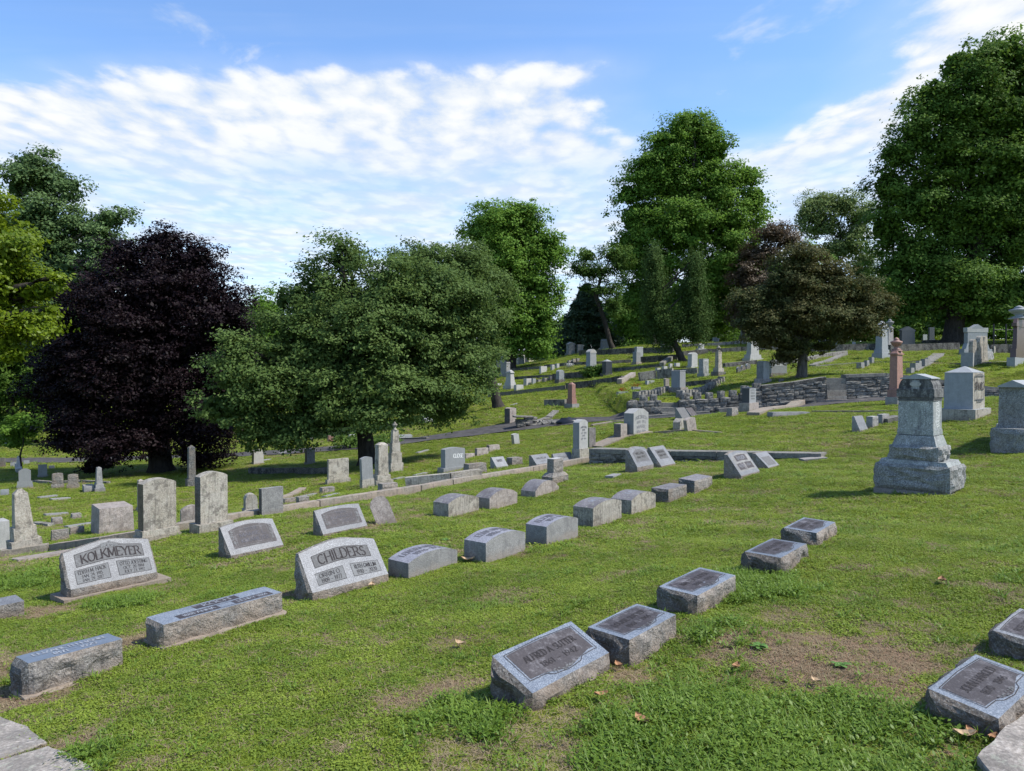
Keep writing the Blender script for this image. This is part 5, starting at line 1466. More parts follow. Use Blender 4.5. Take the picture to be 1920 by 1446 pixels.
def rubble(root, a, c, z0a, z0c, z1a, z1c, thick, courses, blen, rr, depth_front=0.0, core=True, skip=None):
    """courses of separate stones between two heights, face towards the camera side of a->c"""
    a = Vector((a[0], a[1], 0)); c = Vector((c[0], c[1], 0)); L = (c - a).length; dr = (c - a).normalized(); nm = Vector((-dr.y, dr.x, 0)); yaw = math.atan2(dr.y, dr.x)
    if core:
        m_ = 0.035
        V = []
        for (p, zb, zt) in ((a, z0a, z1a), (c, z0c, z1c)):
            for t in (m_, thick):
                for z in (zb - .3, zt - .06):
                    q = p + nm * t; V.append((q.x - root.location.x, q.y - root.location.y, z - root.location.z))
        Fc = [(0, 1, 5, 4), (2, 6, 7, 3), (1, 3, 7, 5), (0, 4, 6, 2), (0, 2, 3, 1), (4, 5, 7, 6)]
        mesh_obj('wall_core', V, Fc, ['mortar'], None, root)
    hs = [rr.uniform(.8, 1.2) for _ in range(courses)]; S = sum(hs); acc = 0
    for k in range(courses):
        x = -rr.uniform(0, blen * .4)
        while x < L - .05:
            l = blen * rr.uniform(.6, 1.5)
            x0, x1 = max(x, 0), min(x + l, L)
            x += l
            if x1 - x0 < .08: continue
            t = (x0 + x1) / 2 / L
            zb = z0a + (z0c - z0a) * t; zt = z1a + (z1c - z1a) * t
            hc = (zt - zb) * hs[k] / S; zc = zb + (zt - zb) * (acc + hs[k] / 2) / S
            if skip and skip((x0 + x1) / 2, k): continue
            q = a + dr * (x0 + x1) / 2 + nm * (.11 + rr.uniform(-.02, .02))
            stone_at(root, (q.x, q.y, zc), yaw, (x1 - x0) - .01, .26, hc - .006, rr)
        acc += hs[k]


rr = random.Random(21)
A_p, B_p = PLOT_A, PLOT_B
r_ = empty('plot_wall', (A_p[0], A_p[1], tz(*A_p) - .02)); tagit(r_, 'raised plot wall of rough stones under long coping slabs, tapering into the lawn', 'wall')
zb0 = tz(A_p[0], A_p[1]); 
n_seg = 5
prevz = None
for i in range(n_seg):
    t0, t1 = i / n_seg, (i + 1) / n_seg
    p = A_p + (B_p - A_p) * t0 - pl_n * .08; q = A_p + (B_p - A_p) * t1 - pl_n * .08
    # wall top keeps level with the turf inside
    pin = p + pl_n * .55; qin = q + pl_n * .55
    zt0 = max(tz(*(pin + pl_u * .35)) + .05, tz(*p) + .07); zt1 = max(tz(*qin) + .05, tz(*q) + .05)
    if prevz is not None: zt0 = prevz
    prevz = zt1
    g0, g1 = tz(*p), tz(*q)
    if zt0 - g0 > .16: rubble(r_, p, q, g0 - .05, g1 - .05, zt0 - .11, max(zt1 - .11, g1), .34, 2 if i < 3 else 1, .55, rr)
    pr = Prism([(-.22, -.115), (-.22, 0), (.22, 0), (.22, -.115)], float(np.linalg.norm(q - p)) - .015, [0, 1, 0, 0], [.012, .006, .012, 0], side=(0, .01), res=.09, seed=nseed(), wear=.006)
    c0 = p + pl_n * .17; c1 = q + pl_n * .17
    laid(pr, 'coping_slab', ['coping', 'coping'], (c0[0], c0[1], zt0), (c1[0], c1[1], zt1), r_)
    add_foot((c0 + c1) / 2, math.atan2(pl_u[1], pl_u[0]), float(np.linalg.norm(q - p)), .44, 0)
curb('plot_curb', 'flat pale coping running back from the raised plot corner towards the broad peaked stone', 'curb', [(1128, 840), (1180, 819), (1225, 812)], .05, .5, 'curb_stone', seg=1.5, part='coping_slab', below=.1)
curb('plot_curb', 'white line of curbing along the far side of the near raised plot', 'curb', [(1225, 812), (1352, 813)], .04, .18, 'curb_stone', seg=1.5, part='coping_slab', below=.1)
curb('plot_curb', 'pale coping slanting up to the right of the black block monument', 'curb', [(1424, 779), (1450, 770), (1514, 751)], .10, .45, 'curb_stone', seg=1.3, part='coping_slab', below=.1, rough=.01)
curb('plot_curb', 'straight thin white curb along the lawn left of the pink urn column, farther one', 'curb', [(1514, 752), (1625, 752)], .05, .18, 'marble_pinkish', seg=1.6, below=.1)
curb('plot_curb', 'straight thin grey curb along the lawn left of the pink urn column, nearer one', 'curb', [(1521, 773), (1600, 773), (1690, 772)], .05, .2, 'curb_stone', seg=1.6, below=.1)
curb('plot_curb', 'low dark curb between the white-topped cubes and the KENNEDY monument', 'curb', [(1665, 795), (1692, 789)], .14, .3, 'coping', seg=.8)
o = block((1436, 1447, 1522), 783, 9, 'broken cracked grey slab lying against the coping right of the black monument', mat='granite_aged', rough=.03, th=10)

# ---- the far retaining wall with its notched (battlemented) left part
r_ = empty('retaining_wall', (WALL_X0, WALL_Y, tz(WALL_X0, WALL_Y - .2))); tagit(r_, 'blackened dry-stone retaining wall, notched on the left and coursed on the right', 'wall')
rr = random.Random(5)


def front(x0, x1, courses, blen, extra=0.0, z_top=None):
    nn = max(1, int((x1 - x0) / 1.3))
    for i in range(nn):
        a = x0 + (x1 - x0) * i / nn; c = x0 + (x1 - x0) * (i + 1) / nn
        pa, pc = (a, wall_y(a) - .12), (c, wall_y(c) - .12)
        ga, gc = tz(a, wall_y(a) - .3), tz(c, wall_y(c) - .3)
        ta, tc_ = tz(max(a, WALL_X0 + .7), wall_y(a) + .7) + extra, tz(max(c, WALL_X0 + .7), wall_y(c) + .7) + extra
        rubble(r_, pa, pc, ga - .05, gc - .05, ta, tc_, .5, courses, blen, rr)


front(4.9, 6.3, 3, .42, -.05)
front(7.05, 10.5, 4, .38, -.08)
front(10.5, 13.2, 6, .46)
front(14.0, 24.0, 6, .52)
# smooth stair blocks let into the wall, and the broad steps of the opening
for k in range(4):
    x0 = 13.2; z0 = tz(13.6, wall_y(13.6) - .3) + k * .25
    pr = Prism([(-.25, -.125), (-.25, .12), (.25, .12), (.25, -.125)], .8, [0] * 4, [.008] * 4, side=(0, .006), res=.2, seed=nseed())
    laid(pr, 'step', ['limestone' if k < 2 else 'coping'], (13.2, wall_y(13.2) + .04 * k, z0 + .1), (14.0, wall_y(14.0) + .04 * k, z0 + .1), r_)
for k in range(3):
    pr = Prism([(-.3, -.1), (-.3, .09), (.3, .09), (.3, -.1)], .8, [0] * 4, [.01] * 4, side=(0, .006), res=.2, seed=nseed())
    z0 = tz(6.7, wall_y(6.7) - .4) + .08 + k * .19; y = wall_y(6.7) - .1 + k * .25
    laid(pr, 'step', ['coping'], (6.28, y, z0), (7.08, y, z0), r_)
for (x0, x1, y_off, dz) in [(8.6, 10.4, -.42, .12), (5.3, 8.2, -.55, .03)]:
    pr = Prism([(-.15, -.15), (-.15, .09), (.15, .09), (.15, -.15)], x1 - x0, [0] * 4, [.01] * 4, side=(0, .006), res=.2, seed=nseed())
    laid(pr, 'step', ['coping'], (x0, wall_y(x0) + y_off, tz(x0, wall_y(x0) + y_off) + dz), (x1, wall_y(x1) + y_off, tz(x1, wall_y(x1) + y_off) + dz), r_)
# merlons: upright capstones along the notched top
LIGHT = []
for k in range(5):
    p = Prism([(-.5, -.5), (-.5, .5), (.5, .5), (.5, -.5)], 1.0, [0, 1, 0, 0], [.12, .02, .1, .1], side=(0, .06), res=.24, seed=50 + k * 4.1, wear=.04)
    me_ = bpy.data.meshes.new('cap_stone'); me_.from_pydata(p.V, [], p.F); me_.materials.append(MATS['wall_stone']); me_.materials.append(MATS['coping']); me_.polygons.foreach_set('material_index', p.M); me_.update(); LIGHT.append(me_)


def merlons(a, c, pitch=.52, h=.34, w=.3, lift=0.0, root=None, ground_off=0.0):
    a = Vector((a[0], a[1], 0)); c = Vector((c[0], c[1], 0)); L = (c - a).length; dr = (c - a).normalized(); yaw = math.atan2(dr.y, dr.x)
    n = int(L / pitch)
    for i in range(n):
        q = a + dr * (i + .5) * pitch; nmv = Vector((-dr.y, dr.x, 0))
        g_ = tz(q.x + nmv.x * ground_off, q.y + nmv.y * ground_off)
        stone_at(root or r_, (q.x, q.y, g_ + lift + h / 2), yaw, w * rr.uniform(.85, 1.15), .30, h * rr.uniform(.85, 1.15), rr, name='cap_stone', pool=LIGHT)


merlons((4.95, wall_y(5) + .08), (6.3, wall_y(6.3) + .08), pitch=.42, h=.30, lift=-.08, ground_off=.6)
merlons((7.1, wall_y(7.1) + .08), (10.6, wall_y(10) + .08), pitch=.5, h=.30, lift=-.1, ground_off=.6)
for (x0, x1, seg) in [(10.5, 13.2, 1.1), (14.0, 24.0, 1.6)]:
    nn = int((x1 - x0) / seg)
    for i in range(nn):
        a = x0 + (x1 - x0) * i / nn; c = x0 + (x1 - x0) * (i + 1) / nn - .02
        pr = Prism([(-.27, -.06), (-.27, .07), (.27, .07), (.27, -.06)], c - a, [0, 1, 0, 0], [.02, .01, .01, 0], side=(0, .01), res=.16, seed=nseed(), wear=.008)
        laid(pr, 'coping_slab', ['wall_stone_dark' if x0 < 13 else 'coping', 'coping'], (a, wall_y(a) + .1, tz(a, wall_y(a) + .7) + .04), (c, wall_y(c) + .1, tz(c, wall_y(c) + .7) + .04), r_)
for (p0, p1, lab) in [((1170, 770), (1257, 734), 'row of toothed pale capstones climbing the hill, left one'), ((1258, 768), (1357, 716), 'row of toothed pale capstones climbing the hill, right one')]:
    a = hit(*p0); c = hit(*p1)
    if p0[0] < 1200: a = Vector((4.95, wall_y(5) + .3, 0))
    else: a = Vector((7.15, wall_y(7) + .4, 0))
    w_ = empty('toothed_wall', (a.x, a.y, tz(a.x, a.y))); tagit(w_, lab, 'wall')
    merlons(a, c, pitch=.55, h=.34, w=.34, lift=-.02, root=w_)
    nn = int((c - a).length / 1.6)
    for i in range(nn):
        p = a.lerp(c, i / nn); q = a.lerp(c, (i + 1) / nn); p.z = tz(p.x, p.y); q.z = tz(q.x, q.y)
        pr = Prism([(-.15, -.3), (-.15, .06), (.15, .06), (.15, -.3)], (q - p).length, [0] * 4, [.02] * 4, side=(0, .01), res=.25, seed=nseed())
        laid(pr, 'wall_course', ['wall_stone'], p, q, w_)

# ---- terraces higher on the hill (each run a low wall of long blocks)
for pxs, h, t, mt, seg, lab, tp in [
    ([(915, 745), (985, 738), (1060, 730)], .26, .3, 'coping', 1.6, 'long pale-topped curb on the left of the hill below the waisted monument', None),
    ([(1061, 731), (1110, 726), (1166, 718)], .42, .3, 'wall_stone_dark', 1.6, 'dark retaining wall continuing the pale curb behind the pink obelisk', 'coping'),
    ([(1166, 720), (1192, 706)], .28, .3, 'marble_pinkish', 1.2, 'light stepped curb turning uphill from the dark wall', None),
    ([(1036, 712), (1102, 708)], .42, .3, 'wall_stone_dark', 1.6, 'short dark wall behind the domed white monument', None),
    ([(955, 712), (1003, 709), (1036, 708)], .2, .3, 'wall_stone_dark', 1.6, 'low dark wall edge left of the domed white monument', None),
    ([(958, 697), (1016, 692)], .25, .3, 'wall_stone_dark', 1.8, 'upper dark terrace edge left of the two small upright stones', None),
    ([(1020, 690), (1060, 686), (1120, 684), (1184, 680)], .25, .3, 'wall_stone_dark', 1.8, 'dark terrace edge crossing behind the tall cream monument', None),
    ([(1085, 668), (1140, 666), (1186, 664), (1262, 662)], .5, .35, 'wall_stone_dark', 1.5, 'dark stone terrace wall under the crest monuments', 'wall_stone'),
    ([(1150, 697), (1200, 693), (1245, 688)], .22, .3, 'wall_stone_dark', 1.6, 'low dark wall right of the black pyramid-topped monument', 'coping'),
    ([(1192, 681), (1240, 678), (1270, 676)], .45, .35, 'wall_stone_dark', 1.5, 'dark terrace wall left of the leaning tree trunk', 'coping'),
    ([(1245, 688), (1262, 676)], .3, .3, 'wall_stone', 1.2, 'curb climbing to the leaning tree trunk', 'coping'),
    ([(1282, 668), (1330, 663), (1390, 659), (1470, 656)], .35, .35, 'wall_stone_dark', 1.6, 'dark terrace edge behind the white stained monuments', None),
    ([(1280, 652), (1345, 649), (1400, 645)], .3, .3, 'wall_stone', 1.8, 'top terrace edge below the slim obelisk', 'coping'),
    ([(1201, 715), (1232, 711), (1262, 708)], .55, .4, 'wall_stone', .9, 'ruined low wall with pale coping left of the rough mottled monument', 'coping'),
    ([(1262, 706), (1308, 702)], .42, .35, 'wall_stone', 1.1, 'continuation of the ruined wall towards the rough mottled monument', 'coping'),
    ([(1284, 725), (1335, 720)], .25, .3, 'wall_stone_dark', 1.6, 'dark curb stub right of the tall grey-blue block', None),
    ([(1360, 690), (1400, 686), (1420, 684)], .3, .3, 'wall_stone_dark', 1.6, 'low wall behind the three white-topped stones', 'coping'),
    ([(1477, 684), (1510, 679), (1560, 668), (1590, 664)], .22, .4, 'wall_stone', 1.4, 'low wall crossing behind the copper tree trunk', 'coping'),
    ([(1530, 688), (1556, 680), (1590, 666)], .12, .4, 'coping', 1.2, 'pale curb slanting uphill right of the copper tree trunk', None),
    ([(1528, 689), (1600, 683), (1636, 681), (1700, 681), (1760, 680)], .09, .3, 'coping', 1.6, 'long pale kerb across the terrace behind the white-faced blocks', None),
    ([(1522, 661), (1580, 659), (1642, 657)], .5, .4, 'wall_stone_dark', 1.4, 'dark wall under the far lawn left of the tall tapering monument', 'coping'),
    ([(1670, 660), (1730, 658), (1800, 656)], .5, .4, 'wall_stone_dark', 1.4, 'dark wall in the shade of the large tree', None),
    ([(1858, 663), (1890, 662), (1960, 662)], .6, .4, 'wall_stone_dark', 1.4, 'dark wall behind the tall brown column', None),
    ([(1735, 645), (1800, 644)], .3, .4, 'wall_stone_dark', 1.6, 'farther dark wall under the large tree', None),
    ([(1720, 697), (1746, 684), (1772, 664)], .06, .7, 'coping', 1.3, 'pale path-like kerb running back beside the five little blocks', None),
    ([(1780, 684), (1850, 682), (1890, 680)], .08, .3, 'coping', 1.6, 'pale kerb along the terrace left of the tall brown column', None),
    ([(1112, 800), (1150, 794), (1190, 791)], .08, .2, 'curb_stone', 1.5, 'light kerb at the road side behind the slender white tablet', None),
    ([(1020, 762), (1059, 762)], .36, .4, 'wall_stone', .8, 'low broken wall left of the pink pointed obelisk', 'coping'),
    ([(1008, 794), (1035, 785), (1048, 773)], .1, .3, 'wall_stone', 1.0, 'line of curbing leading down to the tumbled wall corner', None),
    ([(730, 826), (800, 824)], .10, .2, 'wall_stone', 1.5, 'low kerb beside the long low grey block across the road', None),
]:
    curb('low_wall', lab, 'wall', pxs, h, t, mt, seg=seg * 1.7, part='wall_block', rough=.02, res=.35, below=.3, top=tp, jit=.012, gap=.01)

# tumbled corner beside the road
c_ = hit(985, 801); r_ = empty('tumbled_wall', c_); tagit(r_, 'tumbled corner of an old wall with loose pale rubble beside the road', 'rubble')
rr = random.Random(3)
for k in range(10): stone_at(r_, c_ + Vector((rr.uniform(-.45, .45), rr.uniform(.05, .2), .08 + .1 * (k % 4))), .2, rr.uniform(.25, .4), .3, .13, rr)
stone_at(r_, c_ + Vector((-.1, .1, .47)), .2, .9, .4, .07, rr, name='cap_slab')
for k in range(46):
    t = rr.random(); q = hit(1003 + 55 * t, 797 - 3 * t + rr.uniform(-1, 2)); s = rr.uniform(.08, .22)
    stone_at(r_, q + Vector((0, rr.uniform(0, .6), s * .3)), rr.uniform(0, 6), s * 1.3, s, s * .8, rr, name='loose_stone', pool=LIGHT, tilt=.5)
c_ = hit(1066, 794)
V = []; Fc = []
for j in range(7):
    for i in range(12):
        a = 2 * math.pi * i / 12; th_ = math.pi * j / 12 
        rr_ = 1 + .25 * noise.noise(Vector((math.cos(a) * 1.3, math.sin(a) * 1.3, j * .6)))
        V.append((.55 * math.cos(a) * math.cos(th_) * rr_, .3 * math.sin(a) * math.cos(th_) * rr_, .28 * math.sin(th_) * rr_ - .02))
for j in range(6):
    for i in range(12): Fc.append((j * 12 + i, j * 12 + (i + 1) % 12, (j + 1) * 12 + (i + 1) % 12, (j + 1) * 12 + i))
Fc.append(tuple(72 + i for i in range(12)))
o = mesh_obj('refuse_bag', V, Fc, ['black_plastic'], smooth=True, loc=c_); tagit(o, 'black shiny plastic bag slumped on the rubble above the road', 'bag')


# ---- paving at the two lower corners
def slab(name, px_poly, thick, mat, parent=None, lift=0.02, lab=None, cat=None, levels=3):
    pts_ = [hit(*p) for p in px_poly]
    c_ = sum(pts_, Vector()) / len(pts_)
    # subdivide outline and jitter it so that the edge looks worn
    out = []
    for a, q in zip(pts_, pts_[1:] + pts_[:1]):
        k = max(1, int((q - a).length / .05))
        for j in range(k):
            p = a.lerp(q, j / k); nz = noise.noise_vector(p * 9) * .012
            out.append(Vector((p.x + nz.x, p.y + nz.y, 0)))
    n = len(out); V = []; Fc = []
    rings = [(1.0, -thick), (1.0, -.008), (.985, 0.0), (.8, 0), (.55, 0), (.3, 0)]
    for f, dz in rings:
        for p in out:
            q = Vector((c_.x + (p.x - c_.x) * f, c_.y + (p.y - c_.y) * f, 0))
            V.append((q.x - c_.x, q.y - c_.y, tz(q.x, q.y) - c_.z + lift + dz + (.008 * noise.noise(q * 7) if dz >= 0 else 0)))
    for r in range(len(rings) - 1):
        for i in range(n):
            k = (i + 1) % n; Fc.append((r * n + i, r * n + k, (r + 1) * n + k, (r + 1) * n + i))
    V.append((0, 0, lift)); ci = len(V) - 1
    for i in range(n): Fc.append(((len(rings) - 1) * n + i, (len(rings) - 1) * n + (i + 1) % n, ci))
    o = mesh_obj(name, V, Fc, [mat], None, None)
    o.location = c_
    if o.data.polygons[-1].normal.z < 0: o.data.flip_normals()
    if parent is not None: o.parent = parent; o.matrix_parent_inverse = Matrix.Translation(-Vector(parent.location))
    if lab: tagit(o, lab, cat)
    for f in (0, 1):
        pass
    POLY.append([(p.x, p.y) for p in pts_])
    return o


POLY = []
r_ = empty('path', hit(20, 1420)); tagit(r_, kind='structure')
slab('flagstone', [(-90, 1335), (0, 1350), (50, 1368), (85, 1398), (40, 1414), (0, 1428), (-90, 1448)], .1, 'flagstone', r_)
slab('flagstone', [(-90, 1454), (0, 1434), (45, 1419), (92, 1404), (135, 1424), (172, 1446), (200, 1490), (-60, 1600)], .1, 'flagstone', r_)
slab('flagstone', [(-400, 1330), (-250, 1290), (-96, 1333), (-96, 1448), (-300, 1500)], .1, 'flagstone', r_)
slab('curb_slab', [(1832, 1450), (1868, 1410), (1920, 1368), (1985, 1322), (2130, 1420), (1960, 1620)], .14, 'flagstone', None, lift=.07, lab='broad worn pale curb slab crossing the lower right corner', cat='curb')


# ================================================================== trees
def tube(pts_, radii, n=8, cap=True):
    V = []; Fc = []
    for i, (p, r) in enumerate(zip(pts_, radii)):
        p = Vector(p); q = Vector(pts_[min(i + 1, len(pts_) - 1)]); o_ = Vector(pts_[max(i - 1, 0)])
        t = (q - o_).normalized(); a = t.orthogonal().normalized() if abs(t.z) < .99 else Vector((1, 0, 0)); a = (Vector((1, 0, 0)) - t * t.x).normalized() if abs(t.x) < .95 else (Vector((0, 1, 0)) - t * t.y).normalized()
        b_ = t.cross(a)
        for k in range(n):
            an = 2 * math.pi * k / n; V.append(p + (a * math.cos(an) + b_ * math.sin(an)) * r)
    for i in range(len(pts_) - 1):
        for k in range(n):
            Fc.append((i * n + k, i * n + (k + 1) % n, (i + 1) * n + (k + 1) % n, (i + 1) * n + k))
    return V, Fc


def limb(a, c, r0, r1, rr, n=5, sides=6, bend=.12, droop=0.0):
    a, c = Vector(a), Vector(c); L = (c - a).length; P_ = []; R_ = []
    off = Vector((rr.uniform(-1, 1), rr.uniform(-1, 1), rr.uniform(-.3, .8))) * L * bend
    for i in range(n + 1):
        t = i / n
        p = a.lerp(c, t) + off * math.sin(math.pi * t) + Vector((rr.uniform(-1, 1), rr.uniform(-1, 1), rr.uniform(-1, 1))) * L * .02 * (0 < i < n)
        P_.append(p); R_.append(r0 * (1 - t) + r1 * t)
    return tube(P_, R_, sides)


def leaf_mesh(name, C, Nrm, size, rng, mat, root, aspect=.62, tint=None):
    n = len(C)
    ref = rng.normal(size=(n, 3)); T = np.cross(Nrm, ref); T /= np.linalg.norm(T, axis=1, keepdims=True) + 1e-9
    B = np.cross(Nrm, T)
    L = size * rng.uniform(.65, 1.25, (n, 1)) * .5; W = L * aspect
    bow = Nrm * L * .25
    v = np.stack([C - T * L, C + B * W - bow, C + T * L, C - B * W - bow], 1).reshape(-1, 3).astype(np.float32)
    me = bpy.data.meshes.new(name)
    me.vertices.add(n * 4); me.vertices.foreach_set('co', v.ravel())
    me.loops.add(n * 4); me.loops.foreach_set('vertex_index', np.arange(n * 4, dtype=np.int32))
    me.polygons.add(n); me.polygons.foreach_set('loop_start', np.arange(0, n * 4, 4, dtype=np.int32)); me.polygons.foreach_set('loop_total', np.full(n, 4, np.int32))
    a = me.attributes.new('tint', 'FLOAT', 'FACE')
    a.data.foreach_set('value', (tint if tint is not None else rng.random(n)).astype(np.float32))
    me.update()
    me.materials.append(MATS[mat])
    o = bpy.data.objects.new(name, me); COL.objects.link(o)
    o.parent = root
    return o


def crown(root, lobes, n, size, clump, mat, seed, per=26, shell=.8, up=.55, squash=.55, aspect=.62, tips=0.0, bough=None, fill=.16):
    """lobes: (x, y, z, rx, ry, rz) relative to the root. Leaves sit on overlapping boughs (small leafy mounds at the ends of
    the branches); each bough is broken into sprays so that light and dark show between them"""
    rng = np.random.default_rng(seed)
    lob = np.array(lobes, float)
    bs = bough or clump * 1.9
    area = lob[:, 3] * lob[:, 5] + lob[:, 3] * lob[:, 4] + lob[:, 4] * lob[:, 5]
    nb = int(area.sum() * 4.19 / (bs * bs * 1.05)) + 8
    nb = min(nb, n // 10)
    k = rng.choice(len(lob), nb, p=area / area.sum())
    d = rng.normal(size=(nb, 3)); d /= np.linalg.norm(d, axis=1, keepdims=True)
    r = np.where(rng.random(nb) < shell, rng.uniform(.84, 1.05, nb), rng.uniform(.3, .85, nb))
    tip = rng.random(nb) < .22
    r = np.where(tip, rng.uniform(1.02, 1.0 + .9 * bs / np.maximum(lob[k, 3], bs), nb), r)
    c = lob[k, :3] + d * lob[k, 3:6] * r[:, None]
    deep = np.zeros(nb, bool)
    for j in range(len(lob)):
        q = (((c - lob[j, :3]) / lob[j, 3:6]) ** 2).sum(1)
        deep |= (q < .45) & (k != j)
    keep = ~deep | (rng.random(nb) < .10)
    c, d, tip = c[keep], d[keep], tip[keep]; nb = len(c)
    br = bs * rng.uniform(.55, 1.35, nb) * np.where(tip, .5, 1.0)
    # sprays on every bough
    ns = 7
    si = np.repeat(np.arange(nb), ns)
    sd = rng.normal(size=(len(si), 3)) + d[si] * .75 + np.array([0, 0, .45]); sd /= np.linalg.norm(sd, axis=1, keepdims=True)
    sc_ = c[si] + sd * br[si][:, None] * np.array([1, 1, squash + .15]) * rng.uniform(.55, 1.12, (len(si), 1))
    m = int(n * (1 - fill))
    wts = br[si] ** 2; idx = rng.choice(len(si), m, p=wts / wts.sum())
    off = rng.normal(size=(m, 3)) * (br[si][idx] * .30)[:, None] * np.array([1, 1, squash])
    Cn = sc_[idx] + off
    Nn = sd[idx] * .75 + np.array([0, 0, up]) + rng.normal(size=(m, 3)) * .42
    tint = np.clip(rng.random(len(si))[idx] * .5 + rng.random(m) * .5, 0, 1)
    # inner leaves keep the crown from being see-through
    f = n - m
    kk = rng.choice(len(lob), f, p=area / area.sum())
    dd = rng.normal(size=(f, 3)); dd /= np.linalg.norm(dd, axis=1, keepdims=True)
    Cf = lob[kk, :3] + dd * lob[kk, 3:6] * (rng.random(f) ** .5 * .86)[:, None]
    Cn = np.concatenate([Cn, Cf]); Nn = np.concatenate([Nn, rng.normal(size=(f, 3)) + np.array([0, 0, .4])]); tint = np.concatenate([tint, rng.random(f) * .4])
    Nn /= np.linalg.norm(Nn, axis=1, keepdims=True)
    sz = np.where(np.arange(n) < m, size, size * 1.7)[:, None]
    return leaf_mesh('crown', Cn, Nn, sz, rng, mat, root, aspect, tint), c


def tree(name, label, base_px, lobes_px, n, size, clump, leaf, barkm='bark_dark', D=None, r0=.3, fork=.3, lean=None, seed=1, depth=.85, twigs=2, group=None, base=None, thin=1.0, **kw):
    """lobes_px: (cx, cy, rx, ry[, depth offset in m]) as seen in the photo at the tree's depth"""
    P0 = base if base is not None else hit(base_px[0], base_px[1], D)
    if base is None and D is not None:
        P0 = Vector((ray(*base_px)[0] * D, D, 0)); P0.z = tz(P0.x, P0.y)
    D0 = P0.y
    root = empty(name, P0); tagit(root, label, 'tree', group)
    rr = random.Random(seed)
    lobes = []
    for L in lobes_px:
        dd = L[4] if len(L) > 4 else rr.uniform(-.25, .25) * (L[2] * D0 / F_PX)
        p = at(L[0], L[1], D0 + dd); s = (D0 + dd) / F_PX
        bs_ = kw.get('bough') or clump * 1.9
        q = lambda r: max(r - .42 * bs_, r * .5)
        lobes.append((p.x - P0.x, p.y - P0.y, p.z - P0.z, q(L[2] * s), q(max(L[2], L[3]) * s * depth), q(L[3] * s)))
    _, cl = crown(root, lobes, n, size, clump, leaf, seed, **kw)
    top = max(l[2] + l[5] for l in lobes)
    fz = fork * top
    lo = lobes
    cx_ = sum(l[0] for l in lo) / len(lo); 
    fx = lean if lean is not None else cx_ * .3
    V, Fc = tube([(0, 0, -.4), (0, 0, 0.0), (fx * .15, 0, fz * .12), (fx * .5, 0, fz * .55), (fx, 0, fz)], [r0 * 1.6, r0 * 1.35, r0 * 1.03, r0 * .9, r0 * .85], 12)
    def add(v, f):
        b0 = len(V); V.extend(v); Fc.extend([tuple(i + b0 for i in q) for q in f])
    # leader
    tp = max(lobes, key=lambda l: l[2])
    add(*limb((fx, 0, fz), (tp[0], tp[1], tp[2]), r0 * .7 * thin, r0 * .18 * thin, rr, 7, 8, .04))
    for l in lobes:
        t = min(max((l[2] - l[5] * .9 - fz) / max(top - fz, .1), 0), .75) * .8
        a = Vector((fx, 0, fz)).lerp(Vector((tp[0], tp[1], tp[2])), t)
        c = Vector(l[:3])
        r1 = r0 * .38 * (1 - t * .5) * thin
        add(*limb(a, c, r1, r1 * .45, rr, 6, 6, .14))
        for q in range(twigs):
            dv = Vector((rr.gauss(0, 1), rr.gauss(0, 1), rr.gauss(0.2, .8))).normalized()
            e = c + Vector((dv.x * l[3], dv.y * l[4], dv.z * l[5])) * .85
            add(*limb(a.lerp(c, rr.uniform(.5, .95)), e, r1 * .4, r1 * .12, rr, 4, 4, .15))
    mesh_obj('trunk', V, Fc, [barkm], None, root, smooth=True)
    return root


tree('purple_beech', 'dense round tree with blackish purple leaves left of centre', (303, 905), [
    (265, 700, 165, 130), (270, 600, 150, 120), (310, 520, 105, 85), (310, 455, 45, 32), (225, 480, 45, 35), (370, 490, 45, 45), (400, 590, 75, 85), (140, 660, 70, 80), (110, 740, 60, 55), (150, 800, 80, 45, -1.5),
    (225, 828, 95, 38, -1.5), (380, 800, 75, 62, -1), (95, 700, 45, 40), (430, 690, 48, 70), (190, 868, 45, 24, -2), (375, 858, 50, 22, 0), (180, 560, 50, 60), (130, 830, 40, 30, -1), (435, 590, 35, 45), (170, 880, 30, 18, -2.2)],
     150000, .115, .26, 'leaf_purple', D=31, r0=.46, fork=.24, seed=11, per=34, squash=.45, up=.55, shell=.8, fill=.3)
tree('linden_tree', 'wide spreading green tree with low crown in the middle of the slope', (690, 872), [
    (690, 640, 160, 120), (600, 560, 70, 70), (650, 490, 50, 30), (640, 465, 30, 18), (760, 540, 95, 60), (820, 600, 75, 80), (860, 690, 58, 60), (800, 745, 85, 48, -1.5), (700, 740, 110, 58, -2), (600, 750, 80, 62, -1.5),
    (520, 720, 75, 80, -1.5), (455, 710, 60, 62, -2), (425, 762, 66, 44, -2.2), (480, 805, 62, 42, -1.5), (560, 640, 70, 80, -1), (445, 655, 42, 44, -2), (545, 815, 50, 26, -2), (862, 640, 42, 50), (855, 760, 40, 38), (560, 800, 60, 30, -1), (530, 560, 25, 40), (880, 570, 30, 40)],
     150000, .12, .25, 'leaf_linden', r0=.33, fork=.20, seed=12, per=30, squash=.5, bough=.6, depth=.7)
tree('shade_tree', 'rounded mid-green tree behind the right shoulder of the spreading tree', (935, 720), [
    (840, 520, 90, 60), (780, 500, 45, 40), (900, 560, 62, 75), (860, 620, 75, 70), (915, 640, 38, 48), (800, 480, 35, 25), (880, 480, 40, 30)],
     42000, .17, .36, 'leaf_linden', D=44, r0=.3, fork=.3, seed=13, per=26)
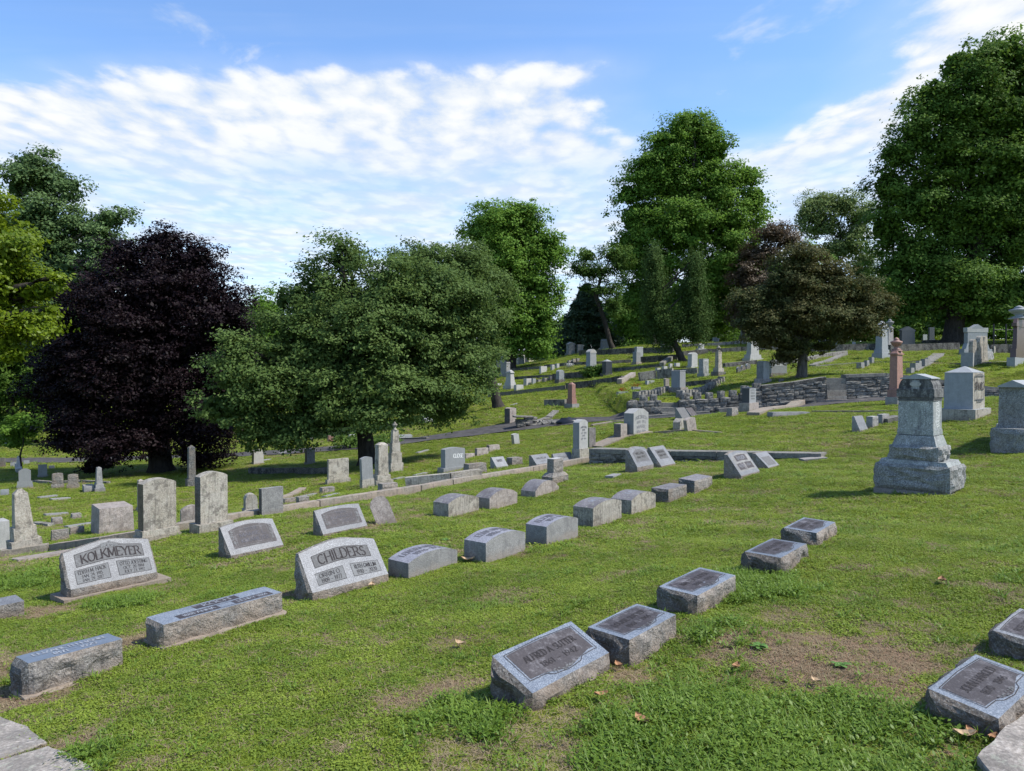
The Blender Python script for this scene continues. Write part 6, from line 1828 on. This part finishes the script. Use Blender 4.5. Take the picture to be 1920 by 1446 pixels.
tree('maple_tree', 'tall bright-leaved tree on the crest left of the gap of sky', (957, 684), [
    (940, 420, 62, 40), (975, 400, 38, 25), (905, 440, 40, 32), (1000, 460, 42, 48), (1030, 470, 34, 36), (940, 490, 70, 60), (1000, 540, 48, 55), (960, 590, 62, 50), (1020, 600, 28, 40), (930, 640, 42, 28), (985, 640, 40, 25), (1045, 470, 22, 22), (1010, 650, 22, 18)],
     66000, .24, .50, 'leaf_mid', bough=.95, D=62, r0=.42, fork=.22, seed=14, per=24)
tree('maple_tree', 'very tall open-branched bright green tree in the middle of the skyline', (1312, 646), [
    (1290, 250, 48, 36), (1245, 275, 42, 38), (1335, 280, 42, 42), (1215, 320, 35, 40), (1275, 340, 70, 55), (1350, 350, 50, 50), (1400, 330, 34, 30), (1415, 375, 28, 38), (1180, 365, 34, 30), (1200, 410, 48, 45), (1270, 430, 75, 55), (1360, 430, 62, 50),
    (1180, 470, 34, 42), (1230, 500, 52, 45), (1330, 520, 60, 50), (1380, 490, 42, 45), (1200, 560, 46, 48), (1280, 580, 60, 50), (1350, 580, 42, 50), (1170, 590, 28, 42), (1215, 620, 34, 24), (1300, 232, 22, 18)],
     140000, .26, .52, 'leaf_mid', bough=1.05, fill=.2, D=70, r0=.62, fork=.24, seed=15, per=26, twigs=3)
tree('arborvitae', 'pair of shaggy dark green columns leaning from one bent trunk on the hill', (1281, 678), [
    (1226, 510, 13, 34), (1228, 560, 20, 38), (1235, 605, 28, 30), (1300, 505, 10, 26), (1300, 545, 17, 34), (1303, 590, 24, 36), (1265, 620, 32, 26), (1300, 626, 24, 22), (1245, 632, 24, 16), (1225, 480, 7, 18), (1300, 482, 6, 14)],
     42000, .13, .26, 'leaf_arbor', 'bark_dark', r0=.25, fork=.18, lean=-.7, seed=16, per=22, squash=1.3, up=.3, twigs=0)
tree('copper_tree', 'small spreading tree with coppery brown foliage growing behind the retaining wall', (1503, 709), [
    (1500, 490, 40, 32), (1510, 540, 68, 42), (1445, 570, 48, 36), (1580, 545, 58, 36), (1630, 575, 42, 26), (1660, 572, 24, 16), (1520, 600, 88, 36), (1440, 610, 44, 36), (1590, 600, 46, 28), (1480, 650, 36, 28), (1410, 590, 30, 26), (1560, 625, 44, 20), (1465, 525, 34, 30), (1550, 510, 34, 26), (1495, 468, 18, 16), (1470, 672, 26, 14), (1600, 615, 46, 22), (1545, 650, 34, 16), (1420, 625, 34, 24), (1400, 560, 30, 26), (1530, 570, 60, 50)],
     90000, .115, .24, 'leaf_copper', 'bark_grey', r0=.24, fork=.22, seed=17, per=28)
tree('big_maple', 'huge dense dark green tree filling the upper right corner', (1785, 645), [
    (1870, 110, 70, 42), (1800, 130, 50, 46), (1930, 120, 60, 50), (1750, 180, 44, 46), (1840, 200, 90, 70), (1940, 220, 80, 90), (1720, 250, 40, 48), (1780, 290, 70, 60), (1880, 320, 90, 70), (1680, 290, 40, 36), (1665, 350, 38, 40), (1730, 380, 66, 60),
    (1820, 420, 90, 70), (1920, 430, 90, 80), (1665, 430, 42, 50), (1720, 480, 62, 55), (1680, 510, 45, 44), (1800, 530, 90, 60), (1900, 550, 90, 55), (1730, 560, 60, 36), (1700, 590, 30, 22), (1850, 590, 70, 24), (2020, 200, 80, 120), (2030, 420, 90, 130), (1900, 75, 20, 20), (1855, 90, 20, 20), (2020, 560, 70, 40)],
     215000, .26, .46, 'leaf_maple', bough=1.15, fill=.24, D=58, r0=.75, fork=.13, seed=18, per=30, shell=.82)
tree('bright_maple', 'bright yellow-green leafy boughs reaching in from the left edge', (-190, 905), [
    (-30, 420, 60, 55), (20, 470, 40, 50), (-20, 540, 90, 70), (70, 545, 52, 34), (110, 522, 30, 22), (50, 600, 55, 32), (0, 640, 50, 40), (30, 665, 26, 28), (-60, 620, 70, 60), (-110, 500, 90, 90), (-20, 370, 30, 30), (-150, 640, 70, 70), (95, 580, 28, 18)],
     66000, .14, .26, 'leaf_bright', bough=.6, D=24, r0=.4, fork=.3, seed=19, per=24)
tree('poplar_tree', 'tall loose grey-green tree behind the purple one at the left', (130, 845), [
    (60, 310, 40, 32), (35, 350, 32, 34), (90, 350, 40, 36), (130, 350, 32, 26), (70, 400, 50, 36), (205, 410, 34, 28), (150, 430, 42, 36), (100, 460, 55, 46), (190, 460, 46, 38), (40, 440, 34, 46), (150, 510, 66, 46), (225, 415, 16, 18), (60, 520, 50, 50), (210, 520, 36, 40), (110, 600, 80, 60)],
     60000, .21, .38, 'leaf_poplar', 'bark_grey', bough=.85, D=46, r0=.42, fork=.45, seed=20, per=24, twigs=3)
tree('maple_tree', 'shadowy dark green tree low behind the left edge boughs', (20, 830), [
    (10, 700, 55, 60), (60, 740, 40, 50), (-50, 720, 70, 80), (20, 640, 70, 50), (90, 690, 35, 60), (30, 790, 50, 24)],
     36000, .2, .36, 'leaf_maple', D=52, r0=.3, fork=.2, seed=21, per=24)
tree('maple_tree', 'small leafy sapling hanging over the far road at the left', (40, 862), [
    (25, 815, 26, 20), (45, 800, 30, 18), (20, 835, 16, 10)], 4200, .14, .26, 'leaf_mid', D=34, r0=.06, fork=.3, seed=22, per=16)
tree('shade_tree', 'distant green tree between the purple and the spreading tree', (490, 770), [
    (490, 580, 28, 30), (470, 620, 36, 40), (505, 610, 34, 46), (480, 680, 50, 50)], 18000, .26, .5, 'leaf_mid', D=70, r0=.3, fork=.3, seed=23, per=20)
tree('locust_tree', 'thin crooked open-crowned tree on the crest left of the tall bright tree', (1149, 658), [
    (1100, 480, 26, 18), (1085, 505, 22, 16), (1150, 478, 26, 20), (1120, 510, 32, 16), (1165, 500, 22, 18), (1130, 545, 30, 16), (1150, 580, 22, 18), (1095, 540, 20, 12)],
     10000, .19, .34, 'leaf_back', D=66, r0=.22, fork=.55, lean=-1.6, seed=24, per=16, twigs=4)
tree('locust_tree', 'sparse reddish-leaved tree between the tall bright tree and the copper tree', (1425, 640), [
    (1450, 440, 36, 24), (1425, 480, 36, 24), (1480, 450, 22, 16), (1400, 520, 34, 30), (1440, 540, 34, 26), (1410, 570, 34, 30), (1430, 610, 42, 22), (1390, 590, 24, 30)],
     26000, .20, .38, 'leaf_red', 'bark_grey', D=66, r0=.2, fork=.35, seed=25, per=20, twigs=4)
tree('locust_tree', 'pale feathery tree on the skyline left of the huge dark tree', (1560, 630), [
    (1530, 385, 36, 24), (1580, 380, 36, 24), (1610, 410, 32, 34), (1540, 420, 44, 28), (1600, 460, 38, 38), (1560, 470, 36, 26), (1620, 510, 30, 36), (1510, 400, 20, 18)],
     26000, .26, .50, 'leaf_pale', D=92, r0=.28, fork=.42, seed=26, per=18, twigs=4)
# two dark conifers on the crest
for (px, D, top, half, low, sd, lab) in [(1100, 74, 535, 84, 650, 31, 'dark spreading conifer on the crest behind the gabled monument'), (1345, 80, 500, 40, 640, 32, 'dark conifer in the shade left of the slim obelisk')]:
    P0 = Vector((ray(px, 650)[0] * D, D, 0)); P0.z = tz(P0.x, P0.y)
    root = empty('conifer', P0); tagit(root, lab, 'tree')
    rng = np.random.default_rng(sd); H = at(px, top, D).z - P0.z; Rm = half * D / F_PX
    n = 26000
    lev = (rng.random(n) ** .8); tierh = np.clip(np.round(lev * 13) / 13 + rng.normal(0, .03, n), 0, 1)
    rad = Rm * (1 - tierh * .92) * np.sqrt(rng.uniform(.08, 1.1, n)) * (1 + .2 * np.sin(lev * 43)); an = rng.random(n) * 6.283; an = np.round(an / .45) * .45 + rng.normal(0, .2, n)
    C = np.stack([rad * np.cos(an), rad * np.sin(an), .04 * H + tierh * H * .96 - rad * .22 + rng.normal(0, .08, n)], 1)
    Nn = np.stack([np.cos(an) * .3, np.sin(an) * .3, np.ones(n)], 1) + rng.normal(size=(n, 3)) * .4; Nn /= np.linalg.norm(Nn, axis=1, keepdims=True)
    leaf_mesh('crown', C, Nn, .42, rng, 'leaf_conifer', root, .4)
    V, Fc = tube([(0, 0, -.3), (0, 0, 0), (0, 0, H * .95)], [.3, .24, .03], 8); mesh_obj('trunk', V, Fc, ['bark_dark'], None, root, smooth=True)

# the belt of trees closing the view behind the hill; each is its own tree
rb = random.Random(77)
BELT_L = ['background tree behind the dark spreading conifer', 'green background tree left of the arborvitae columns', 'background tree right behind the arborvitae columns', 'background tree between the arborvitae and the slim obelisk', 'dark background tree behind the sparse reddish tree',
          'background tree behind the left half of the copper tree', 'dark background tree directly behind the copper tree crown', 'background tree between the copper tree and the tall tapering monument', 'dark background tree behind the tall tapering monument',
          'far background tree above the narrow dark block monument', 'dark background tree behind the trunk of the huge maple', 'mid-green background tree behind the pedimented monument', 'dark background tree behind the tall brown column', 'background tree beyond the right edge of the iron fence',
          'far tree hidden behind the rounded mid-green tree', 'far tree behind the left half of the spreading tree', 'far tree seen low between the purple and the spreading tree', 'far tree behind the right side of the purple tree', 'far tree behind the middle of the purple tree',
          'far tree behind the left side of the purple tree', 'far tree under the bright boughs at the left edge', 'far tree cut by the left edge of the picture', 'far tree between the rounded mid-green tree and the crest maple']
BELT = [(1040, 84, 590, 45, 'leaf_back'), (1180, 88, 560, 46, 'leaf_mid'), (1235, 96, 520, 46, 'leaf_back'), (1385, 90, 470, 50, 'leaf_mid'), (1440, 98, 470, 52, 'leaf_mid'), (1500, 88, 450, 52, 'leaf_mid'), (1560, 84, 560, 42, 'leaf_maple'),
        (1620, 90, 520, 46, 'leaf_back'), (1680, 84, 540, 40, 'leaf_maple'), (1735, 100, 530, 46, 'leaf_back'), (1800, 92, 540, 52, 'leaf_maple'), (1860, 86, 540, 50, 'leaf_mid'), (1930, 92, 520, 60, 'leaf_maple'), (2010, 86, 500, 60, 'leaf_back'),
        (760, 96, 640, 60, 'leaf_back'), (640, 104, 620, 60, 'leaf_back'), (540, 110, 640, 60, 'leaf_maple'), (420, 105, 620, 70, 'leaf_back'), (300, 112, 620, 70, 'leaf_back'), (180, 104, 610, 70, 'leaf_maple'), (60, 98, 600, 70, 'leaf_back'), (-60, 92, 590, 70, 'leaf_maple'), (850, 90, 640, 46, 'leaf_back')]
for i, (px, D, top, half, lf) in enumerate(BELT):
    gy_ = 700 + (EYE - tz(ray(px, 700)[0] * D, D)) * 0
    P0 = Vector((ray(px, 700)[0] * D, D, 0)); P0.z = tz(P0.x, P0.y)
    basey = 700 + (EYE - P0.z) / D * F_PX
    Hh = basey - top
    lb = []
    for k in range(6):
        lb.append((px + rb.uniform(-.55, .55) * half, top + Hh * rb.uniform(.2, .62), half * rb.uniform(.42, .68), Hh * rb.uniform(.15, .24)))
    lb.append((px, top + Hh * .2, half * .45, Hh * .17)); lb.append((px - half * .3, basey - Hh * .2, half * .6, Hh * .13)); lb.append((px + half * .35, basey - Hh * .22, half * .55, Hh * .14))
    side_ = 'left' if px < 900 else 'right'
    tree('background_tree', BELT_L[i], None, lb, 15000, .36, .62, lf, D=D, base=P0, r0=.26, fork=.2, seed=100 + i, per=16, twigs=1, group='belt of trees beyond the hill' if px > 1000 else 'belt of trees beyond the hollow')

# low shrub on the terrace and bushes under the trees
for (px, py, rx, ry, D, lf, lab) in [(1118, 702, 17, 9, 51, 'leaf_maple', 'low dark green shrub left of the black pyramid-topped monument'), (1770, 634, 22, 8, 80, 'leaf_bright', 'yellow-green clipped bush beyond the far shaded wall'), (690, 838, 60, 7, 35, 'leaf_back', 'scrubby low weeds along the far road edge'), (1530, 640, 40, 14, 76, 'leaf_mid', 'bright undergrowth seen beneath the copper tree'), (1395, 632, 40, 16, 78, 'leaf_mid', 'green undergrowth behind the slim obelisk'), (812, 793, 22, 14, 44, 'leaf_back', 'bush with white blossoms below the spreading tree')]:
    P0 = Vector((ray(px, py)[0] * D, D, 0)); P0.z = tz(P0.x, P0.y); s = D / F_PX
    root = empty('shrub', P0); tagit(root, lab, 'shrub')
    crown(root, [(0, 0, ry * s * .7, rx * s, rx * s * .6, ry * s * .7), (rx * s * .4, 0, ry * s * .5, rx * s * .6, rx * s * .5, ry * s * .8)], 3500, .14, .2, lf, int(px), per=12)

# houses glimpsed behind the crest
for (px, py, w, d, h, D, yaw, lab, wall) in [(988, 682, 4.5, 5, 1.6, 96, .3, 'cream gabled house glimpsed behind the crest by the maple trunk', 'house_wall'), (946, 682, 4.5, 6, 2.4, 92, -.2, 'grey-roofed white house glimpsed left of the maple trunk', 'marble_white'), (1748, 628, 6, 7, 3.0, 118, .4, 'pale gabled house glimpsed under the huge dark tree', 'marble_white')]:
    c_ = at(px, py, D); r_ = empty('house', c_, yaw); tagit(r_, lab, 'house')
    tier(r_, 'wall', w, d, -4, 4 + h * .6, wall, res=2)
    gable(r_, 'roof', w * 1.08, d * 1.05, h * .6 + .005, h * .45, 'house_roof', along='y', eave=.1)
    for i in range(2):
        V = [(-.3, -.03, 0), (.3, -.03, 0), (.3, -.03, .7), (-.3, -.03, .7)]
        mesh_obj('window', V, [(0, 1, 2, 3)], ['house_glass'], None, r_, loc=((i - .5) * w * .4, -d / 2, h * .1))
# iron fence posts in the shade at the right
r_ = empty('iron_fence', hit(1868, 662)); tagit(r_, 'dark iron fence posts in the shade left of the tall brown column', 'fence')
for i in range(4):
    c_ = Vector((i * .85, .3, 0))
    V, Fc = tube([(c_.x, c_.y, -.3), (c_.x, c_.y, 2.0)], [.06, .06], 6); mesh_obj('post', V, Fc, ['iron'], None, r_)
for z in (.5, 1.6):
    V, Fc = tube([(0, .3, z), (2.55, .3, z)], [.03, .03], 6); mesh_obj('rail', V, Fc, ['iron'], None, r_)


# ================================================================== grass and small plants
def tuft(name, kind, seed):
    rr = random.Random(seed); V = []; Fc = []; MI = []; tint = []
    def blade(x, y, h, w, lean_a, lean, mi, curl=.5):
        k = len(V); dx, dy = math.cos(lean_a), math.sin(lean_a); sx, sy = -dy * w / 2, dx * w / 2
        for t, ww in ((0, 1.0), (.5, .85), (1.0, .12)):
            o = lean * (t ** (1 + curl)) * h; z = h * t * (1 - .35 * t * lean)
            V.append((x + dx * o - sx * ww, y + dy * o - sy * ww, z)); V.append((x + dx * o + sx * ww, y + dy * o + sy * ww, z))
        Fc.append((k, k + 1, k + 3, k + 2)); Fc.append((k + 2, k + 3, k + 5, k + 4)); t_ = rr.random(); tint.extend([t_, t_]); MI.extend([mi, mi])
    def leaflet(x, y, z, r, mi):
        k = len(V); a = rr.uniform(0, 6.28); tl = Vector((rr.gauss(0, .45), rr.gauss(0, .45), 1)).normalized(); u_ = tl.orthogonal().normalized(); u_ = Matrix.Rotation(a, 3, tl) @ u_; w_ = tl.cross(u_)
        for (p, q) in ((-1, 0), (0, .6), (1, 0), (0, -.6)):
            V.append(tuple(Vector((x, y, z)) + u_ * p * r + w_ * q * r))
        Fc.append((k, k + 1, k + 2, k + 3)); tint.append(rr.random()); MI.append(mi)
    if kind == 'short':
        for _ in range(15): blade(rr.gauss(0, .018), rr.gauss(0, .018), rr.uniform(.011, .025), .0032, rr.uniform(0, 6.28), rr.uniform(.3, 1.5), 0)
        for _ in range(5): leaflet(rr.gauss(0, .02), rr.gauss(0, .02), rr.uniform(.006, .02), .006, 1)
    elif kind == 'clover':
        for _ in range(24): leaflet(rr.gauss(0, .023), rr.gauss(0, .023), rr.uniform(.005, .016), rr.uniform(.005, .009), 1)
        for _ in range(4): blade(rr.gauss(0, .02), rr.gauss(0, .02), rr.uniform(.012, .028), .003, rr.uniform(0, 6.28), rr.uniform(.3, 1.2), 0)
    elif kind == 'broad':
        for _ in range(11): blade(rr.gauss(0, .012), rr.gauss(0, .012), rr.uniform(.035, .07), .0065, rr.uniform(0, 6.28), rr.uniform(.5, 1.5), 2, .8)
    elif kind == 'dry':
        for _ in range(17): blade(rr.gauss(0, .026), rr.gauss(0, .026), rr.uniform(.008, .024), .0030, rr.uniform(0, 6.28), rr.uniform(1.0, 2.6), 3)
    elif kind == 'lush':
        for _ in range(16): leaflet(rr.gauss(0, .028), rr.gauss(0, .028), rr.uniform(.02, .05), rr.uniform(.007, .014), 2)
        for _ in range(9): blade(rr.gauss(0, .025), rr.gauss(0, .025), rr.uniform(.05, .10), .005, rr.uniform(0, 6.28), rr.uniform(.4, 1.2), 2)
    me = bpy.data.meshes.new(name); me.from_pydata(V, [], Fc)
    for mt in ('grass_blade', 'clover_leaf', 'lush_blade', 'dry_blade'): me.materials.append(MATS[mt])
    me.polygons.foreach_set('material_index', MI)
    a = me.attributes.new('tint', 'FLOAT', 'FACE'); a.data.foreach_set('value', tint); me.update()
    return bpy.data.objects.new(name, me)


KINDS_ = ['short', 'short', 'clover', 'clover', 'broad', 'dry', 'dry', 'lush']
TUFTS = [tuft('grass_tuft', k, 40 + i) for i, k in enumerate(KINDS_)]
rng = np.random.default_rng(99)


def vnoise(x, y, s, ph):      # cheap smooth noise
    v = np.zeros(len(x))
    for i in range(5):
        a = ph + i * 2.399; f = s * (1 + .37 * i)
        v += np.sin((x * math.cos(a) + y * math.sin(a)) * f + i * 1.7 + ph) * np.sin((x * math.sin(a * 1.3) - y * math.cos(a * 1.3)) * f * .83 + ph * 2)
    return v / 2.2


LUSH = [(1450, 1400, .55), (1600, 1400, .5), (1330, 1370, .4), (1220, 1390, .3), (1420, 1100, .35), (1360, 1190, .22), (1700, 1440, .4), (880, 1350, .25), (1560, 1440, .6), (130, 1440, .2), (1390, 1440, .6), (60, 1090, .35), (240, 1130, .25), (1330, 1120, .25)]
LUSH = [(hit(a, b_).x, hit(a, b_).y, r) for a, b_, r in LUSH]


def scatter(n, y0, y1, sc, szz, extra_margin=1.2):
    u_ = rng.random(n); y = np.sqrt(y0 * y0 + (y1 * y1 - y0 * y0) * u_)
    x = (rng.random(n) * 2 - 1) * (.735 * y + extra_margin)
    b0 = bare_at(x, y) * (1 + .35 * vnoise(x, y, 14.0, 1.1)) + .25 * vnoise(x, y, 6.0, 1.1) * (y < 14)
    thin = vnoise(x, y, 1.6, 2.2) * .5 + vnoise(x, y, 5.0, .4) * .5
    kind = np.where(rng.random(n) < .45 + .3 * vnoise(x, y, 1.1, 3.3), rng.integers(2, 4, n), rng.integers(0, 2, n))
    kind = np.where(rng.random(n) < np.clip(.17 + .62 * sst(thin, .12, .6) + .3 * (thin < -.6), 0, 1), rng.integers(5, 7, n), kind)
    lush = np.zeros(n)
    for lx, ly, r in LUSH: lush = np.maximum(lush, np.exp(-(((x - lx) ** 2 + (y - ly) ** 2) / (r * r)) ** 1.5))
    lush *= (vnoise(x, y, 9, .9) > -.5)
    pb = .010 + .10 * (vnoise(x, y, 2.3, 5.1) > .9)
    kind = np.where(rng.random(n) < pb, 4, kind)
    kind = np.where(rng.random(n) < lush * .75, np.where(rng.random(n) < .7, 7, 4), kind)
    bb = np.clip((b0 - .30) / .35, 0, 1)
    keep = rng.random(n) > bb * .5
    kind = np.where((bb > .15) & (rng.random(n) < .25 + bb * .62) & (lush < .4), rng.integers(5, 7, n), kind)
    s = sc * rng.uniform(.7, 1.35, n)
    return x[keep], y[keep], kind[keep], s[keep], np.full(keep.sum(), szz)


parts = [scatter(135000, 1.3, 8.0, 1.0, 1.0, 3.0), scatter(104000, 8.0, 17.0, 1.7, 1.15, 3.0), scatter(80000, 17.0, 36.0, 3.0, 1.3, 1.5), scatter(52000, 36, 72, 6.0, 1.8, 1.5)]
# longer fringe at the foot of the stones
fx, fy = [], []
for (cx, cy, c, s, hx, hy) in FOOT:
    if cy > 14: continue
    for _ in range(int(60 * (hx + hy) * (2 if cy < 8 else 1))):
        sd = rng.integers(0, 4); t = rng.uniform(-1, 1); o = rng.uniform(.008, .045)
        lx, ly = ((t * hx, -(hy + o)) if sd == 0 else (t * hx, hy + o) if sd == 1 else (-(hx + o), t * hy) if sd == 2 else (hx + o, t * hy))
        fx.append(cx + lx * c - ly * s); fy.append(cy + lx * s + ly * c)
fx, fy = np.array(fx), np.array(fy)
parts.append((fx, fy, np.where(rng.random(len(fx)) < .14, 4, np.where(rng.random(len(fx)) < .35, 6, 0)), rng.uniform(.6, 1.1, len(fx)), np.full(len(fx), 1.0)))
gx_, gy_, gk, gs, gz = [np.concatenate([p[i] for p in parts]) for i in range(5)]
ok = np.ones(len(gx_), bool)
for (cx, cy, c, s, hx, hy) in FOOT:
    near = np.abs(gx_ - cx) + np.abs(gy_ - cy) < (hx + hy) * 1.6
    i_ = np.where(near)[0]
    if len(i_) == 0: continue
    dx, dy = gx_[i_] - cx, gy_[i_] - cy
    lx, ly = dx * c + dy * s, -dx * s + dy * c
    ok[i_[(np.abs(lx) < hx) & (np.abs(ly) < hy)]] = False
for poly in POLY:
    ins = np.zeros(len(gx_), bool)
    for (x0, y0), (x1, y1) in zip(poly, poly[1:] + poly[:1]):
        cr = ((y0 > gy_) != (y1 > gy_)) & (gx_ < (x1 - x0) * (gy_ - y0) / ((y1 - y0) if y1 != y0 else 1e-9) + x0)
        ins ^= cr
    ok &= ~ins
# keep the road clear
for a, c in zip(road_edge[:-1], road_edge[1:]):
    ax, ay, bx, by = a[0], a[1], c[0], c[1]; L = math.hypot(bx - ax, by - ay); ux, uy = (bx - ax) / L, (by - ay) / L
    t = (gx_ - ax) * ux + (gy_ - ay) * uy; s_ = -(gx_ - ax) * uy + (gy_ - ay) * ux
    ok &= ~((t > -.2) & (t < L + .2) & (s_ > -.05) & (s_ < 1.95))
# far retaining wall body
ok &= ~((gx_ > 4.8) & (np.abs(gy_ - wall_y(gx_) - .1) < .3))
gx_, gy_, gk, gs, gz = gx_[ok], gy_[ok], gk[ok], gs[ok], gz[ok]
gzz = terrain(gx_, gy_)
n = len(gx_)
me = bpy.data.meshes.new('grass'); me.vertices.add(n); me.vertices.foreach_set('co', np.stack([gx_, gy_, gzz], 1).astype(np.float32).ravel())
for nm, typ, val in (('rot', 'FLOAT_VECTOR', np.stack([rng.normal(0, .08, n), rng.normal(0, .08, n), rng.random(n) * 6.28], 1)), ('scl', 'FLOAT_VECTOR', np.stack([gs, gs, np.minimum(gs, 1 + (gs - 1) * .25) * gz], 1)), ('idx', 'INT', gk)):
    a = me.attributes.new(nm, typ, 'POINT')
    if typ == 'INT': a.data.foreach_set('value', val.astype(np.int32))
    else: a.data.foreach_set('vector', val.astype(np.float32).ravel())
me.update()
grass = bpy.data.objects.new('grass', me); COL.objects.link(grass); tagit(grass, kind='stuff')
ng = bpy.data.node_groups.new('grass_scatter', 'GeometryNodeTree')
ng.interface.new_socket('Geometry', in_out='INPUT', socket_type='NodeSocketGeometry'); ng.interface.new_socket('Geometry', in_out='OUTPUT', socket_type='NodeSocketGeometry')
gi = ng.nodes.new('NodeGroupInput'); go = ng.nodes.new('NodeGroupOutput')
m2p = ng.nodes.new('GeometryNodeMeshToPoints'); iop = ng.nodes.new('GeometryNodeInstanceOnPoints'); jn = ng.nodes.new('GeometryNodeGeometryToInstance')
ng.links.new(gi.outputs[0], m2p.inputs[0]); ng.links.new(m2p.outputs[0], iop.inputs['Points'])
for t_ in reversed(TUFTS):
    oi_ = ng.nodes.new('GeometryNodeObjectInfo'); oi_.inputs['Object'].default_value = t_
    ng.links.new(oi_.outputs['Geometry'], jn.inputs[0])
ng.links.new(jn.outputs[0], iop.inputs['Instance']); iop.inputs['Pick Instance'].default_value = True
for nm, typ, sk in (('rot', 'FLOAT_VECTOR', 'Rotation'), ('scl', 'FLOAT_VECTOR', 'Scale'), ('idx', 'INT', 'Instance Index')):
    na = ng.nodes.new('GeometryNodeInputNamedAttribute'); na.data_type = typ; na.inputs['Name'].default_value = nm
    if sk == 'Rotation':
        e2r = ng.nodes.new('FunctionNodeEulerToRotation'); ng.links.new(na.outputs[0], e2r.inputs[0]); ng.links.new(e2r.outputs[0], iop.inputs[sk])
    else: ng.links.new(na.outputs[0], iop.inputs[sk])
ng.links.new(iop.outputs[0], go.inputs[0])
md = grass.modifiers.new('grass_scatter', 'NODES'); md.node_group = ng

# ---- single weeds and fallen leaves that can be picked out
for (px, py, s, lab) in [(1423, 1216, .075, 'broad-leaved rosette weed alone on the bare patch, farther one'), (1576, 1252, .07, 'broad-leaved rosette weed alone on the bare patch, nearer one'), (238, 1132, .10, 'leafy weed tuft at the foot of the KOLKMEYER stone'), (1004, 1320, .07, 'round-leaved weed against the corner of the ALFRED marker'), (1385, 1320, .09, 'clump of weed at the edge of the lush grass'), (835, 1015, .08, 'dark weed tuft in the lawn behind the EDNA stone')]:
    c_ = hit(px, py); rr = random.Random(px); V = []; Fc = []
    for i in range(16):
        a = i * 2.4 + rr.uniform(-.5, .5); L = s * rr.uniform(.4, .85); el = rr.uniform(.1, .9); w = L * .24; k = len(V)
        dx, dy = math.cos(a), math.sin(a)
        for t, ww, z in ((.05, .3, .0), (.4, .9, .35), (.75, 1.0, .45), (1.0, .1, .35)):
            V.append((dx * L * t - dy * w * ww, dy * L * t + dx * w * ww, z * L * el + .01)); V.append((dx * L * t + dy * w * ww, dy * L * t - dx * w * ww, z * L * el + .01))
        Fc += [(k, k + 1, k + 3, k + 2), (k + 2, k + 3, k + 5, k + 4), (k + 4, k + 5, k + 7, k + 6)]
    o = mesh_obj('weed_plant', V, Fc, ['weed_leaf'], loc=c_); tagit(o, lab, 'weed')
for (px, py, s, mt, lab) in [(877, 1056, .07, 'tan_leaf', 'curled tan leaf at the foot of the EDNA stone'), (1766, 1097, .045, 'brown_leaf', 'orange-brown leaf alone on the right lawn'), (1204, 1365, .045, 'brown_leaf', 'small rusty leaf in the lush grass'), (1127, 1315, .035, 'brown_leaf', 'orange leaf by the front of the ALFRED marker'), (1160, 1258, .032, 'brown_leaf', 'reddish leaf between the two nearest markers of the right row'),
                             (1808, 1392, .045, 'tan_leaf', 'large curled tan leaf by the large marker near the curb slab'), (1822, 1386, .03, 'brown_leaf', 'brown leaf touching the large curled tan one'), (1862, 1397, .03, 'brown_leaf', 'brown leaf nearest the pale curb slab'), (1380, 1261, .035, 'brown_leaf', 'tiny orange leaf scrap on the worn ground'), (863, 1216, .04, 'tan_leaf', 'pale dry leaf on the worn ground left of the ALFRED marker'),
                             (697, 1105, .05, 'tan_leaf', 'flat tan leaf in front of the CHILDERS stone'), (1530, 1288, .03, 'tan_leaf', 'tiny pale scrap on the worn ground')]:
    c_ = hit(px, py); rr = random.Random(px + 5); V = []; Fc = []
    a = rr.uniform(0, 6.28)
    for j in range(5):
        t = j / 4 * 2 - 1; w = math.sqrt(max(0, 1 - t * t)) * .55 + .04
        for q in (-1, 0, 1):
            x, y = t * s, q * w * s; z = .018 + .35 * s * (t * t) + .25 * s * abs(q)
            V.append((x * math.cos(a) - y * math.sin(a), x * math.sin(a) + y * math.cos(a), z + .012))
    for j in range(4):
        for q in range(2):
            k = j * 3 + q; Fc.append((k, k + 3, k + 4, k + 1))
    o = mesh_obj('dead_leaf', V, Fc, [mt], loc=c_); tagit(o, lab, 'leaf')
